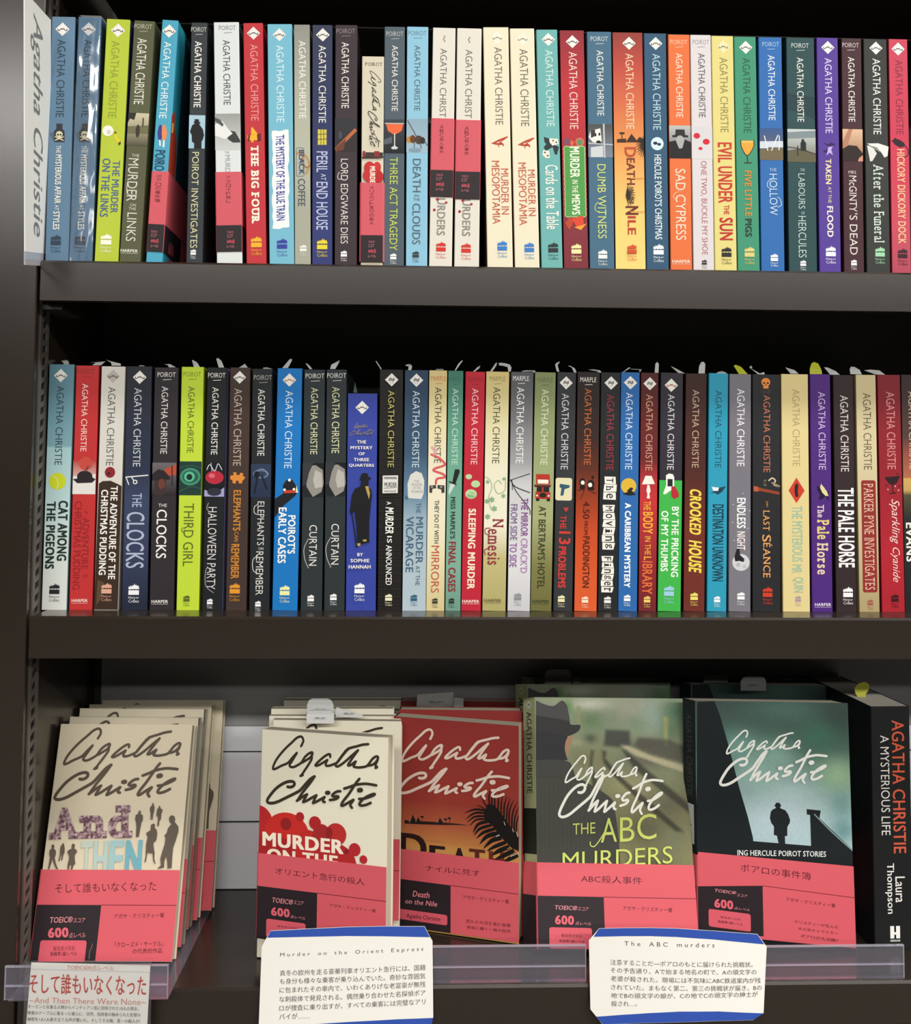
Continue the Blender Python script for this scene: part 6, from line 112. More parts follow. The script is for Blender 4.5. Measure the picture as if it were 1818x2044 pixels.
SLIPS=[
([(19.21,205.38),(22.39,206.54),(25.19,205.45),(26.84,202.38),(22.52,202.33),(21.55,204.0)],'#b4b6b4','first pale slip on the left, curling up from the aqua paperback with the tennis ball'),
([(43.63,204.25),(55.3,205.79),(53.56,201.83),(46.01,201.75),(48.71,204.03)],'#b4b6b4','flat folded slip on top of the red paperback with the bowler hat'),
([(55.81,207.2),(60.84,205.66),(69.48,203.6),(69.99,201.73),(62.6,201.65),(61.61,204.17)],'#b4b6b4','bent slip on top of the white paperback dipped in brown sauce'),
([(84.93,202.55),(86.12,202.85),(89.85,201.95),(89.86,201.48),(85.24,201.43)],'#b4b6b4','barely showing slip on the midnight-blue paperback with the key'),
([(105.53,203.72),(110.16,204.06),(116.25,200.83),(110.7,200.59),(108.8,202.82)],'#b4b6b4','drooping slip on the paperback with the umbrella street photo'),
([(128.53,207.74),(130.2,207.38),(133.78,205.26),(136.46,201.24),(131.45,201.19)],'#b4b6b4','pointed slip sticking up from the lime paperback with the peacock eye'),
([(149.31,208.92),(150.87,209.69),(154.18,206.9),(156.91,201.09),(152.44,201.04)],'#b4b6b4','tall blade-shaped slip above the black paperback with the red apple'),
([(168.92,200.77),(173.63,204.98),(177.13,200.86)],'#b4b6b4','small triangular slip on the woodgrain paperback with the jigsaw piece'),
([(189.44,201.69),(192.29,202.18),(198.03,200.28),(197.7,199.7),(190.04,199.85)],'#b4b6b4','low curled slip on the black paperback with the keys photo'),
([(206.02,201.18),(211.61,209.1),(213.32,209.82),(213.8,207.97),(210.94,201.23)],'#b4b6b4','leaning slip above the bright blue paperback with the locomotive'),
([(225.29,205.79),(226.21,206.03),(229.23,203.52),(231.56,200.54),(229.27,200.51)],'#b4b6b4','thin slip leaning left on the left one of the two dark slate twins'),
([(246.7,200.82),(247.56,204.65),(254.39,209.01),(253.74,206.1),(251.06,200.75)],'#b4b6b4','broad leaf-shaped slip on the right one of the two dark slate twins'),
([(266.71,180.8),(267.73,190.28),(270.15,180.6)],'#55705f','dark green pointed slip above the short royal-blue paperback'),
([(284.99,208.54),(285.91,208.55),(290.6,201.41),(289.92,200.71)],'#b4b6b4','hair-thin slip leaning left on the black brick-patterned paperback'),
([(310.62,205.11),(312.8,206.18),(315.46,205.87),(316.63,203.9),(315.74,200.53),(313.2,200.5),(313.63,204.22),(311.32,204.19)],'#b4b6b4','hooked slip on the grey-blue paperback with the gravestone'),
([(336.3,200.99),(337.68,201.93),(342.88,202.45),(344.05,200.84)],'#b4b6b4','flat slip on the cream paperback with pink smoke'),
([(352.96,200.7),(356.16,206.67),(359.38,210.08),(360.19,209.62),(357.32,205.52),(354.11,200.71)],'#b4b6b4','slim slip leaning right on the thin sea-green paperback'),
([(368.78,199.82),(372.89,204.25),(375.37,205.59),(374.08,202.72),(370.2,199.83)],'#b4b6b4','slim slip leaning right on the scarlet paperback with green pills'),
([(383.33,200.21),(388.27,207.63),(389.8,208.6),(388.87,205.26),(385.34,200.23)],'#b4b6b4','slanting slip on the left of the cream ivy-leaf paperback'),
([(390.99,207.9),(393.01,208.4),(397.16,207.73),(400.72,206.58),(401.92,203.98),(401.22,200.17),(399.09,200.38),(398.6,204.18),(394.8,205.33),(391.48,205.77)],'#b4b6b4','big arched slip on the right of the cream ivy-leaf paperback'),
([(410.83,200.99),(414.98,201.98),(420.92,201.81),(422.34,202.3),(422.82,199.69),(420.92,199.67),(419.73,200.61),(411.42,200.28)],'#b4b6b4','flat slip on the grey cracked-glass paperback'),
([(439.69,206.78),(441.11,208.58),(444.45,210.17),(441.71,206.2),(443.03,200.62),(440.89,200.6)],'#b4b6b4','upright curved slip on the left of the charcoal pistol-card paperback'),
([(451.24,206.43),(453.02,206.45),(456.6,203.99),(458.03,200.07),(455.77,200.05),(454.22,204.32)],'#b4b6b4','bent slip on the right of the charcoal pistol-card paperback'),
([(468.99,202.93),(473.29,203.57),(478.66,202.44),(480.44,199.48),(478.06,199.45),(475.67,201.45)],'#b4b6b4','drooping slip on the black-to-orange paperback'),
([(496.44,199.65),(504.35,205.58),(505.78,205.12),(498.36,200.51)],'#b4b6b4','thin slip folded left on the mid-blue paperback with the yellow sun'),
([(505.78,204.41),(515.11,203.79),(512.95,201.02),(512.11,201.61),(513.43,203.06),(505.78,203.69)],'#b4b6b4','thin slip bent right on the mid-blue paperback with the yellow sun'),
([(525.64,200.56),(527.11,208.7),(528.92,210.64),(530.11,208.74),(528.99,200.6)],'#b4b6b4','upright rounded slip on the maroon paperback with the lamp'),
([(541.01,206.95),(542.69,206.13),(552.49,200.26),(546.26,200.55)],'#b4b6b4','slanting slip on the half dark, half green paperback'),
([(563.81,200.39),(564.96,206.98),(567.52,210.74),(569.73,211.2),(570.81,209.24),(569.32,200.45)],'#b4b6b4','tall rounded slip on the chocolate-brown paperback'),
([(579.79,201.11),(582.0,202.23),(585.87,203.15),(588.39,201.53),(588.05,200.43),(580.33,200.35)],'#b4b6b4','crumpled low slip on the turquoise paperback'),
([(595.95,207.87),(598.06,208.88),(601.9,206.84),(607.14,200.31),(599.08,200.22)],'#aab030','yellow-green slip leaning left on the lilac-grey paperback'),
([(609.41,206.37),(611.64,208.37),(611.85,206.4),(610.95,205.29),(617.32,200.97),(621.53,202.33),(621.95,200.14),(616.2,199.86)],'#b4b6b4','twisted slip on the wide charcoal paperback with the skull'),
([(641.74,207.17),(644.16,205.88),(648.35,204.38),(651.64,201.12),(644.32,201.04)],'#b4b6b4','fin-shaped slip on the buttery cream paperback with the red diamond'),
([(661.5,200.9),(661.9,205.85),(664.52,210.83),(667.32,212.08),(670.41,210.57),(671.88,204.86),(672.27,201.01)],'#aab030','broad yellow-green slip standing on the purple paperback'),
([(676.14,207.55),(678.92,207.36),(684.42,203.89),(688.04,200.63),(679.15,200.53)],'#b4b6b4','fin-shaped slip left of the black-brown paperback with large capitals'),
([(697.17,201.28),(697.47,205.69),(699.73,208.25),(702.85,208.06),(706.14,205.23),(707.41,201.06)],'#b4b6b4','rounded grey slip in front of the beige paperback with the red label'),
([(711.49,205.29),(717.3,205.91),(724.53,205.21),(728.36,201.06),(718.89,201.18)],'#b4b6b4','broad drooping slip on the dark crimson paperback'),
]
TABS=[
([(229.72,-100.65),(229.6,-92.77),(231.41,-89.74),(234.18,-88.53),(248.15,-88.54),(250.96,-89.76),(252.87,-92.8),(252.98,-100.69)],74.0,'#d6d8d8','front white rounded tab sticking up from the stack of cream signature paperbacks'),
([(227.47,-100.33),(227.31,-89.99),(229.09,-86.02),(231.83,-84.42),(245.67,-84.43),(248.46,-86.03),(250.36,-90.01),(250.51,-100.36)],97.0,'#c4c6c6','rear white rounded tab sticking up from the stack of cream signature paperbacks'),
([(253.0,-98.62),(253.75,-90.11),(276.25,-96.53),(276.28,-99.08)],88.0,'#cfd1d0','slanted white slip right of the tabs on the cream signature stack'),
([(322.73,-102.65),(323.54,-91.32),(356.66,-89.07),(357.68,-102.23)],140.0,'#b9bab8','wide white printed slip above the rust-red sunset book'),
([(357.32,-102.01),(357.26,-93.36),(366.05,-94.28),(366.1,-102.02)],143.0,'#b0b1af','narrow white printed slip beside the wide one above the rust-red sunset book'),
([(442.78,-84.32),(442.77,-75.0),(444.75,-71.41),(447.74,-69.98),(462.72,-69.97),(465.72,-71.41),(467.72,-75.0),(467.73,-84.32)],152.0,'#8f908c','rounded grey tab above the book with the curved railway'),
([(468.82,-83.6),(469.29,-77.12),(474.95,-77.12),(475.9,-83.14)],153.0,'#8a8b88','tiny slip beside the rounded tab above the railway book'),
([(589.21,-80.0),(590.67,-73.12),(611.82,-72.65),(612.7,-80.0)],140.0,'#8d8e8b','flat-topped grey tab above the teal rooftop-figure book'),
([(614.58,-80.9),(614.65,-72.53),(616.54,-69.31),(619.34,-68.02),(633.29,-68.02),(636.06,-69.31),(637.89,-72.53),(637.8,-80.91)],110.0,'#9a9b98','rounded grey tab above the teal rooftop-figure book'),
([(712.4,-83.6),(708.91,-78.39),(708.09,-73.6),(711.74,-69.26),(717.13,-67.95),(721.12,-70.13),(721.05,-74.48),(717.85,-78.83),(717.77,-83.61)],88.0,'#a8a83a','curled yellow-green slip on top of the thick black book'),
]
EXTRA={'A': [((20.46,62.29,-277.21),[(0.9994,-0.0349,0.0),(0.0079,0.2248,0.9744),(-0.034,-0.9738,0.225)],111.95,179.53,12),((18.74,94.05,-277.31),[(0.9994,-0.0349,0.0),(0.0076,0.2163,0.9763),(-0.0341,-0.9757,0.2164)],111.95,179.53,12),((22.34,109.06,-277.21),[(0.9998,-0.0175,0.0),(0.0039,0.2249,0.9744),(-0.017,-0.9742,0.225)],111.95,179.53,12),((30.67,126.64,-277.52),[(1.0,0.0,0.0),(0.0,0.1994,0.9799),(0.0,-0.9799,0.1994)],111.95,179.53,12)],'B': [((198.78,82.19,-279.28),[(0.9986,-0.0523,0.0),(0.0027,0.0523,0.9986),(-0.0523,-0.9973,0.0523)],111.0,178.0,12),((193.44,96.66,-279.34),[(0.9998,-0.0175,0.0),(0.0009,0.0523,0.9986),(-0.0174,-0.9985,0.0523)],111.0,178.0,11),((191.42,122.53,-279.28),[(1.0,0.0,0.0),(0.0,0.0523,0.9986),(0.0,-0.9986,0.0523)],111.0,178.0,12),((197.96,159.66,-279.46),[(1.0,0.0,0.0),(0.0,0.0349,0.9994),(0.0,-0.9994,0.0349)],111.0,178.0,13)],'C': [((307.17,127.04,-279.67),[(0.9986,-0.0523,0.0),(0.0009,0.0174,0.9998),(-0.0523,-0.9985,0.0175)],111.0,178.0,14),((307.89,160.91,-279.67),[(0.9994,-0.0349,0.0),(0.0006,0.0174,0.9998),(-0.0349,-0.9992,0.0175)],111.0,178.0,14)],'D': [((422.66,102.8,-277.05),[(0.9986,-0.0523,0.0),(0.01,0.1905,0.9816),(-0.0514,-0.9803,0.1908)],129.8,199.2,15),((433.04,140.83,-278.21),[(0.9998,-0.0175,0.0),(0.0021,0.1219,0.9925),(-0.0173,-0.9924,0.1219)],129.8,199.2,14)],'E': [((576.29,127.95,-278.8),[(0.9986,-0.0523,0.0),(0.0037,0.0697,0.9976),(-0.0522,-0.9962,0.0698)],129.0,198.0,16),((585.27,148.26,-278.8),[(0.9998,-0.0175,0.0),(0.0012,0.0697,0.9976),(-0.0174,-0.9974,0.0698)],129.0,198.0,16)],'F': [((704.63,49.94,-279.91),[(0.9994,0.0349,0.0),(0.0,0.0,1.0),(0.0349,-0.9994,0.0)],33.5,199.0,118)]}
CARD1={'o': [0,-16.3,-250.0],'tilt': 0.0,'outline': [(40.06,1.47),(127.32,4.56),(125.72,63.99),(36.87,61.23)],'items': [['p','#b9bcc0',[(40.04,6.04),(127.35,9.15),(127.36,9.65),(40.05,6.63)]],['cq','TOEIC600点レベル',(66.33,3.3),(100.7,4.47),(66.44,6.89),(100.8,7.89),'#c26a58',0],['cq','そして誰もいなくなった',(39.03,9.11),(124.78,11.8),(39.07,23.89),(124.8,26.46),'#b23c30',1],['cq','~And Then There Were None~',(39.57,26.38),(124.85,28.46),(39.45,30.52),(124.79,32.95),'#c27c70',0],['cq','オーエンと名乗る人物からインディアン島に招待された10人の男女。',(38.64,31.51),(119.72,34.06),(38.72,34.32),(119.79,36.89),'#2c2a28',0],['cq','晩餐のテーブルに集まった彼らに、突然、招待客の秘められた犯罪の',(38.61,35.98),(121.1,38.56),(38.69,38.79),(121.18,41.39),'#2c2a28',0],['cq','秘密を1人1人暴き立てる声が響いた。そしてその晩、第一の殺人が!',(38.58,40.44),(120.79,43.04),(38.67,43.26),(120.86,45.86),'#2c2a28',0]]}
CARD2={'o': [0,7.0,-231.0],'tilt': 0.2,'outline': [(212.65,8.89),(242.19,7.44),(271.35,6.33),(300.64,6.12),(330.99,6.71),(334.96,13.7),(337.13,17.1),(338.02,69.21),(337.09,73.91),(330.62,79.81),(273.42,80.88),(212.78,81.9),(206.89,77.61),(206.42,20.16),(209.97,13.57)],'items': [['p','#2c4a9c',[(212.66,9.07),(242.19,7.62),(271.36,6.51),(300.64,6.29),(330.8,6.89),(335.16,14.41),(300.77,13.24),(271.53,12.74),(242.4,13.12),(210.26,13.75)]],['p','#2c4a9c',[(207.26,75.49),(243.69,73.16),(273.16,71.69),(311.37,70.38),(337.83,70.06),(337.09,73.91),(330.62,79.64),(273.41,80.71),(212.77,81.73)]],['cq','M u r d e r    o n    t h e    O r i e n t    E x p r e s s',(220.8,24.24),(330.13,20.94),(220.94,27.58),(330.16,24.57),'#4a4844',0],['cq','真冬の欧州を走る豪華列車オリエント急行には、国籍',(221.14,36.24),(331.88,33.3),(221.32,40.24),(331.92,37.34),'#4a4844',0],['cq','も身分も様々な乗客が乗り込んでいた。奇妙な雰囲気',(221.39,41.81),(331.93,39.18),(221.57,45.8),(331.96,43.19),'#4a4844',0],['cq','に包まれたその車内で、いわくありげな老富豪が無残',(221.46,47.79),(331.97,44.85),(221.64,51.77),(332.01,48.86),'#4a4844',0],['cq','な刺殺体で発見される。偶然乗り合わせた名探偵ポア',(221.55,54.01),(332.02,50.68),(221.73,57.97),(332.05,54.67),'#4a4844',0],['cq','ロが捜査に乗り出すが、すべての乗客には完璧なアリ',(221.82,60.03),(332.07,56.66),(222.0,63.97),(332.1,60.63),'#4a4844',0],['cq','バイが……',(222.08,65.68),(244.81,64.98),(222.25,69.61),(244.96,68.91),'#4a4844',0]]}
CARD3={'o': [0,7.0,-231.0],'tilt': 0.2,'outline': [(466.42,9.12),(485.9,8.47),(505.4,8.31),(525.79,8.79),(555.02,10.87),(590.43,14.12),(597.28,23.22),(590.96,69.15),(582.29,73.69),(550.88,73.52),(524.74,73.85),(495.19,74.46),(466.57,75.61),(457.85,65.45),(458.35,17.68)],'items': [['p','#2c4a9c',[(466.41,9.28),(485.89,8.63),(505.4,8.47),(525.79,8.95),(555.0,11.03),(590.24,14.28),(595.54,21.61),(554.61,17.03),(525.45,14.88),(505.11,14.23),(483.88,14.38),(461.96,15.08)]],['p','#2c4a9c',[(462.09,70.42),(481.56,68.78),(502.47,67.46),(525.16,66.53),(555.68,66.93),(590.94,69.38),(582.31,73.54),(550.89,73.36),(524.75,73.7),(495.19,74.31),(466.75,75.46)]],['cq','T h e    A B C    m u r d e r s',(485.49,17.9),(555.51,19.44),(485.36,20.93),(555.3,22.63),'#4a4844',0],['cq','注意することだ―ポアロのもとに届けられた挑戦状。',(474.23,30.66),(584.93,33.46),(474.08,34.44),(584.64,37.25),'#4a4844',0],['cq','その予告通り、Aで始まる地名の町で、Aの頭文字の',(474.18,36.25),(587.62,38.78),(474.03,40.02),(587.33,42.56),'#4a4844',0],['cq','老婆が殺された。現場には不気味にABC鉄道案内が残',(474.13,41.98),(590.52,44.72),(473.98,45.74),(590.22,48.49),'#4a4844',0],['cq','されていた。まもなく第二、第三の挑戦状が届き、Bの',(474.07,47.93),(591.01,49.67),(473.92,51.67),(590.71,53.43),'#4a4844',0],['cq','地でBの頭文字の娘が、Cの地でCの頭文字の紳士が',(473.84,53.69),(587.5,54.02),(473.69,57.42),(587.21,57.77),'#4a4844',0],['cq','殺され…。',(473.79,59.28),(493.29,59.16),(473.64,62.99),(493.12,62.88),'#4a4844',0]]}
MISC={'rm': [209.4,-252.32,456.25,-276.15],'rr': [463.33,-254.61,706.6,-279.8],'rl': [20.51,-255.11,140.51,-277.98]}

# ------------------------------------------------------------------ materials
def lin(c): return c/12.92 if c<=.04045 else ((c+.055)/1.055)**2.4
def rgb(h):
    if len(h)==4: h='#'+''.join(c*2 for c in h[1:])
    return tuple(lin(int(h[i:i+2],16)/255) for i in(1,3,5))
MATS={}
def nodes(name):
    m=bpy.data.materials.new(name); m.use_nodes=True; nt=m.node_tree; return m,nt,nt.nodes['Principled BSDF']
def link(nt,a,b): nt.links.new(a,b)
def ink(h):
    if h in MATS: return MATS[h]
    if h=='#speck':
        m,nt,b=nodes('ink_speckled'); t=nt.nodes.new('ShaderNodeTexNoise'); t.inputs['Scale'].default_value=420; t.inputs['Detail'].default_value=2
        co=nt.nodes.new('ShaderNodeTexCoord'); link(nt,co.outputs['Object'],t.inputs['Vector'])
        cr=nt.nodes.new('ShaderNodeValToRGB'); e=cr.color_ramp.elements; e[0].position=.36; e[0].color=(*rgb('#4f3b40'),1); e[1].position=.66; e[1].color=(*rgb('#c0a8a6'),1)
        x=e.new(.5); x.color=(*rgb('#8b6a74'),1); link(nt,t.outputs['Fac'],cr.inputs[0]); link(nt,cr.outputs[0],b.inputs['Base Color'])
    else:
        m,nt,b=nodes('ink_'+h[1:]); b.inputs['Base Color'].default_value=(*rgb(h),1)
    b.inputs['Roughness'].default_value=.46; b.inputs['Specular IOR Level'].default_value=.16
    MATS[h]=m; return m
def print_mat():
    if 'print' in MATS: return MATS['print']
    m,nt,b=nodes('printed_picture'); a=nt.nodes.new('ShaderNodeAttribute'); a.attribute_name='print'; link(nt,a.outputs['Color'],b.inputs['Base Color'])
    b.inputs['Roughness'].default_value=.46; b.inputs['Specular IOR Level'].default_value=.16; MATS['print']=m; return m
def page_mat(h='#d2cbb8'):
    k='pages'+h
    if k in MATS: return MATS[k]
    m,nt,b=nodes('paper_pages'); co=nt.nodes.new('ShaderNodeTexCoord'); mp=nt.nodes.new('ShaderNodeMapping'); mp.inputs['Scale'].default_value=(3500,6,6)
    t=nt.nodes.new('ShaderNodeTexNoise'); t.inputs['Scale'].default_value=1; t.inputs['Detail'].default_value=1
    link(nt,co.outputs['Object'],mp.inputs[0]); link(nt,mp.outputs[0],t.inputs['Vector'])
    cr=nt.nodes.new('ShaderNodeValToRGB'); c=rgb(h); cr.color_ramp.elements[0].position=.3; cr.color_ramp.elements[1].position=.7
    cr.color_ramp.elements[0].color=(*[v*.72 for v in c],1); cr.color_ramp.elements[1].color=(*c,1)
    link(nt,t.outputs['Fac'],cr.inputs[0]); link(nt,cr.outputs[0],b.inputs['Base Color']); b.inputs['Roughness'].default_value=.85
    MATS[k]=m; return m
def metal_mat(name,h,rough=.38,bump=.02):
    if name in MATS: return MATS[name]
    m,nt,b=nodes(name); b.inputs['Base Color'].default_value=(*rgb(h),1); b.inputs['Roughness'].default_value=rough; b.inputs['Specular IOR Level'].default_value=.5
    t=nt.nodes.new('ShaderNodeTexNoise'); t.inputs['Scale'].default_value=900; co=nt.nodes.new('ShaderNodeTexCoord'); link(nt,co.outputs['Object'],t.inputs['Vector'])
    bp=nt.nodes.new('ShaderNodeBump'); bp.inputs['Strength'].default_value=bump; bp.inputs['Distance'].default_value=.0004; link(nt,t.outputs['Fac'],bp.inputs['Height']); link(nt,bp.outputs[0],b.inputs['Normal'])
    MATS[name]=m; return m
def clear_mat(name='clear_acrylic',tint=(.93,.93,.98),wavy=0.,refl=.12,rough=.06,haze=0.):
    if name in MATS: return MATS[name]
    m=bpy.data.materials.new(name); m.use_nodes=True; nt=m.node_tree; nt.nodes.clear()
    out=nt.nodes.new('ShaderNodeOutputMaterial'); mix=nt.nodes.new('ShaderNodeMixShader'); tr=nt.nodes.new('ShaderNodeBsdfTransparent'); gl=nt.nodes.new('ShaderNodeBsdfGlossy')
    tr.inputs[0].default_value=(*tint,1); gl.inputs['Roughness'].default_value=rough
    lw=nt.nodes.new('ShaderNodeLayerWeight'); lw.inputs[0].default_value=.25
    ma=nt.nodes.new('ShaderNodeMath'); ma.operation='MULTIPLY_ADD'; ma.inputs[1].default_value=.7; ma.inputs[2].default_value=refl
    link(nt,lw.outputs['Fresnel'],ma.inputs[0]); link(nt,ma.outputs[0],mix.inputs[0]); link(nt,tr.outputs[0],mix.inputs[1]); link(nt,gl.outputs[0],mix.inputs[2])
    last=mix.outputs[0]
    if haze:
        df=nt.nodes.new('ShaderNodeBsdfDiffuse'); df.inputs[0].default_value=(.75,.75,.82,1); m2=nt.nodes.new('ShaderNodeMixShader'); m2.inputs[0].default_value=haze
        link(nt,last,m2.inputs[1]); link(nt,df.outputs[0],m2.inputs[2]); last=m2.outputs[0]
    if wavy:
        t=nt.nodes.new('ShaderNodeTexNoise'); t.inputs['Scale'].default_value=1.; t.inputs['Detail'].default_value=2; co=nt.nodes.new('ShaderNodeTexCoord'); mp=nt.nodes.new('ShaderNodeMapping'); mp.inputs['Scale'].default_value=(60,45,13)
        link(nt,co.outputs['Object'],mp.inputs[0]); link(nt,mp.outputs[0],t.inputs['Vector'])
        bp=nt.nodes.new('ShaderNodeBump'); bp.inputs['Strength'].default_value=wavy; bp.inputs['Distance'].default_value=.004; link(nt,t.outputs['Fac'],bp.inputs['Height']); link(nt,bp.outputs[0],gl.inputs['Normal'])
    link(nt,last,out.inputs[0]); MATS[name]=m; return m
# ------------------------------------------------------------------ mesh builder (local millimetres)
class MB:
    def __init__(s): s.v=[]; s.f=[]; s.m=[]; s.mats=[]; s.c={}
    def mi(s,mat):
        if mat not in s.mats: s.mats.append(mat)
        return s.mats.index(mat)
    def add(s,vs,fs,mat,cols=None):
        b=len(s.v); s.v+=[tuple(p) for p in vs]; i=s.mi(mat); s.f+=[tuple(b+k for k in q) for q in fs]; s.m+=[i]*len(fs)
        if cols:
            for k,cl in enumerate(cols): s.c[b+k]=cl
    def box(s,x0,y0,z0,x1,y1,z1,mat):
        s.add([(x,y,z) for x in(x0,x1) for y in(y0,y1) for z in(z0,z1)],[(0,1,3,2),(4,6,7,5),(0,4,5,1),(2,3,7,6),(0,2,6,4),(1,5,7,3)],mat)
    def prism(s,poly,z0,z1,mat,ax='z'):     # polygon (a,b) extruded along an axis
        n=len(poly); P=(lambda a,b,t:(a,b,t)) if ax=='z' else ((lambda a,b,t:(a,t,b)) if ax=='y' else (lambda a,b,t:(t,a,b)))
        vs=[P(a,b,z0) for a,b in poly]+[P(a,b,z1) for a,b in poly]
        tri=tessellate_polygon([[Vector((a,b,0)) for a,b in poly]])
        fs=[(i,(i+1)%n,n+(i+1)%n,n+i) for i in range(n)]+[tuple(reversed(t)) for t in tri]+[tuple(n+k for k in t) for t in tri]
        s.add(vs,fs,mat)
    def build(s,name,parent=None,tr=None):
        me=bpy.data.meshes.new(name); me.from_pydata([tuple(c*MM for c in p) for p in s.v],[],s.f)
        for m in s.mats: me.materials.append(m)
        for p,i in zip(me.polygons,s.m): p.material_index=i
        if s.c:
            a=me.attributes.new('print','FLOAT_COLOR','POINT')
            for k,cl in s.c.items(): a.data[k].color=(*cl,1)
        me.update(); o=bpy.data.objects.new(name,me); SC.collection.objects.link(o)
        if parent: o.parent=parent
        elif tr is not None: o.matrix_world=tr
        return o
def root(name,label,cat,tr,group=None):
    o=bpy.data.objects.new(name,None); o.empty_display_size=.01; SC.collection.objects.link(o); o.matrix_world=tr; tagit(o,label,cat,group); return o
def tagit(o,label,cat,group=None):
    o['label']=label; o['category']=cat
    if group: o['group']=group
def TR(x,y,z,rot=None):
    m=Matrix.Translation(W(x,y,z)); return m@rot.to_4x4() if rot is not None else m
# ------------------------------------------------------------------ lettering
GC={}
SER={'A':((0.06,0),(.94,0)),'B':((.14,0),(.14,1)),'D':((.14,0),(.14,1)),'E':((.14,0),(.14,1)),'F':((.18,0),(.18,1)),'H':((.12,0),(.88,0),(.12,1),(.88,1)),'I':((.5,0),(.5,1)),'K':((.12,0),(.12,1),(.85,0),(.85,1)),'L':((.16,0),(.16,1)),'M':((.1,0),(.9,0),(.1,1),(.9,1)),'N':((.1,0),(.1,1),(.9,1)),'P':((.16,0),(.16,1)),'R':((.14,0),(.14,1),(.92,0)),'T':((.5,0),),'U':((.14,1),(.86,1)),'V':((.06,1),(.94,1)),'Y':((.5,0),(.06,1),(.94,1)),
'n':((.16,0),(.86,0),(.08,1)),'m':((.1,0),(.5,0),(.9,0)),'h':((.16,0),(.86,0),(.1,1)),'d':((.9,0),(.78,1)),'i':((.5,0),),'l':((.5,0),(.3,1)),'r':((.25,0),(.1,1)),'f':((.45,0),),'a':((.95,0),),'t':((.6,0),),'u':((.05,1),(.9,0))}
def glyphs(s,bold,res):
    k=(s,bold,res)
    if k in GC: return GC[k]
    c=bpy.data.curves.new('t','FONT'); c.body=s; c.resolution_u=res; c.offset=-.003 if bold==0 else 0; c.space_character=1.0+(.0,.02,.06,.1)[bold]
    o=bpy.data.objects.new('t',c); SC.collection.objects.link(o); dg=bpy.context.evaluated_depsgraph_get(); me=o.evaluated_get(dg).to_mesh()
    v=[(p.co.x,p.co.y) for p in me.vertices]; fs=[tuple(p.vertices) for p in me.polygons]; o.evaluated_get(dg).to_mesh_clear(); bpy.data.objects.remove(o); bpy.data.curves.remove(c)
    x0=min(p[0] for p in v); x1=max(p[0] for p in v); y0=min(p[1] for p in v); y1=max(p[1] for p in v)
    GC[k]=(v,fs,x0,x1,y0,y1); return GC[k]
def text2d(s,bold=0,slant=0,serif=0,res=3):
    """lettering normalised to the box 0..1 x 0..1 (y up)"""
    lv=None
    if not serif:
        v,fs,x0,x1,y0,y1=glyphs(s,bold,res)
    else:
        v=[];fs=[];x=0;lv=[]
        for ch in s:
            if ch==' ': x+=.34; continue
            gv,gf,a0,a1,b0,b1=glyphs(ch,bold,res); b=len(v); lv+=[0.]*len(gv); v+=[(p[0]-a0+x,p[1]) for p in gv]; fs+=[tuple(k+b for k in q) for q in gf]
            w_=a1-a0; th=.06+.018*bold; hw=.085+.018*bold
            for fx,fy in SER.get(ch,()):
                cx=x+fx*w_; yy=b0 if fy==0 else b1-th; b=len(v); hl=min(hw,w_*.5+.04)
                lv+=[.0015]*4; v+=[(cx-hl,yy),(cx+hl,yy),(cx+hl,yy+th),(cx-hl,yy+th)]; fs.append((b,b+1,b+2,b+3))
            x+=w_+.13+.03*bold
        x0=min(p[0] for p in v); x1=max(p[0] for p in v); y0=min(p[1] for p in v); y1=max(p[1] for p in v)
    if bold:
        dx,dy=((0,0),(.012,.005),(.026,.014),(.042,.022))[bold]; sh=((-1,-1),(1,1)) if bold==1 else ((-1,-1),(1,1),(-1,1),(1,-1))
        bv,bf,bl=v,fs,lv or [0.]*len(v); v=[];fs=[];lv=[]
        for a,b in sh: k=len(v); lv+=[q+.003*(k//len(bv)) for q in bl]; v+=[(p[0]+a*dx,p[1]+b*dy) for p in bv]; fs+=[tuple(k+i for i in q) for q in bf]
        x0-=dx;x1+=dx;y0-=dy;y1+=dy
    sx=1/max(x1-x0,1e-6); sy=1/max(y1-y0,1e-6)
    o=[((p[0]-x0)*sx,(p[1]-y0)*sy) for p in v]
    if slant:
        k=slant*sx/sy; o=[(a+k*b_,b_) for a,b_ in o]; m0=min(p[0] for p in o); m1=max(p[0] for p in o); o=[((a-m0)/(m1-m0),b_) for a,b_ in o]
    return o,fs,lv
# ------------------------------------------------------------------ printing on a flat sheet: u right, v down (mm)
def smooth(P,n=5):
    if len(P)<3: return P
    o=[]
    for i in range(len(P)-1):
        p0=P[max(i-1,0)];p1=P[i];p2=P[i+1];p3=P[min(i+2,len(P)-1)]
        for k in range(n):
            t=k/n; o.append(tuple(.5*(2*b+(c-a)*t+(2*a-5*b+4*c-d)*t*t+(3*b-a-3*c+d)*t**3) for a,b,c,d in zip(p0,p1,p2,p3)))
    return o+[P[-1]]
def clip_tri(T,w,h):
    P=T
    for ax,lim,sg in((0,0,1),(0,w,-1),(1,0,1),(1,h,-1)):
        Q=[]
        for i in range(len(P)):
            a=P[i];b=P[(i+1)%len(P)]; da=(a[ax]-lim)*sg; db=(b[ax]-lim)*sg
            if da>=0: Q.append(a)
            if (da>=0)!=(db>=0):
                t=da/(da-db); Q.append((a[0]+(b[0]-a[0])*t,a[1]+(b[1]-a[1])*t))
        P=Q
        if len(P)<3: return None
    return P
def mix(a,b,t): return tuple(x+(y-x)*t for x,y in zip(a,b))
def ramp(st,x):
    if x<=st[0][0]: return rgb(st[0][1])
    for (a,ca),(b,cb) in zip(st,st[1:]):
        if x<=b: return mix(rgb(ca),rgb(cb),(x-a)/max(b-a,1e-6))
    return rgb(st[-1][1])
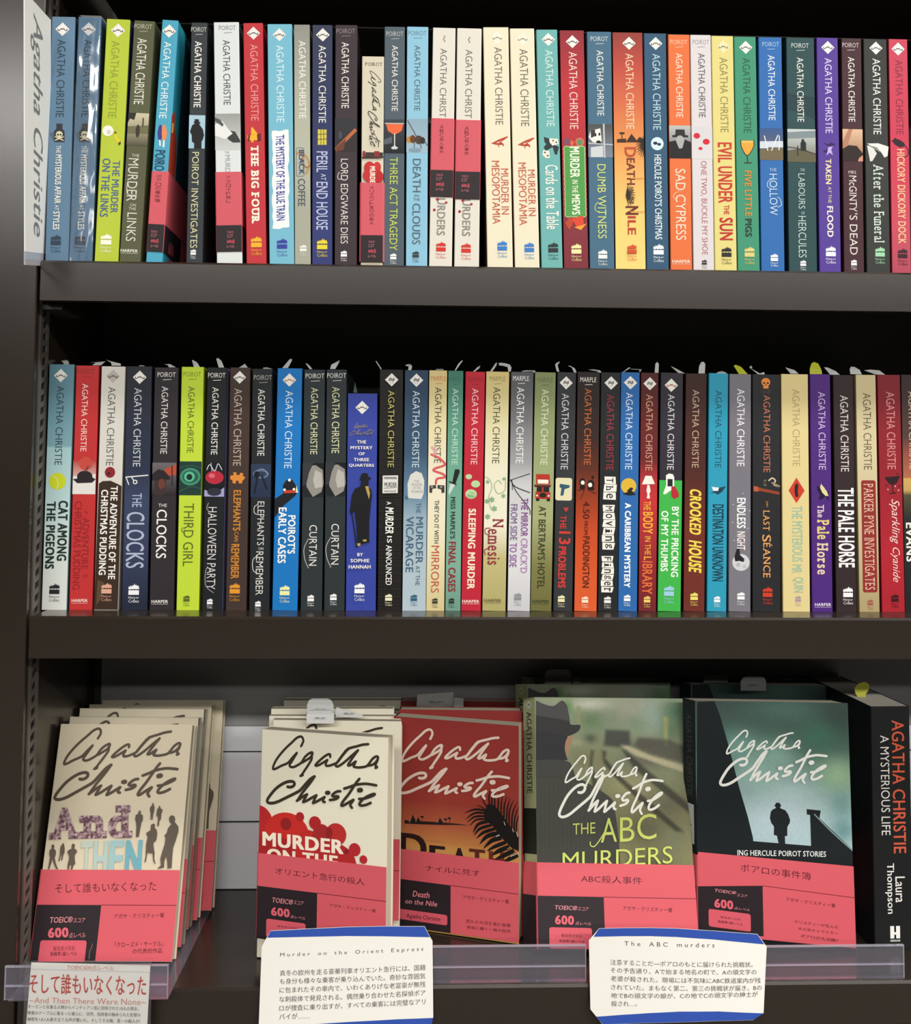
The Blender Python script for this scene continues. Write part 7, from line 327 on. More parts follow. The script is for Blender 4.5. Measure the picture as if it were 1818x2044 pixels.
def ell(cx,cy,rx,ry,n=20): return [(cx+rx*math.cos(2*math.pi*i/n),cy+ry*math.sin(2*math.pi*i/n)) for i in range(n)]
def rrect(x0,y0,x1,y1,r_):
    o=[]
    for cx,cy,a in((x1-r_,y0+r_,-90),(x1-r_,y1-r_,0),(x0+r_,y1-r_,90),(x0+r_,y0+r_,180)):
        for k in range(5): t=math.radians(a+22.5*k); o.append((cx+r_*math.cos(t),cy+r_*math.sin(t)))
    return o
class Sheet:
    STEP=.012
    def __init__(s,mb,mp,w,h,lift=.012): s.mb=mb; s.mp=mp; s.w=w; s.h=h; s.l=lift
    def up(s): s.l+=s.STEP; return s.l
    def raw(s,v,fs,mat,lv=None):
        l=s.up(); e=1e-4; lv=lv or [0.]*len(v)      # lv: hair-thin ink levels so that no two overlapping pieces are coplanar
        if all(-e<=p[0]<=s.w+e and -e<=p[1]<=s.h+e for p in v): s.mb.add([s.mp(p[0],p[1],l+q) for p,q in zip(v,lv)],fs,mat); s.l+=max(lv); return
        for q in fs:
            for k in range(1,len(q)-1):
                P=clip_tri([v[q[0]],v[q[k]],v[q[k+1]]],s.w,s.h)
                if P: s.mb.add([s.mp(a,b,l+lv[q[0]]) for a,b in P],[tuple(range(len(P)))],mat)
        s.l+=max(lv)
    def poly(s,h,P):
        tri=tessellate_polygon([[Vector((a,b,0)) for a,b in P]]); s.raw(P,[tuple(t) for t in tri],ink(h))
    def rect(s,h,x0,y0,x1,y1): s.raw([(x0,y0),(x1,y0),(x1,y1),(x0,y1)],[(0,1,2,3)],ink(h))
    def line(s,h,wd,P,smoothed=True):
        if smoothed: P=smooth(P,4)
        v=[];fs=[];lv=[]; j=0
        for (a,b),(c,d) in zip(P,P[1:]):
            L=math.hypot(c-a,d-b)
            if L<1e-6: continue
            j+=1; lv+=[.0016*(j%8)]*4
            nx,ny=-(d-b)/L*wd/2,(c-a)/L*wd/2; k=len(v); v+=[(a+nx,b+ny),(c+nx,d+ny),(c-nx,d-ny),(a-nx,b-ny)]; fs.append((k,k+1,k+2,k+3))
        for a,b in P:
            j+=1; lv+=[.014+.0016*(j%8)]*8; k=len(v); v+=ell(a,b,wd/2,wd/2,8); fs.append(tuple(range(k,k+8)))
        s.raw(v,fs,ink(h),lv)
    def hatch(s,h,wd,segs):     # many short separate strokes in one ink layer
        v=[];fs=[]
        for a,b,c,d in segs:
            L=math.hypot(c-a,d-b); nx,ny=-(d-b)/L*wd/2,(c-a)/L*wd/2; k=len(v); v+=[(a+nx,b+ny),(c+nx,d+ny),(c-nx,d-ny),(a-nx,b-ny)]; fs.append((k,k+1,k+2,k+3))
        s.raw(v,fs,ink(h))
    def text(s,t,h,P,bold=0,slant=0,serif=0,res=3):
        """P maps text box (a right, b up, both 0..1) to sheet u,v"""
        v,fs,lv=text2d(t,bold,slant,serif,res); s.raw([P(a,b) for a,b in v],fs,ink(h),lv)
    def strips(s,st,n=48,x0=0,x1=None):
        x1=s.w if x1 is None else x1; l=s.up(); v=[];c=[];fs=[]
        ys=sorted(set([0.,s.h]+[s.h*i/n for i in range(n+1)]+[min(max(a,0),s.h) for a,_ in st]))
        for y in ys: v+=[s.mp(x0,y,l),s.mp(x1,y,l)]; k=ramp(st,y); c+=[k,k]
        fs=[(2*i,2*i+1,2*i+3,2*i+2) for i in range(len(ys)-1)]; s.mb.add(v,fs,print_mat(),c)
    def image(s,st,blobs,softs,nu=84,nv=126):
        l=s.up(); v=[];c=[]; rnd=random.Random(3)
        for j in range(nv+1):
            for i in range(nu+1):
                x=s.w*i/nu; y=s.h*j/nv; k=ramp(st,y)
                for bx,by,rx,ry,h,hard in blobs:
                    d=((x-bx)/rx)**2+((y-by)/ry)**2
                    if d<4: k=mix(k,rgb(h),math.exp(-d*hard)*.9)
                for h,P,sw in softs:
                    ins=False; dm=1e9
                    for q in range(len(P)):
                        (x0,y0),(x1,y1)=P[q],P[(q+1)%len(P)]
                        if (y0>y)!=(y1>y) and x<(x1-x0)*(y-y0)/(y1-y0)+x0: ins=not ins
                        L=(x1-x0)**2+(y1-y0)**2; t=max(0,min(1,((x-x0)*(x1-x0)+(y-y0)*(y1-y0))/max(L,1e-9))); dm=min(dm,math.hypot(x-x0-t*(x1-x0),y-y0-t*(y1-y0)))
                    sd=dm if ins else -dm; a=max(0,min(1,.5+sd/(2*sw)))
                    if a>0: k=mix(k,rgb(h),a*.85)
                g=1+rnd.uniform(-.05,.05); v.append(s.mp(x,y,l)); c.append(tuple(q*g for q in k))
        s.mb.add(v,[(j*(nu+1)+i,j*(nu+1)+i+1,(j+1)*(nu+1)+i+1,(j+1)*(nu+1)+i) for j in range(nv) for i in range(nu)],print_mat(),c)
    # ---- emblems
    def squiggle(s,x,y,r_,h,rot=False):
        P=[(-.62,-.02),(-.66,.14),(-.48,.2),(-.3,.06),(-.12,-.1),(0,.02),(.12,-.1),(.3,.06),(.48,.2),(.66,.14),(.62,-.02)]
        s.line(h,max(.12*r_,.25),[((x+r_*b*1.2,y+r_*a*.9) if rot else (x+r_*a,y+r_*b)) for a,b in P])
    def emblem(s,x,y,wd,h):   # flames over water, two small words beneath
        F=[(0,.5),(0,.3),(.06,.2),(.12,.3),(.2,.12),(.26,.26),(.38,.1),(.42,.2),(.58,-.06),(.6,.14),(.74,.04),(.78,.2),(.9,.12),(1,.3),(1,.5),(.86,.46),(.72,.5),(.58,.46),(.44,.5),(.3,.46),(.15,.5)]
        s.poly(h,[(x-wd/2+a*wd,y+b*wd) for a,b in F])
        Q=[(0,.6),(.15,.56),(.3,.6),(.44,.56),(.58,.6),(.72,.56),(.86,.6),(1,.57),(1,1.02),(0,1.02)]
        s.poly(h,[(x-wd/2+a*wd,y+b*wd) for a,b in Q])
        for t,k in(('Harper',1.16),('Collins',1.47)): s.text(t,h,lambda a,b,k=k:(x-wd/2+a*wd,y+(k+.3*(1-b))*wd),0,0,0,1)
    def draw(s,it):
        k=it[0]
        if k in('t','sig1'):
            if k=='t':
                t,u0,u1,v0,v1,h=it[1:7]; ex=list(it[7:])+[0,0,0]
                big=(u1-u0)>4
                s.text(t,h,lambda a,b:(u0+b*(u1-u0),v0+a*(v1-v0)),ex[0],ex[1],ex[2],3 if big else 2)
            else:
                _,_,u0,u1,v0,v1,h=it; vm=v0+.52*(v1-v0)
                for nm,a0,a1 in(('A',v0,vm),('C',vm+.5,v1)):
                    st,wds=SIG[nm]
                    for q,wq in zip(st,wds): s.line(h,max(.5,wq*22),[(u1-b*(u1-u0),a0+a*(a1-a0)) for a,b in q])
        elif k=='sig2':
            _,_,u0,u1,v0,v1,h=it; vm=v0+.45*(v1-v0)
            for nm,b0,b1,i0,i1 in(('A',v0,vm,.18,.72),('C',vm,v1,0,1)):
                for q in SIG[nm][0]: s.line(h,.42,[(u0+(i0+a*(i1-i0))*(u1-u0),b0+b*(b1-b0)) for a,b in q])
        elif k=='sg':
            _,nm,u0,v0,u1,v1,h=it; st,wds=SIG[nm]
            for q,wq in zip(st,wds): s.line(h,wq*(u1-u0),[(u0+a*(u1-u0),v0+b*(v1-v0)) for a,b in q])
        elif k=='h':
            t,u0,u1,v0,v1,h=it[1:7]; ex=list(it[7:])+[0,0]; s.text(t,h,lambda a,b:(u0+a*(u1-u0),v1-b*(v1-v0)),ex[0],0,ex[1],2)
        elif k=='ct':
            _,t,u0,v0,u1,v1,h,bd,sl,sf=it; s.text(t,h,lambda a,b:(u0+a*(u1-u0),v1-b*(v1-v0)),bd,sl,sf,4 if v1-v0>8 else 2)
        elif k=='cq':
            t,A,B,C,D_,h,bd=it[1:8]; sl,sf=(list(it[8:])+[0,0])[:2]; big=abs(C[1]-A[1])>8
            s.text(t,h,lambda a,b:tuple((A[i]*b+C[i]*(1-b))*(1-a)+(B[i]*b+D_[i]*(1-b))*a for i in(0,1)),bd,sl,sf,4 if big else 2)
        elif k=='v':
            _,t,u0,u1,v0,v1,h=it; n=len(t); st=(v1-v0)/n
            for i,ch in enumerate(t): s.text(ch,h,lambda a,b,i=i:(u0+a*(u1-u0),v0+st*(i+.92-.84*b)),0,0,0,2)
        elif k=='d' or k=='d2':
            x,y,r_=it[1:4]; fill=it[4] if len(it)>4 else '#e9e7e1'; mk=it[5] if len(it)>5 else '#4a4644'
            s.poly(fill,[(x,y-r_),(x+r_,y),(x,y+r_),(x-r_,y)])
            if k=='d': s.squiggle(x,y,r_,mk)
            else:
                for sg,dy in((1,-.16),(1,.06)): s.line(mk,.12*r_,[(x-.38*r_,y+(dy+.1)*r_),(x-.2*r_,y+(dy-.08)*r_),(x,y+dy*r_),(x+.2*r_,y+(dy+.1)*r_),(x+.38*r_,y+(dy-.1)*r_)])
                for dx in(-.12,.14): s.poly(mk,ell(x+dx*r_,y+.42*r_,.05*r_,.05*r_,8))
        elif k=='must': s.squiggle(it[1],it[2],it[3],it[4],True)
        elif k=='p': s.poly(it[1],it[2])
        elif k=='e': s.poly(it[1],ell(*it[2:6],n=32 if it[4]>6 else 18))
        elif k=='r': s.rect(*it[1:6])
        elif k=='rrf': s.poly(it[1],rrect(*it[2:6],min(1.8,abs(it[4]-it[2])*.2)))
        elif k=='rr': P=rrect(*it[2:6],1.2); s.line(it[1],.35,P+[P[0]],False)
        elif k=='l': s.line(it[1],it[2],it[3])
        elif k=='hatch': s.hatch(it[1],it[2],it[3])
        elif k in('hc','hs','hs2'): s.emblem(*it[1:5])
        elif k=='H':
            _,u0,u1,v,h=it; s.text('HARPER',h,lambda a,b:(u0+a*(u1-u0),v+1.2-b*2.4),2,0,0,2); s.rect(h,u0,v+2.0,u1,v+2.25)
        elif k=='ph':
            _,v0,v1,c0,c1,sub=it; hh=v1-v0; n=10; l=s.up(); v=[];c=[]
            for i in range(n+1): y=v0+hh*i/n; kk=mix(rgb(c0),rgb(c1),i/n); v+=[s.mp(0,y,l),s.mp(s.w,y,l)]; c+=[kk,kk]
            s.mb.add(v,[(2*i,2*i+1,2*i+3,2*i+2) for i in range(n)],print_mat(),c)
            M=lambda a,b:(a*s.w,v0+b*hh)
            for q in sub:
                if q[0]=='p': s.poly(q[1],[M(*p) for p in q[2]])
                elif q[0]=='e': s.poly(q[1],ell(q[2]*s.w,v0+q[3]*hh,q[4]*s.w,q[5]*hh))
                elif q[0]=='l': s.line(q[1],q[2]*s.w,[M(*p) for p in q[3]])
        elif k=='g': s.strips(it[1])
        elif k=='gr': s.strips(it[1])
        elif k=='pg': s.rect(it[1],0,it[2],s.w,min(it[3],s.h))
        elif k=='blob':
            _,u0,u1,v0,v1,h=it; rn=random.Random(5); P=[]
            n=16
            for i in range(n): P.append((u1+rn.uniform(-.9,.5),v0+(v1-v0)*i/n))
            for i in range(5): P.append((u1-(u1-u0)*i/5,v1+rn.uniform(-1.2,.6)))
            for i in range(n): P.append((u0+rn.uniform(-.5,.9),v1-(v1-v0)*i/n))
            for i in range(5): P.append((u0+(u1-u0)*i/5,v0+rn.uniform(-.6,1.2)))
            s.poly(h,P)
        elif k=='wavy':
            _,h,hb,u0,u1,v0,v1=it
            for col,g in((hb,.55),(h,0)):
                P=[]; n=14
                for a,b,c,d,m in((u1,v0,u1,v1,n),(u1,v1,u0,v1,4),(u0,v1,u0,v0,n),(u0,v0,u1,v0,4)):
                    L=math.hypot(c-a,d-b); nx,ny=(d-b)/L,-(c-a)/L
                    for i in range(m*4):
                        t=i/(m*4); o_=g+.45*abs(math.sin(math.pi*t*m))-.3; P.append((a+(c-a)*t+nx*o_,b+(d-b)*t+ny*o_))
                s.poly(col,P)
        elif k=='palm':
            _,x,y,dr,h,L=it
            for i in range(11):
                a=math.radians(-75+15*i); ex,ey=x+dr*L*math.cos(a)*.9,y+L*math.sin(a)*1.1
                s.frond((x,y),((x+ex)/2,(y+ey)/2-.12*L),(ex,ey),.1*L,h)
        elif k=='fr': s.frond(it[2],it[3],it[4],it[5],it[1])
        elif k=='leaf':
            _,h,x,y,r_=it; P=[(0,-1),(.3,-.45),(.9,-.5),(.6,0),(.8,.55),(.25,.5),(0,1),(-.25,.5),(-.8,.55),(-.6,0),(-.9,-.5),(-.3,-.45)]
            s.poly(h,[(x+r_*a,y+r_*b) for a,b in P])
        elif k=='heart':
            _,h,x,y,r_=it; s.poly(h,[(x+r_*a,y+r_*b) for a,b in((0,-.5),(.5,-.95),(1,-.4),(.6,.35),(0,1),(-.6,.35),(-1,-.4),(-.5,-.95))])
        elif k=='cut':
            _,h,u0,u1,v0,v1,t=it; n=len(t); st=(v1-v0)/n; rn=random.Random(len(t)); mid=(u0+u1)/2; hw=(u1-u0)*.85
            for i,ch in enumerate(t):
                a=v0+st*i; P=[(mid-hw*rn.uniform(.7,1),a+rn.uniform(0,.4)),(mid+hw*rn.uniform(.7,1),a+rn.uniform(0,.5)),(mid+hw*rn.uniform(.7,1),a+st-rn.uniform(0,.4)),(mid-hw*rn.uniform(.7,1),a+st-rn.uniform(0,.4))]
                s.poly(h,P); s.text(ch,'#26252a',lambda p,q,a=a:(mid-hw*.5+hw*q,a+st*(.2+.62*p)),1,0,i%2,2)
        elif k=='brick':
            y=4; row=0
            while y<s.h-2:
                s.line(it[1],.3,[(0,y),(s.w,y+random.uniform(-.3,.3))],False); s.line(it[1],.3,[(s.w*(.3 if row%2 else .7),y),(s.w*(.3 if row%2 else .7),y+6)],False); y+=6.3; row+=1
    def frond(s,a,b,c,wd,h):
        P=smooth([a,b,c],6); n=len(P); L=[];R_=[]
        for i,(x,y) in enumerate(P):
            x2,y2=P[min(i+1,n-1)];x1,y1=P[max(i-1,0)]; d=math.hypot(x2-x1,y2-y1) or 1; t=i/(n-1); ww=wd*(.35+.65*math.sin(math.pi*min(1,.25+t*.5)))*(1-t**2.5)
            L.append((x-(y2-y1)/d*ww/2,y+(x2-x1)/d*ww/2)); R_.append((x+(y2-y1)/d*ww/2,y-(x2-x1)/d*ww/2))
        v=L+R_; s.raw(v,[(i,i+1,n+i+1,n+i) for i in range(n-1)],ink(h))
    def draw_all(s,items):
        im=[i for i in items if i[0]=='img']
        if im: s.image(im[0][1],im[0][2],[(q[1],q[2],q[3]) for q in items if q[0]=='soft'])
        for it in items:
            if it and isinstance(it[0],str) and it[0] not in('img','soft'): s.draw(it)
# ------------------------------------------------------------------ a paperback: spine towards -y, front cover at +x, pages inside
PINK='#d05a64'; BLACK='#2b2327'
def round_u(w,d,r_,o):     # outline of the wrap, from the back cover edge round the spine to the front cover edge, o outside it
    P=[(-o,d)]
    for k in range(5): a=math.radians(180+22.5*k); P.append((r_+(r_+o)*math.cos(a),r_+(r_+o)*math.sin(a)))
    for k in range(5): a=math.radians(270+22.5*k); P.append((w-r_+(r_+o)*math.cos(a),r_+(r_+o)*math.sin(a)))
    return P+[(w+o,d)]
def book(par,w,h,d,base,front,back,items=(),fitems=(),band=None,fband=None,wrap=False,page='#d2cbb8',r_=.7,bandpink=PINK,skew=0.):
    t=.35
    def fin(mb,name):       # a worn paperback leans over towards its spine
        if skew: mb.v=[(x,y-skew*max(0,w-x),z) for x,y,z in mb.v]
        mb.build(name,par)
    mb=MB(); P=round_u(w,2.,r_,0); Q=round_u(w,2.,r_,-t); mb.prism(P+Q[::-1],0,h,ink(base))
    sh=Sheet(mb,lambda a,b,l:(a,-l,h-b),w,h); sh.draw_all(list(items)); fin(mb,'spine')
    mb=MB(); mb.box(0,2,0,t,d,h,ink(back)); fin(mb,'back_cover')
    mb=MB(); mb.box(w-t,2,0,w,d,h,ink(front)); fs=Sheet(mb,lambda a,b,l:(w+l,a,h-b),d,h); fs.draw_all(list(fitems)); fin(mb,'front_cover')
    mb=MB(); mb.box(t+.05,1.2,.6,w-t-.05,d-1.2,h-.5,page_mat(page)); fin(mb,'page_block')
    lift=max(sh.l,.2)+.1
    if band or fband:
        lf=fs.l+.1; mb=MB(); o=max(lift,lf)
        v0,vk,v1=band[:3] if band else fband['v']
        v1=min(v1,h-.1)
        P=round_u(w,d+.1,r_,o+.15); Q=round_u(w,d+.1,r_,o); mb.prism(P+Q[::-1],h-v1,h-v0,ink(bandpink))
        s2=Sheet(mb,lambda a,b,l:(a,-o-.15-l,h-b),w,h); s2.rect(BLACK,0,vk,w,v1)
        if band: s2.draw_all(band[3])
        s3=Sheet(mb,lambda a,b,l:(w+o+.15+l,a,h-b),d+.1,h)
        bx=fband['bx'] if fband else 52
        s3.rect(BLACK,0,vk,bx,v1); s3.rect('#7c2a36' if True else BLACK,bx,vk-.25,d+.1,vk+.35)
        if fband: s3.draw_all(fband['items'])
        else:
            s3.draw_all([['rrf','#b04a56',14,vk+24,44,vk+44],['ct','600',14,vk+10,30,vk+20,'#b04a56',2,0,0]])
        if fband and fband.get('tilt'):      # a band that has slipped askew on the front
            mb.v=[(x,y,z-fband['tilt']*(y-d/2)) if x>w-.01 and y>1.5 else ((x,y,z+fband['tilt']*d/2*min(1,max(0,y/2))) if x>w-2 else (x,y,z)) for x,y,z in mb.v]
        fin(mb,'paper_band')
    if wrap:
        mb=MB(); o=.9; P=round_u(w,d+.6,1.,o); mb.prism(P,-.0,h+.9,clear_mat('shrink_wrap',(.97,.98,1),wavy=.8,refl=.05,rough=.08)); mb.build('plastic_wrap',par)
def dup(src,tr,label):
    o=src.copy(); SC.collection.objects.link(o); o.matrix_world=tr; o['label']=label
    for ch in src.children:
        k=ch.copy(); SC.collection.objects.link(k); k.parent=o
    return o
# ------------------------------------------------------------------ setting
BR=metal_mat('shelf_paint','#2a231d',.22,.012); BK=metal_mat('shelf_paint_dark','#2a2724',.4); RAIL=metal_mat('rail_paint','#5a554f',.4); GRY=metal_mat('grey_shade_panel','#8a8a8a',.6); LGT=metal_mat('light_panel','#d9dae0',.6); DKP=metal_mat('back_paint','#24231f',.7); DK=metal_mat('slot_dark','#0a0a0a',.9)
for nm,bx,col in(('floor',(-3500,-7500,-1010,4500,200,-1000),'#4a4743'),('ceiling',(-3500,-7500,1800,4500,200,1810),'#6a6a68'),('wall_back',(-3500,190,-1000,4500,200,1800),'#5a5855')):
    fl=MB(); fl.box(*bx,metal_mat(nm+'_paint',col,.7)); o=fl.build(nm,None,TR(0,0,0)); o['kind']='structure'
case=root('bookcase','dark brown metal bookcase with three shelves holding all the books','bookcase',TR(0,0,-1000))
Z1,Z3=277.73,-279.91
def cz(z): return z+1000
mb=MB(); mb.box(-34,1.5,0,17,184,1800,BR); mb.prism([(-34,0),(21.2,0),(22,.8),(22,3),(17,3),(17,1.5),(-34,1.5)],0,1800,BR); mb.build('side_panel',case)
mb=MB(); mb.box(903,0,0,940,184,1800,BR); mb.build('side_panel',case)
mb=MB()
for y0,y1 in((21,25.5),(34.5,39)): mb.box(17,y0,cz(-560),18.3,y1,1795,RAIL)
z=cz(-556)
while z<1790: mb.prism([(25.5,z-1.5),(34.5,z+1.5),(34.5,z+5.5),(25.5,z+2.5)],17,18.3,RAIL,'x'); z+=10
mb.box(17,25.5,cz(-560),17.15,34.5,1795,DK); mb.build('slotted_rail',case)
mb=MB(); mb.box(17,181.5,0,903,184,1800,DKP); mb.build('back_panel',case)
for a,b,mt in((-279,-218.5,LGT),(-216.5,-153,LGT),(-151.5,-128.5,LGT),(-128,-40,GRY)):  # light boards below; the grey top strip has the shelf's shadow put into its colour
    mb=MB(); mb.box(24,179.6,cz(a),900,181.5,cz(b),mt); mb.build('back_board_or_shade',case)
for zz in(558,Z1,0.,Z3,-560):
    mb=MB(); mb.prism([(1.6,zz-3),(0.9,zz-.9),(1.8,zz),(179.4,zz),(179.4,zz-3)],24.8,899,BR,'x')
    mb.v=[(p[0],p[1],p[2]+1000) for p in mb.v]; sh=mb.build('shelf',case)
    lp=MB(); lp.prism([(0,zz-32),(0.0,zz-1.8),(.9,zz-.9),(1.6,zz-3),(1.6,zz-30.5),(9,zz-30.5),(9,zz-32)],24.8,899,BR,'x'); lp.v=[(p[0],p[1],p[2]+1000) for p in lp.v]; l=lp.build('shelf_lip',sh)
mb=MB(); mb.box(20.5,12,cz(Z1-37),38,60,cz(Z1-33.5),BK); mb.build('shelf_bracket',case)
mb=MB(); mb.box(-34,2,0,940,184,60,BR); mb.build('plinth',case)
# ------------------------------------------------------------------ books standing spine out
ROWZ={1:Z1,2:0.}; ROWY={1:8.,2:36.}
for row,xb,w,h,lean,base,front,back,items,label,ex in SPINES:
    d=111 if ex.get('A') else 129
    zoff=0.
    L=math.radians(lean); lift=w*math.sin(L) if L>0 else 0
    # pivot: the lower corner on the leaning side stays on the shelf
    rot=Matrix.Rotation(L,3,'Y')
    rt_=root('paperback_book',label,'book',TR(xb,ROWY[row],ROWZ[row]+lift+.05,rot),'paperbacks on the upper shelf' if row==1 else 'paperbacks on the middle shelf')
    fi=[]
    if ex.get('fart')=='poi': fi=[['p','#1d3f4c',[(26,0),(111,0),(111,200),(34,200),(22,150),(24,60)]],['p','#b8402c',[(0,78),(8,72),(10,84),(18,92),(22,110),(16,140),(0,150)]],['p','#e6c26a',[(2,84),(7,82),(7,90),(2,92)]]]
    book(rt_,w,h,d,base,front,back,items,fi,ex.get('band'),None,bool(ex.get('wrap')))
# ------------------------------------------------------------------ books standing cover out
def cover_tr(e):
    o,(u_,v_,n_),w,h,t=e; M=Matrix((n_,u_,v_)).transposed(); p=Vector(o)-Vector(n_)*t
    return TR(p[0],p[1],p[2]+(1.35 if p[0]<150 else .45),M),w,h,t
LB={'A':'cream paperback with mauve slab lettering and people silhouettes, front of its stack','B':'cream paperback with overlapping red circles, front of its stack','C':'rust-red sunset paperback with a black palm leaf, front of its stack','D':'paperback showing a hatted man from behind beside a curved railway','E':'teal paperback showing a lone figure on a rooftop'}
first={}
for k in 'ABCDE':
    tr,w,h,t=cover_tr(COVERS[k]); a=ART[k]
    first[k]=root('paperback_book',LB[k],'book',tr,'face-out books on the lowest shelf')
    sp=[['t','AGATHA CHRISTIE',t*.3,t*.72,12,80,'#3c4030' if k!='E' else '#3f464a',1]] if k in'DE' else []
    if k=='D': sp=[['d2',t*.5,6,3.6,'#c9cbb4']]+sp+[['pg','#2a2d26',92,128],['t','ABC',t*.3,t*.72,142,156,'#3c4030',1]]
    if k=='E': sp+=[['r','#c9ccca',t*.3,86,t*.8,118],['p','#22282a',[(t*.3,98),(t*.62,103),(t*.3,108)]]]
    if k=='B': sp=[['t','AP',t*.2,t*.8,166,176,'#2a2524',3]]
    book(first[k],t,h,w,a['spine'],a['base'],a['spine'],sp,a['items'],None,a['band'],False,'#cdc4ae',.7,PINK,{'D':.7,'E':.45}.get(k,0.))
BL={'A':['second cream silhouette paperback in shiny wrap, right behind the front one','third cream silhouette paperback in wrap, its top edge above the second','fourth cream paperback of the silhouette stack, showing only its right margin','rearmost cream paperback of the silhouette stack, next to the grey back boards'],
'B':['second paperback of the red-circle stack, its pale page edges showing right','third paperback of the red-circle stack, behind the front tab','fourth paperback of the red-circle stack, with a thin pale top edge','rearmost dark-topped paperback of the red-circle stack'],
'C':['second sunset paperback, its pale pages rising above the front cover','rearmost sunset paperback, a dark top edge below the printed slip'],
'D':['second railway-cover paperback, its narrow spine showing left of the front one','rearmost railway-cover paperback, a dim top edge under the grey tab'],
'E':['second rooftop-figure paperback, a dark edge behind the front one','rearmost rooftop-figure paperback, under the flat-topped tab']}
for k in 'ABCDE':
    for n,e in enumerate(EXTRA[k]):
        tr,w,h,t=cover_tr(e); o=dup(first[k],tr,BL[k][n]); s=w/COVERS[k][2]; 
        o.matrix_world=tr@Matrix.Diagonal((t/COVERS[k][4],s,h/COVERS[k][3],1))
        if k=='A' and n<2:
            mb=MB(); P=round_u(12,112.2,1.,.75); mb.prism(P,0,180.,clear_mat('shrink_wrap')); mb.build('plastic_wrap',o)
e=EXTRA['F'][0]; o_,(u_,v_,n_),w,h,t=e
fk=root('paperback_book','thick black biography with orange and white spine lettering, far right of the lowest shelf','book',TR(o_[0],o_[1],o_[2]+.3,Matrix((u_,[-x for x in n_],v_)).transposed()),'face-out books on the lowest shelf')
s=w/80.
book(fk,w,h,126,'#1c1d1e','#17181a','#17181a',[['t','AGATHA CHRISTIE',42*s,68*s,11.5,121,'#c9583f',1],['t','A MYSTERIOUS LIFE',18*s,36*s,24,106,'#d8d6d0',0],['t','Laura',44*s,64*s,140,161,'#e2e0da',1],['t','Thompson',23*s,42*s,129,170,'#e2e0da',1],
 ['p','#ecebe6',[(32*s,180),(40*s,180),(40*s,185),(44*s,185),(44*s,180),(52*s,180),(52*s,190),(44*s,190),(44*s,187),(40*s,187),(40*s,190),(32*s,190)]],['h','HEADLINE',32*s,52*s,191,192.6,'#ecebe6',2]],[],None,None,False,'#c4bfb2',1.0)
# ------------------------------------------------------------------ slips tucked into the books
def slip(name,pts,y,col,label,group,mark=None,bend=5.):
    zb=min(p[1] for p in pts); zt=max(p[1] for p in pts); cx=sum(p[0] for p in pts)/len(pts)
    P=[(x-cx,z-zb) for x,z in pts]
    sm=P
    tri=tessellate_polygon([[Vector((a,b,0)) for a,b in sm]]); n=len(sm); mb=MB()
    bz=lambda x,z:bend*((z/max(zt-zb,1e-6))**2)+.02*x*x
    vs=[(a,bz(a,b),b) for a,b in sm]+[(a,bz(a,b)+.25,b) for a,b in sm]
    mb.add(vs,[tuple(t) for t in tri]+[tuple(n+q for q in reversed(t)) for t in tri]+[(i,(i+1)%n,n+(i+1)%n,n+i) for i in range(n)],ink(col))
    if mark:
        x0=min(p[0] for p in P); x1=max(p[0] for p in P); H=zt-zb; sh=Sheet(mb,lambda a,b,l:(x0+a,bz(x0+a,H-b)-l-.06,H-b),x1-x0,H)
        m=(x1-x0)*.3
        sh.text(mark,'#7d7f80',lambda a,b:(m+a*(x1-x0-2*m),H*.62-b*min(1.6,H*.25)),1,0,0,1)
    o=mb.build(name,None,TR(cx,y,zb)); tagit(o,label,'slip',group)
for pts,col,lab in SLIPS: slip('sales_slip',pts,62.,col,lab,'slips in the middle-row books')
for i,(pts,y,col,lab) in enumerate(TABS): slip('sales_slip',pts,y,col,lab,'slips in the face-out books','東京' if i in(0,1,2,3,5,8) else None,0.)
# ------------------------------------------------------------------ name sign jutting out of the upper shelf
S0=Vector((38.0,-80.,454.7)); S1=Vector((27.,-1.6,470.4)); S2=Vector((35.,-80.,264.9)); ex_=(S1-S0); wS=ex_.length; ex_.normalize(); ev=(S2-S0).normalized(); ev=(ev-ex_*ev.dot(ex_)).normalized(); en=ex_.cross(ev)
if en.x<0: en=-en
Ms=Matrix((ex_,en,-ev)).transposed()   # local x: towards the shelf, y: face normal, z: up
if Ms.determinant()<0: Ms=Matrix((ex_,-en,-ev)).transposed()
sg=Ms.col[1].x; sgn=1 if sg>0 else -1
sign=root('name_sign','white name sign with slanted grey lettering jutting out at the upper left','sign',TR(S0[0],S0[1],S0[2],Ms))
hS=184.
mb=MB(); mb.box(0,-.4,-hS,wS,.4,0,ink('#f7f6f3')); sh=Sheet(mb,lambda a,b,l:(a,sgn*(.4+l),-b),wS,hS)
sh.text('Agatha Christie','#7f8082',lambda a,b:(wS*(.2+.47*b),8+a*(hS-20)),1,.22,0,4); mb.build('sign_card',sign)
mb=MB(); cm=clear_mat('clear_sleeve',(.9,.92,.93),refl=.1,haze=.45); mb.prism([(0,-hS-10),(56,-hS-10),(58,-hS-8),(58,-hS),(0,-hS)],-.6,.6,cm,'y'); mb.build('clear_sleeve',sign)
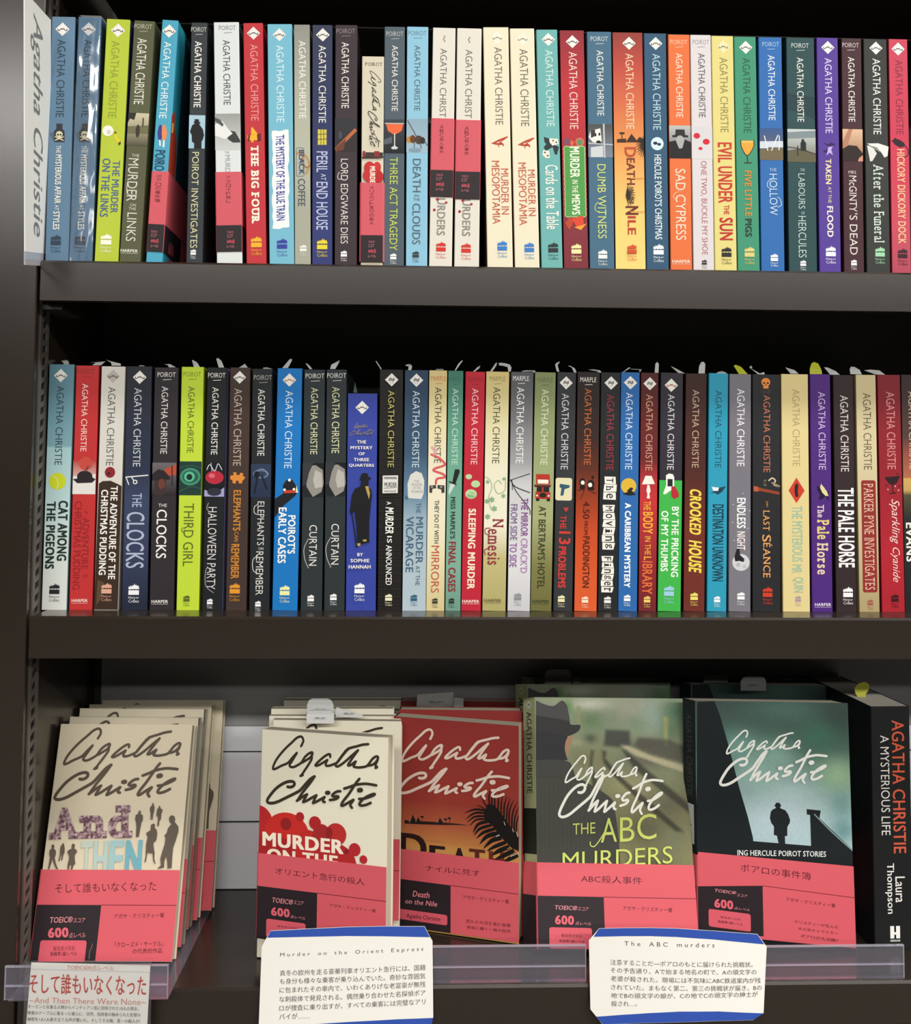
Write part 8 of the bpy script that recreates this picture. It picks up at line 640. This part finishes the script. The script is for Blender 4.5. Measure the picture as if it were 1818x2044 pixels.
# ------------------------------------------------------------------ clear holders and cards on the lowest shelf
AC=clear_mat('clear_acrylic',(.8,.78,.88),refl=.04,haze=.06); ACE=clear_mat('clear_acrylic_edge',(.92,.9,1),refl=.2,haze=.25)
def rail(x0,z0,x1,z1,y,label,base):
    r_=root('acrylic_holder',label,'card holder',TR(x0,y,Z3+(.05 if not base else .05)))
    zt=max(z0,z1)-Z3; zb=0.9; L=x1-x0
    mb=MB(); mb.box(0,0,zb,L,1.0,zt,AC); mb.build('front_plate',r_)
    mb=MB()
    for z in(zt,zb+(zt-zb)*.42): mb.box(0,-.5,z-.5,L,1.5,z+.5,ACE)
    mb.box(L-.8,-.3,zb,L,1.2,zt,ACE); mb.box(0,-.3,zb,.8,1.2,zt,ACE); mb.build('edge_ridge',r_)
    mb=MB(); mb.box(3 if base else 0,0,0,L,base if base else 4.5,.8,AC); mb.build('base_plate',r_)
m=MISC['rl']; rail(m[0],m[1],m[2],m[3],-15,'short clear card holder under the cream silhouette stack at lower left',150)
m=MISC['rm']; rail(m[0],m[1],m[2],m[3],4,'long clear card holder in front of the sunset book',0)
m=MISC['rr']; rail(m[0],m[1],m[2],m[3],4,'long clear card holder at the right, below the teal rooftop book',0)
def card(C,label,curve,wrapm=None):
    rx=Matrix.Rotation(0,3,'X'); t=C['tilt']; a=math.atan(t); rx=Matrix.Rotation(-a,3,'X')
    r_=root('description_card',label,'card',TR(C['o'][0],C['o'][1],C['o'][2],rx))
    P=C['outline']; x0=min(p[0] for p in P); x1=max(p[0] for p in P); y0=min(p[1] for p in P); y1=max(p[1] for p in P); xm=(x0+x1)/2; hw=(x1-x0)/2
    bow=lambda x:curve*(((x-xm)/hw)**2-1)
    n=24; mb=MB(); mt=ink('#dcdad3')
    fine=Sheet(mb,lambda a,b,l:(a,bow(a)-l,-b),1e6,1e6)
    def grid(P_,off,mat,flip):   # polygon cut into upright slices so it can bow
        xs=sorted(set([p[0] for p in P_]+[x0+(x1-x0)*i/n for i in range(n+1)])); xs=[x for x in xs if min(p[0] for p in P_)-1e-6<=x<=max(p[0] for p in P_)+1e-6]
        col=[]
        for x in xs:
            ys=[]
            for i in range(len(P_)):
                a,b=P_[i],P_[(i+1)%len(P_)]
                if (a[0]-x)*(b[0]-x)<=0:
                    if abs(a[0]-b[0])<1e-9: ys+=[a[1],b[1]]
                    else: ys.append(a[1]+(b[1]-a[1])*(x-a[0])/(b[0]-a[0]))
            if ys: col.append((x,min(ys),max(ys)))
        v=[];fs=[]
        for x,a,b in col: v+=[(x,bow(x)+off,-a),(x,bow(x)+off,-b)]
        fs=[(2*i,2*i+1,2*i+3,2*i+2) for i in range(len(col)-1)]; mb.add(v,[tuple(reversed(q)) for q in fs] if flip else fs,mat); return col
    c1=grid(P,-.0,mt,False); grid(P,.3,mt,True)
    l=.05
    for it in C['items']:
        l+=.04
        if it[0]=='p' and curve: grid(it[2],-l,ink(it[1]),False)
        else:
            fine.l=l; 
            if it[0]=='p': grid(it[2],-l,ink(it[1]),False)
            else: fine.w=1e6; fine.draw_off=True; Sheet_draw(fine,it)
    mb.build('printed_paper',r_)
    if wrapm: 
        mb=MB(); mb.box(x0-1,-.9,-y1-2,x1+1.2,.9,-y0+.6,wrapm); mb.build('clear_sleeve',r_)
def Sheet_draw(sh,it):
    _,t,A,B,C,D_,h,bd=it
    v,fs,lv=text2d(t,bd,0,0,2); l=sh.up(); lv=lv or [0.]*len(v); sh.mb.add([sh.mp(*[(A[i]*b+C[i]*(1-b))*(1-a)+(B[i]*b+D_[i]*(1-b))*a for i in(0,1)],l+q) for (a,b),q in zip(v,lv)],fs,ink(h))
card(CARD1,'white card with big red lettering in a clear sleeve at lower left',0.,clear_mat('card_sleeve',(.97,.97,.98),refl=.03,haze=.03))
card(CARD2,'white blue-edged card with printed text below the red-circle book',1.5)
card(CARD3,'white blue-edged curved card with printed text between the railway and rooftop books',4.)
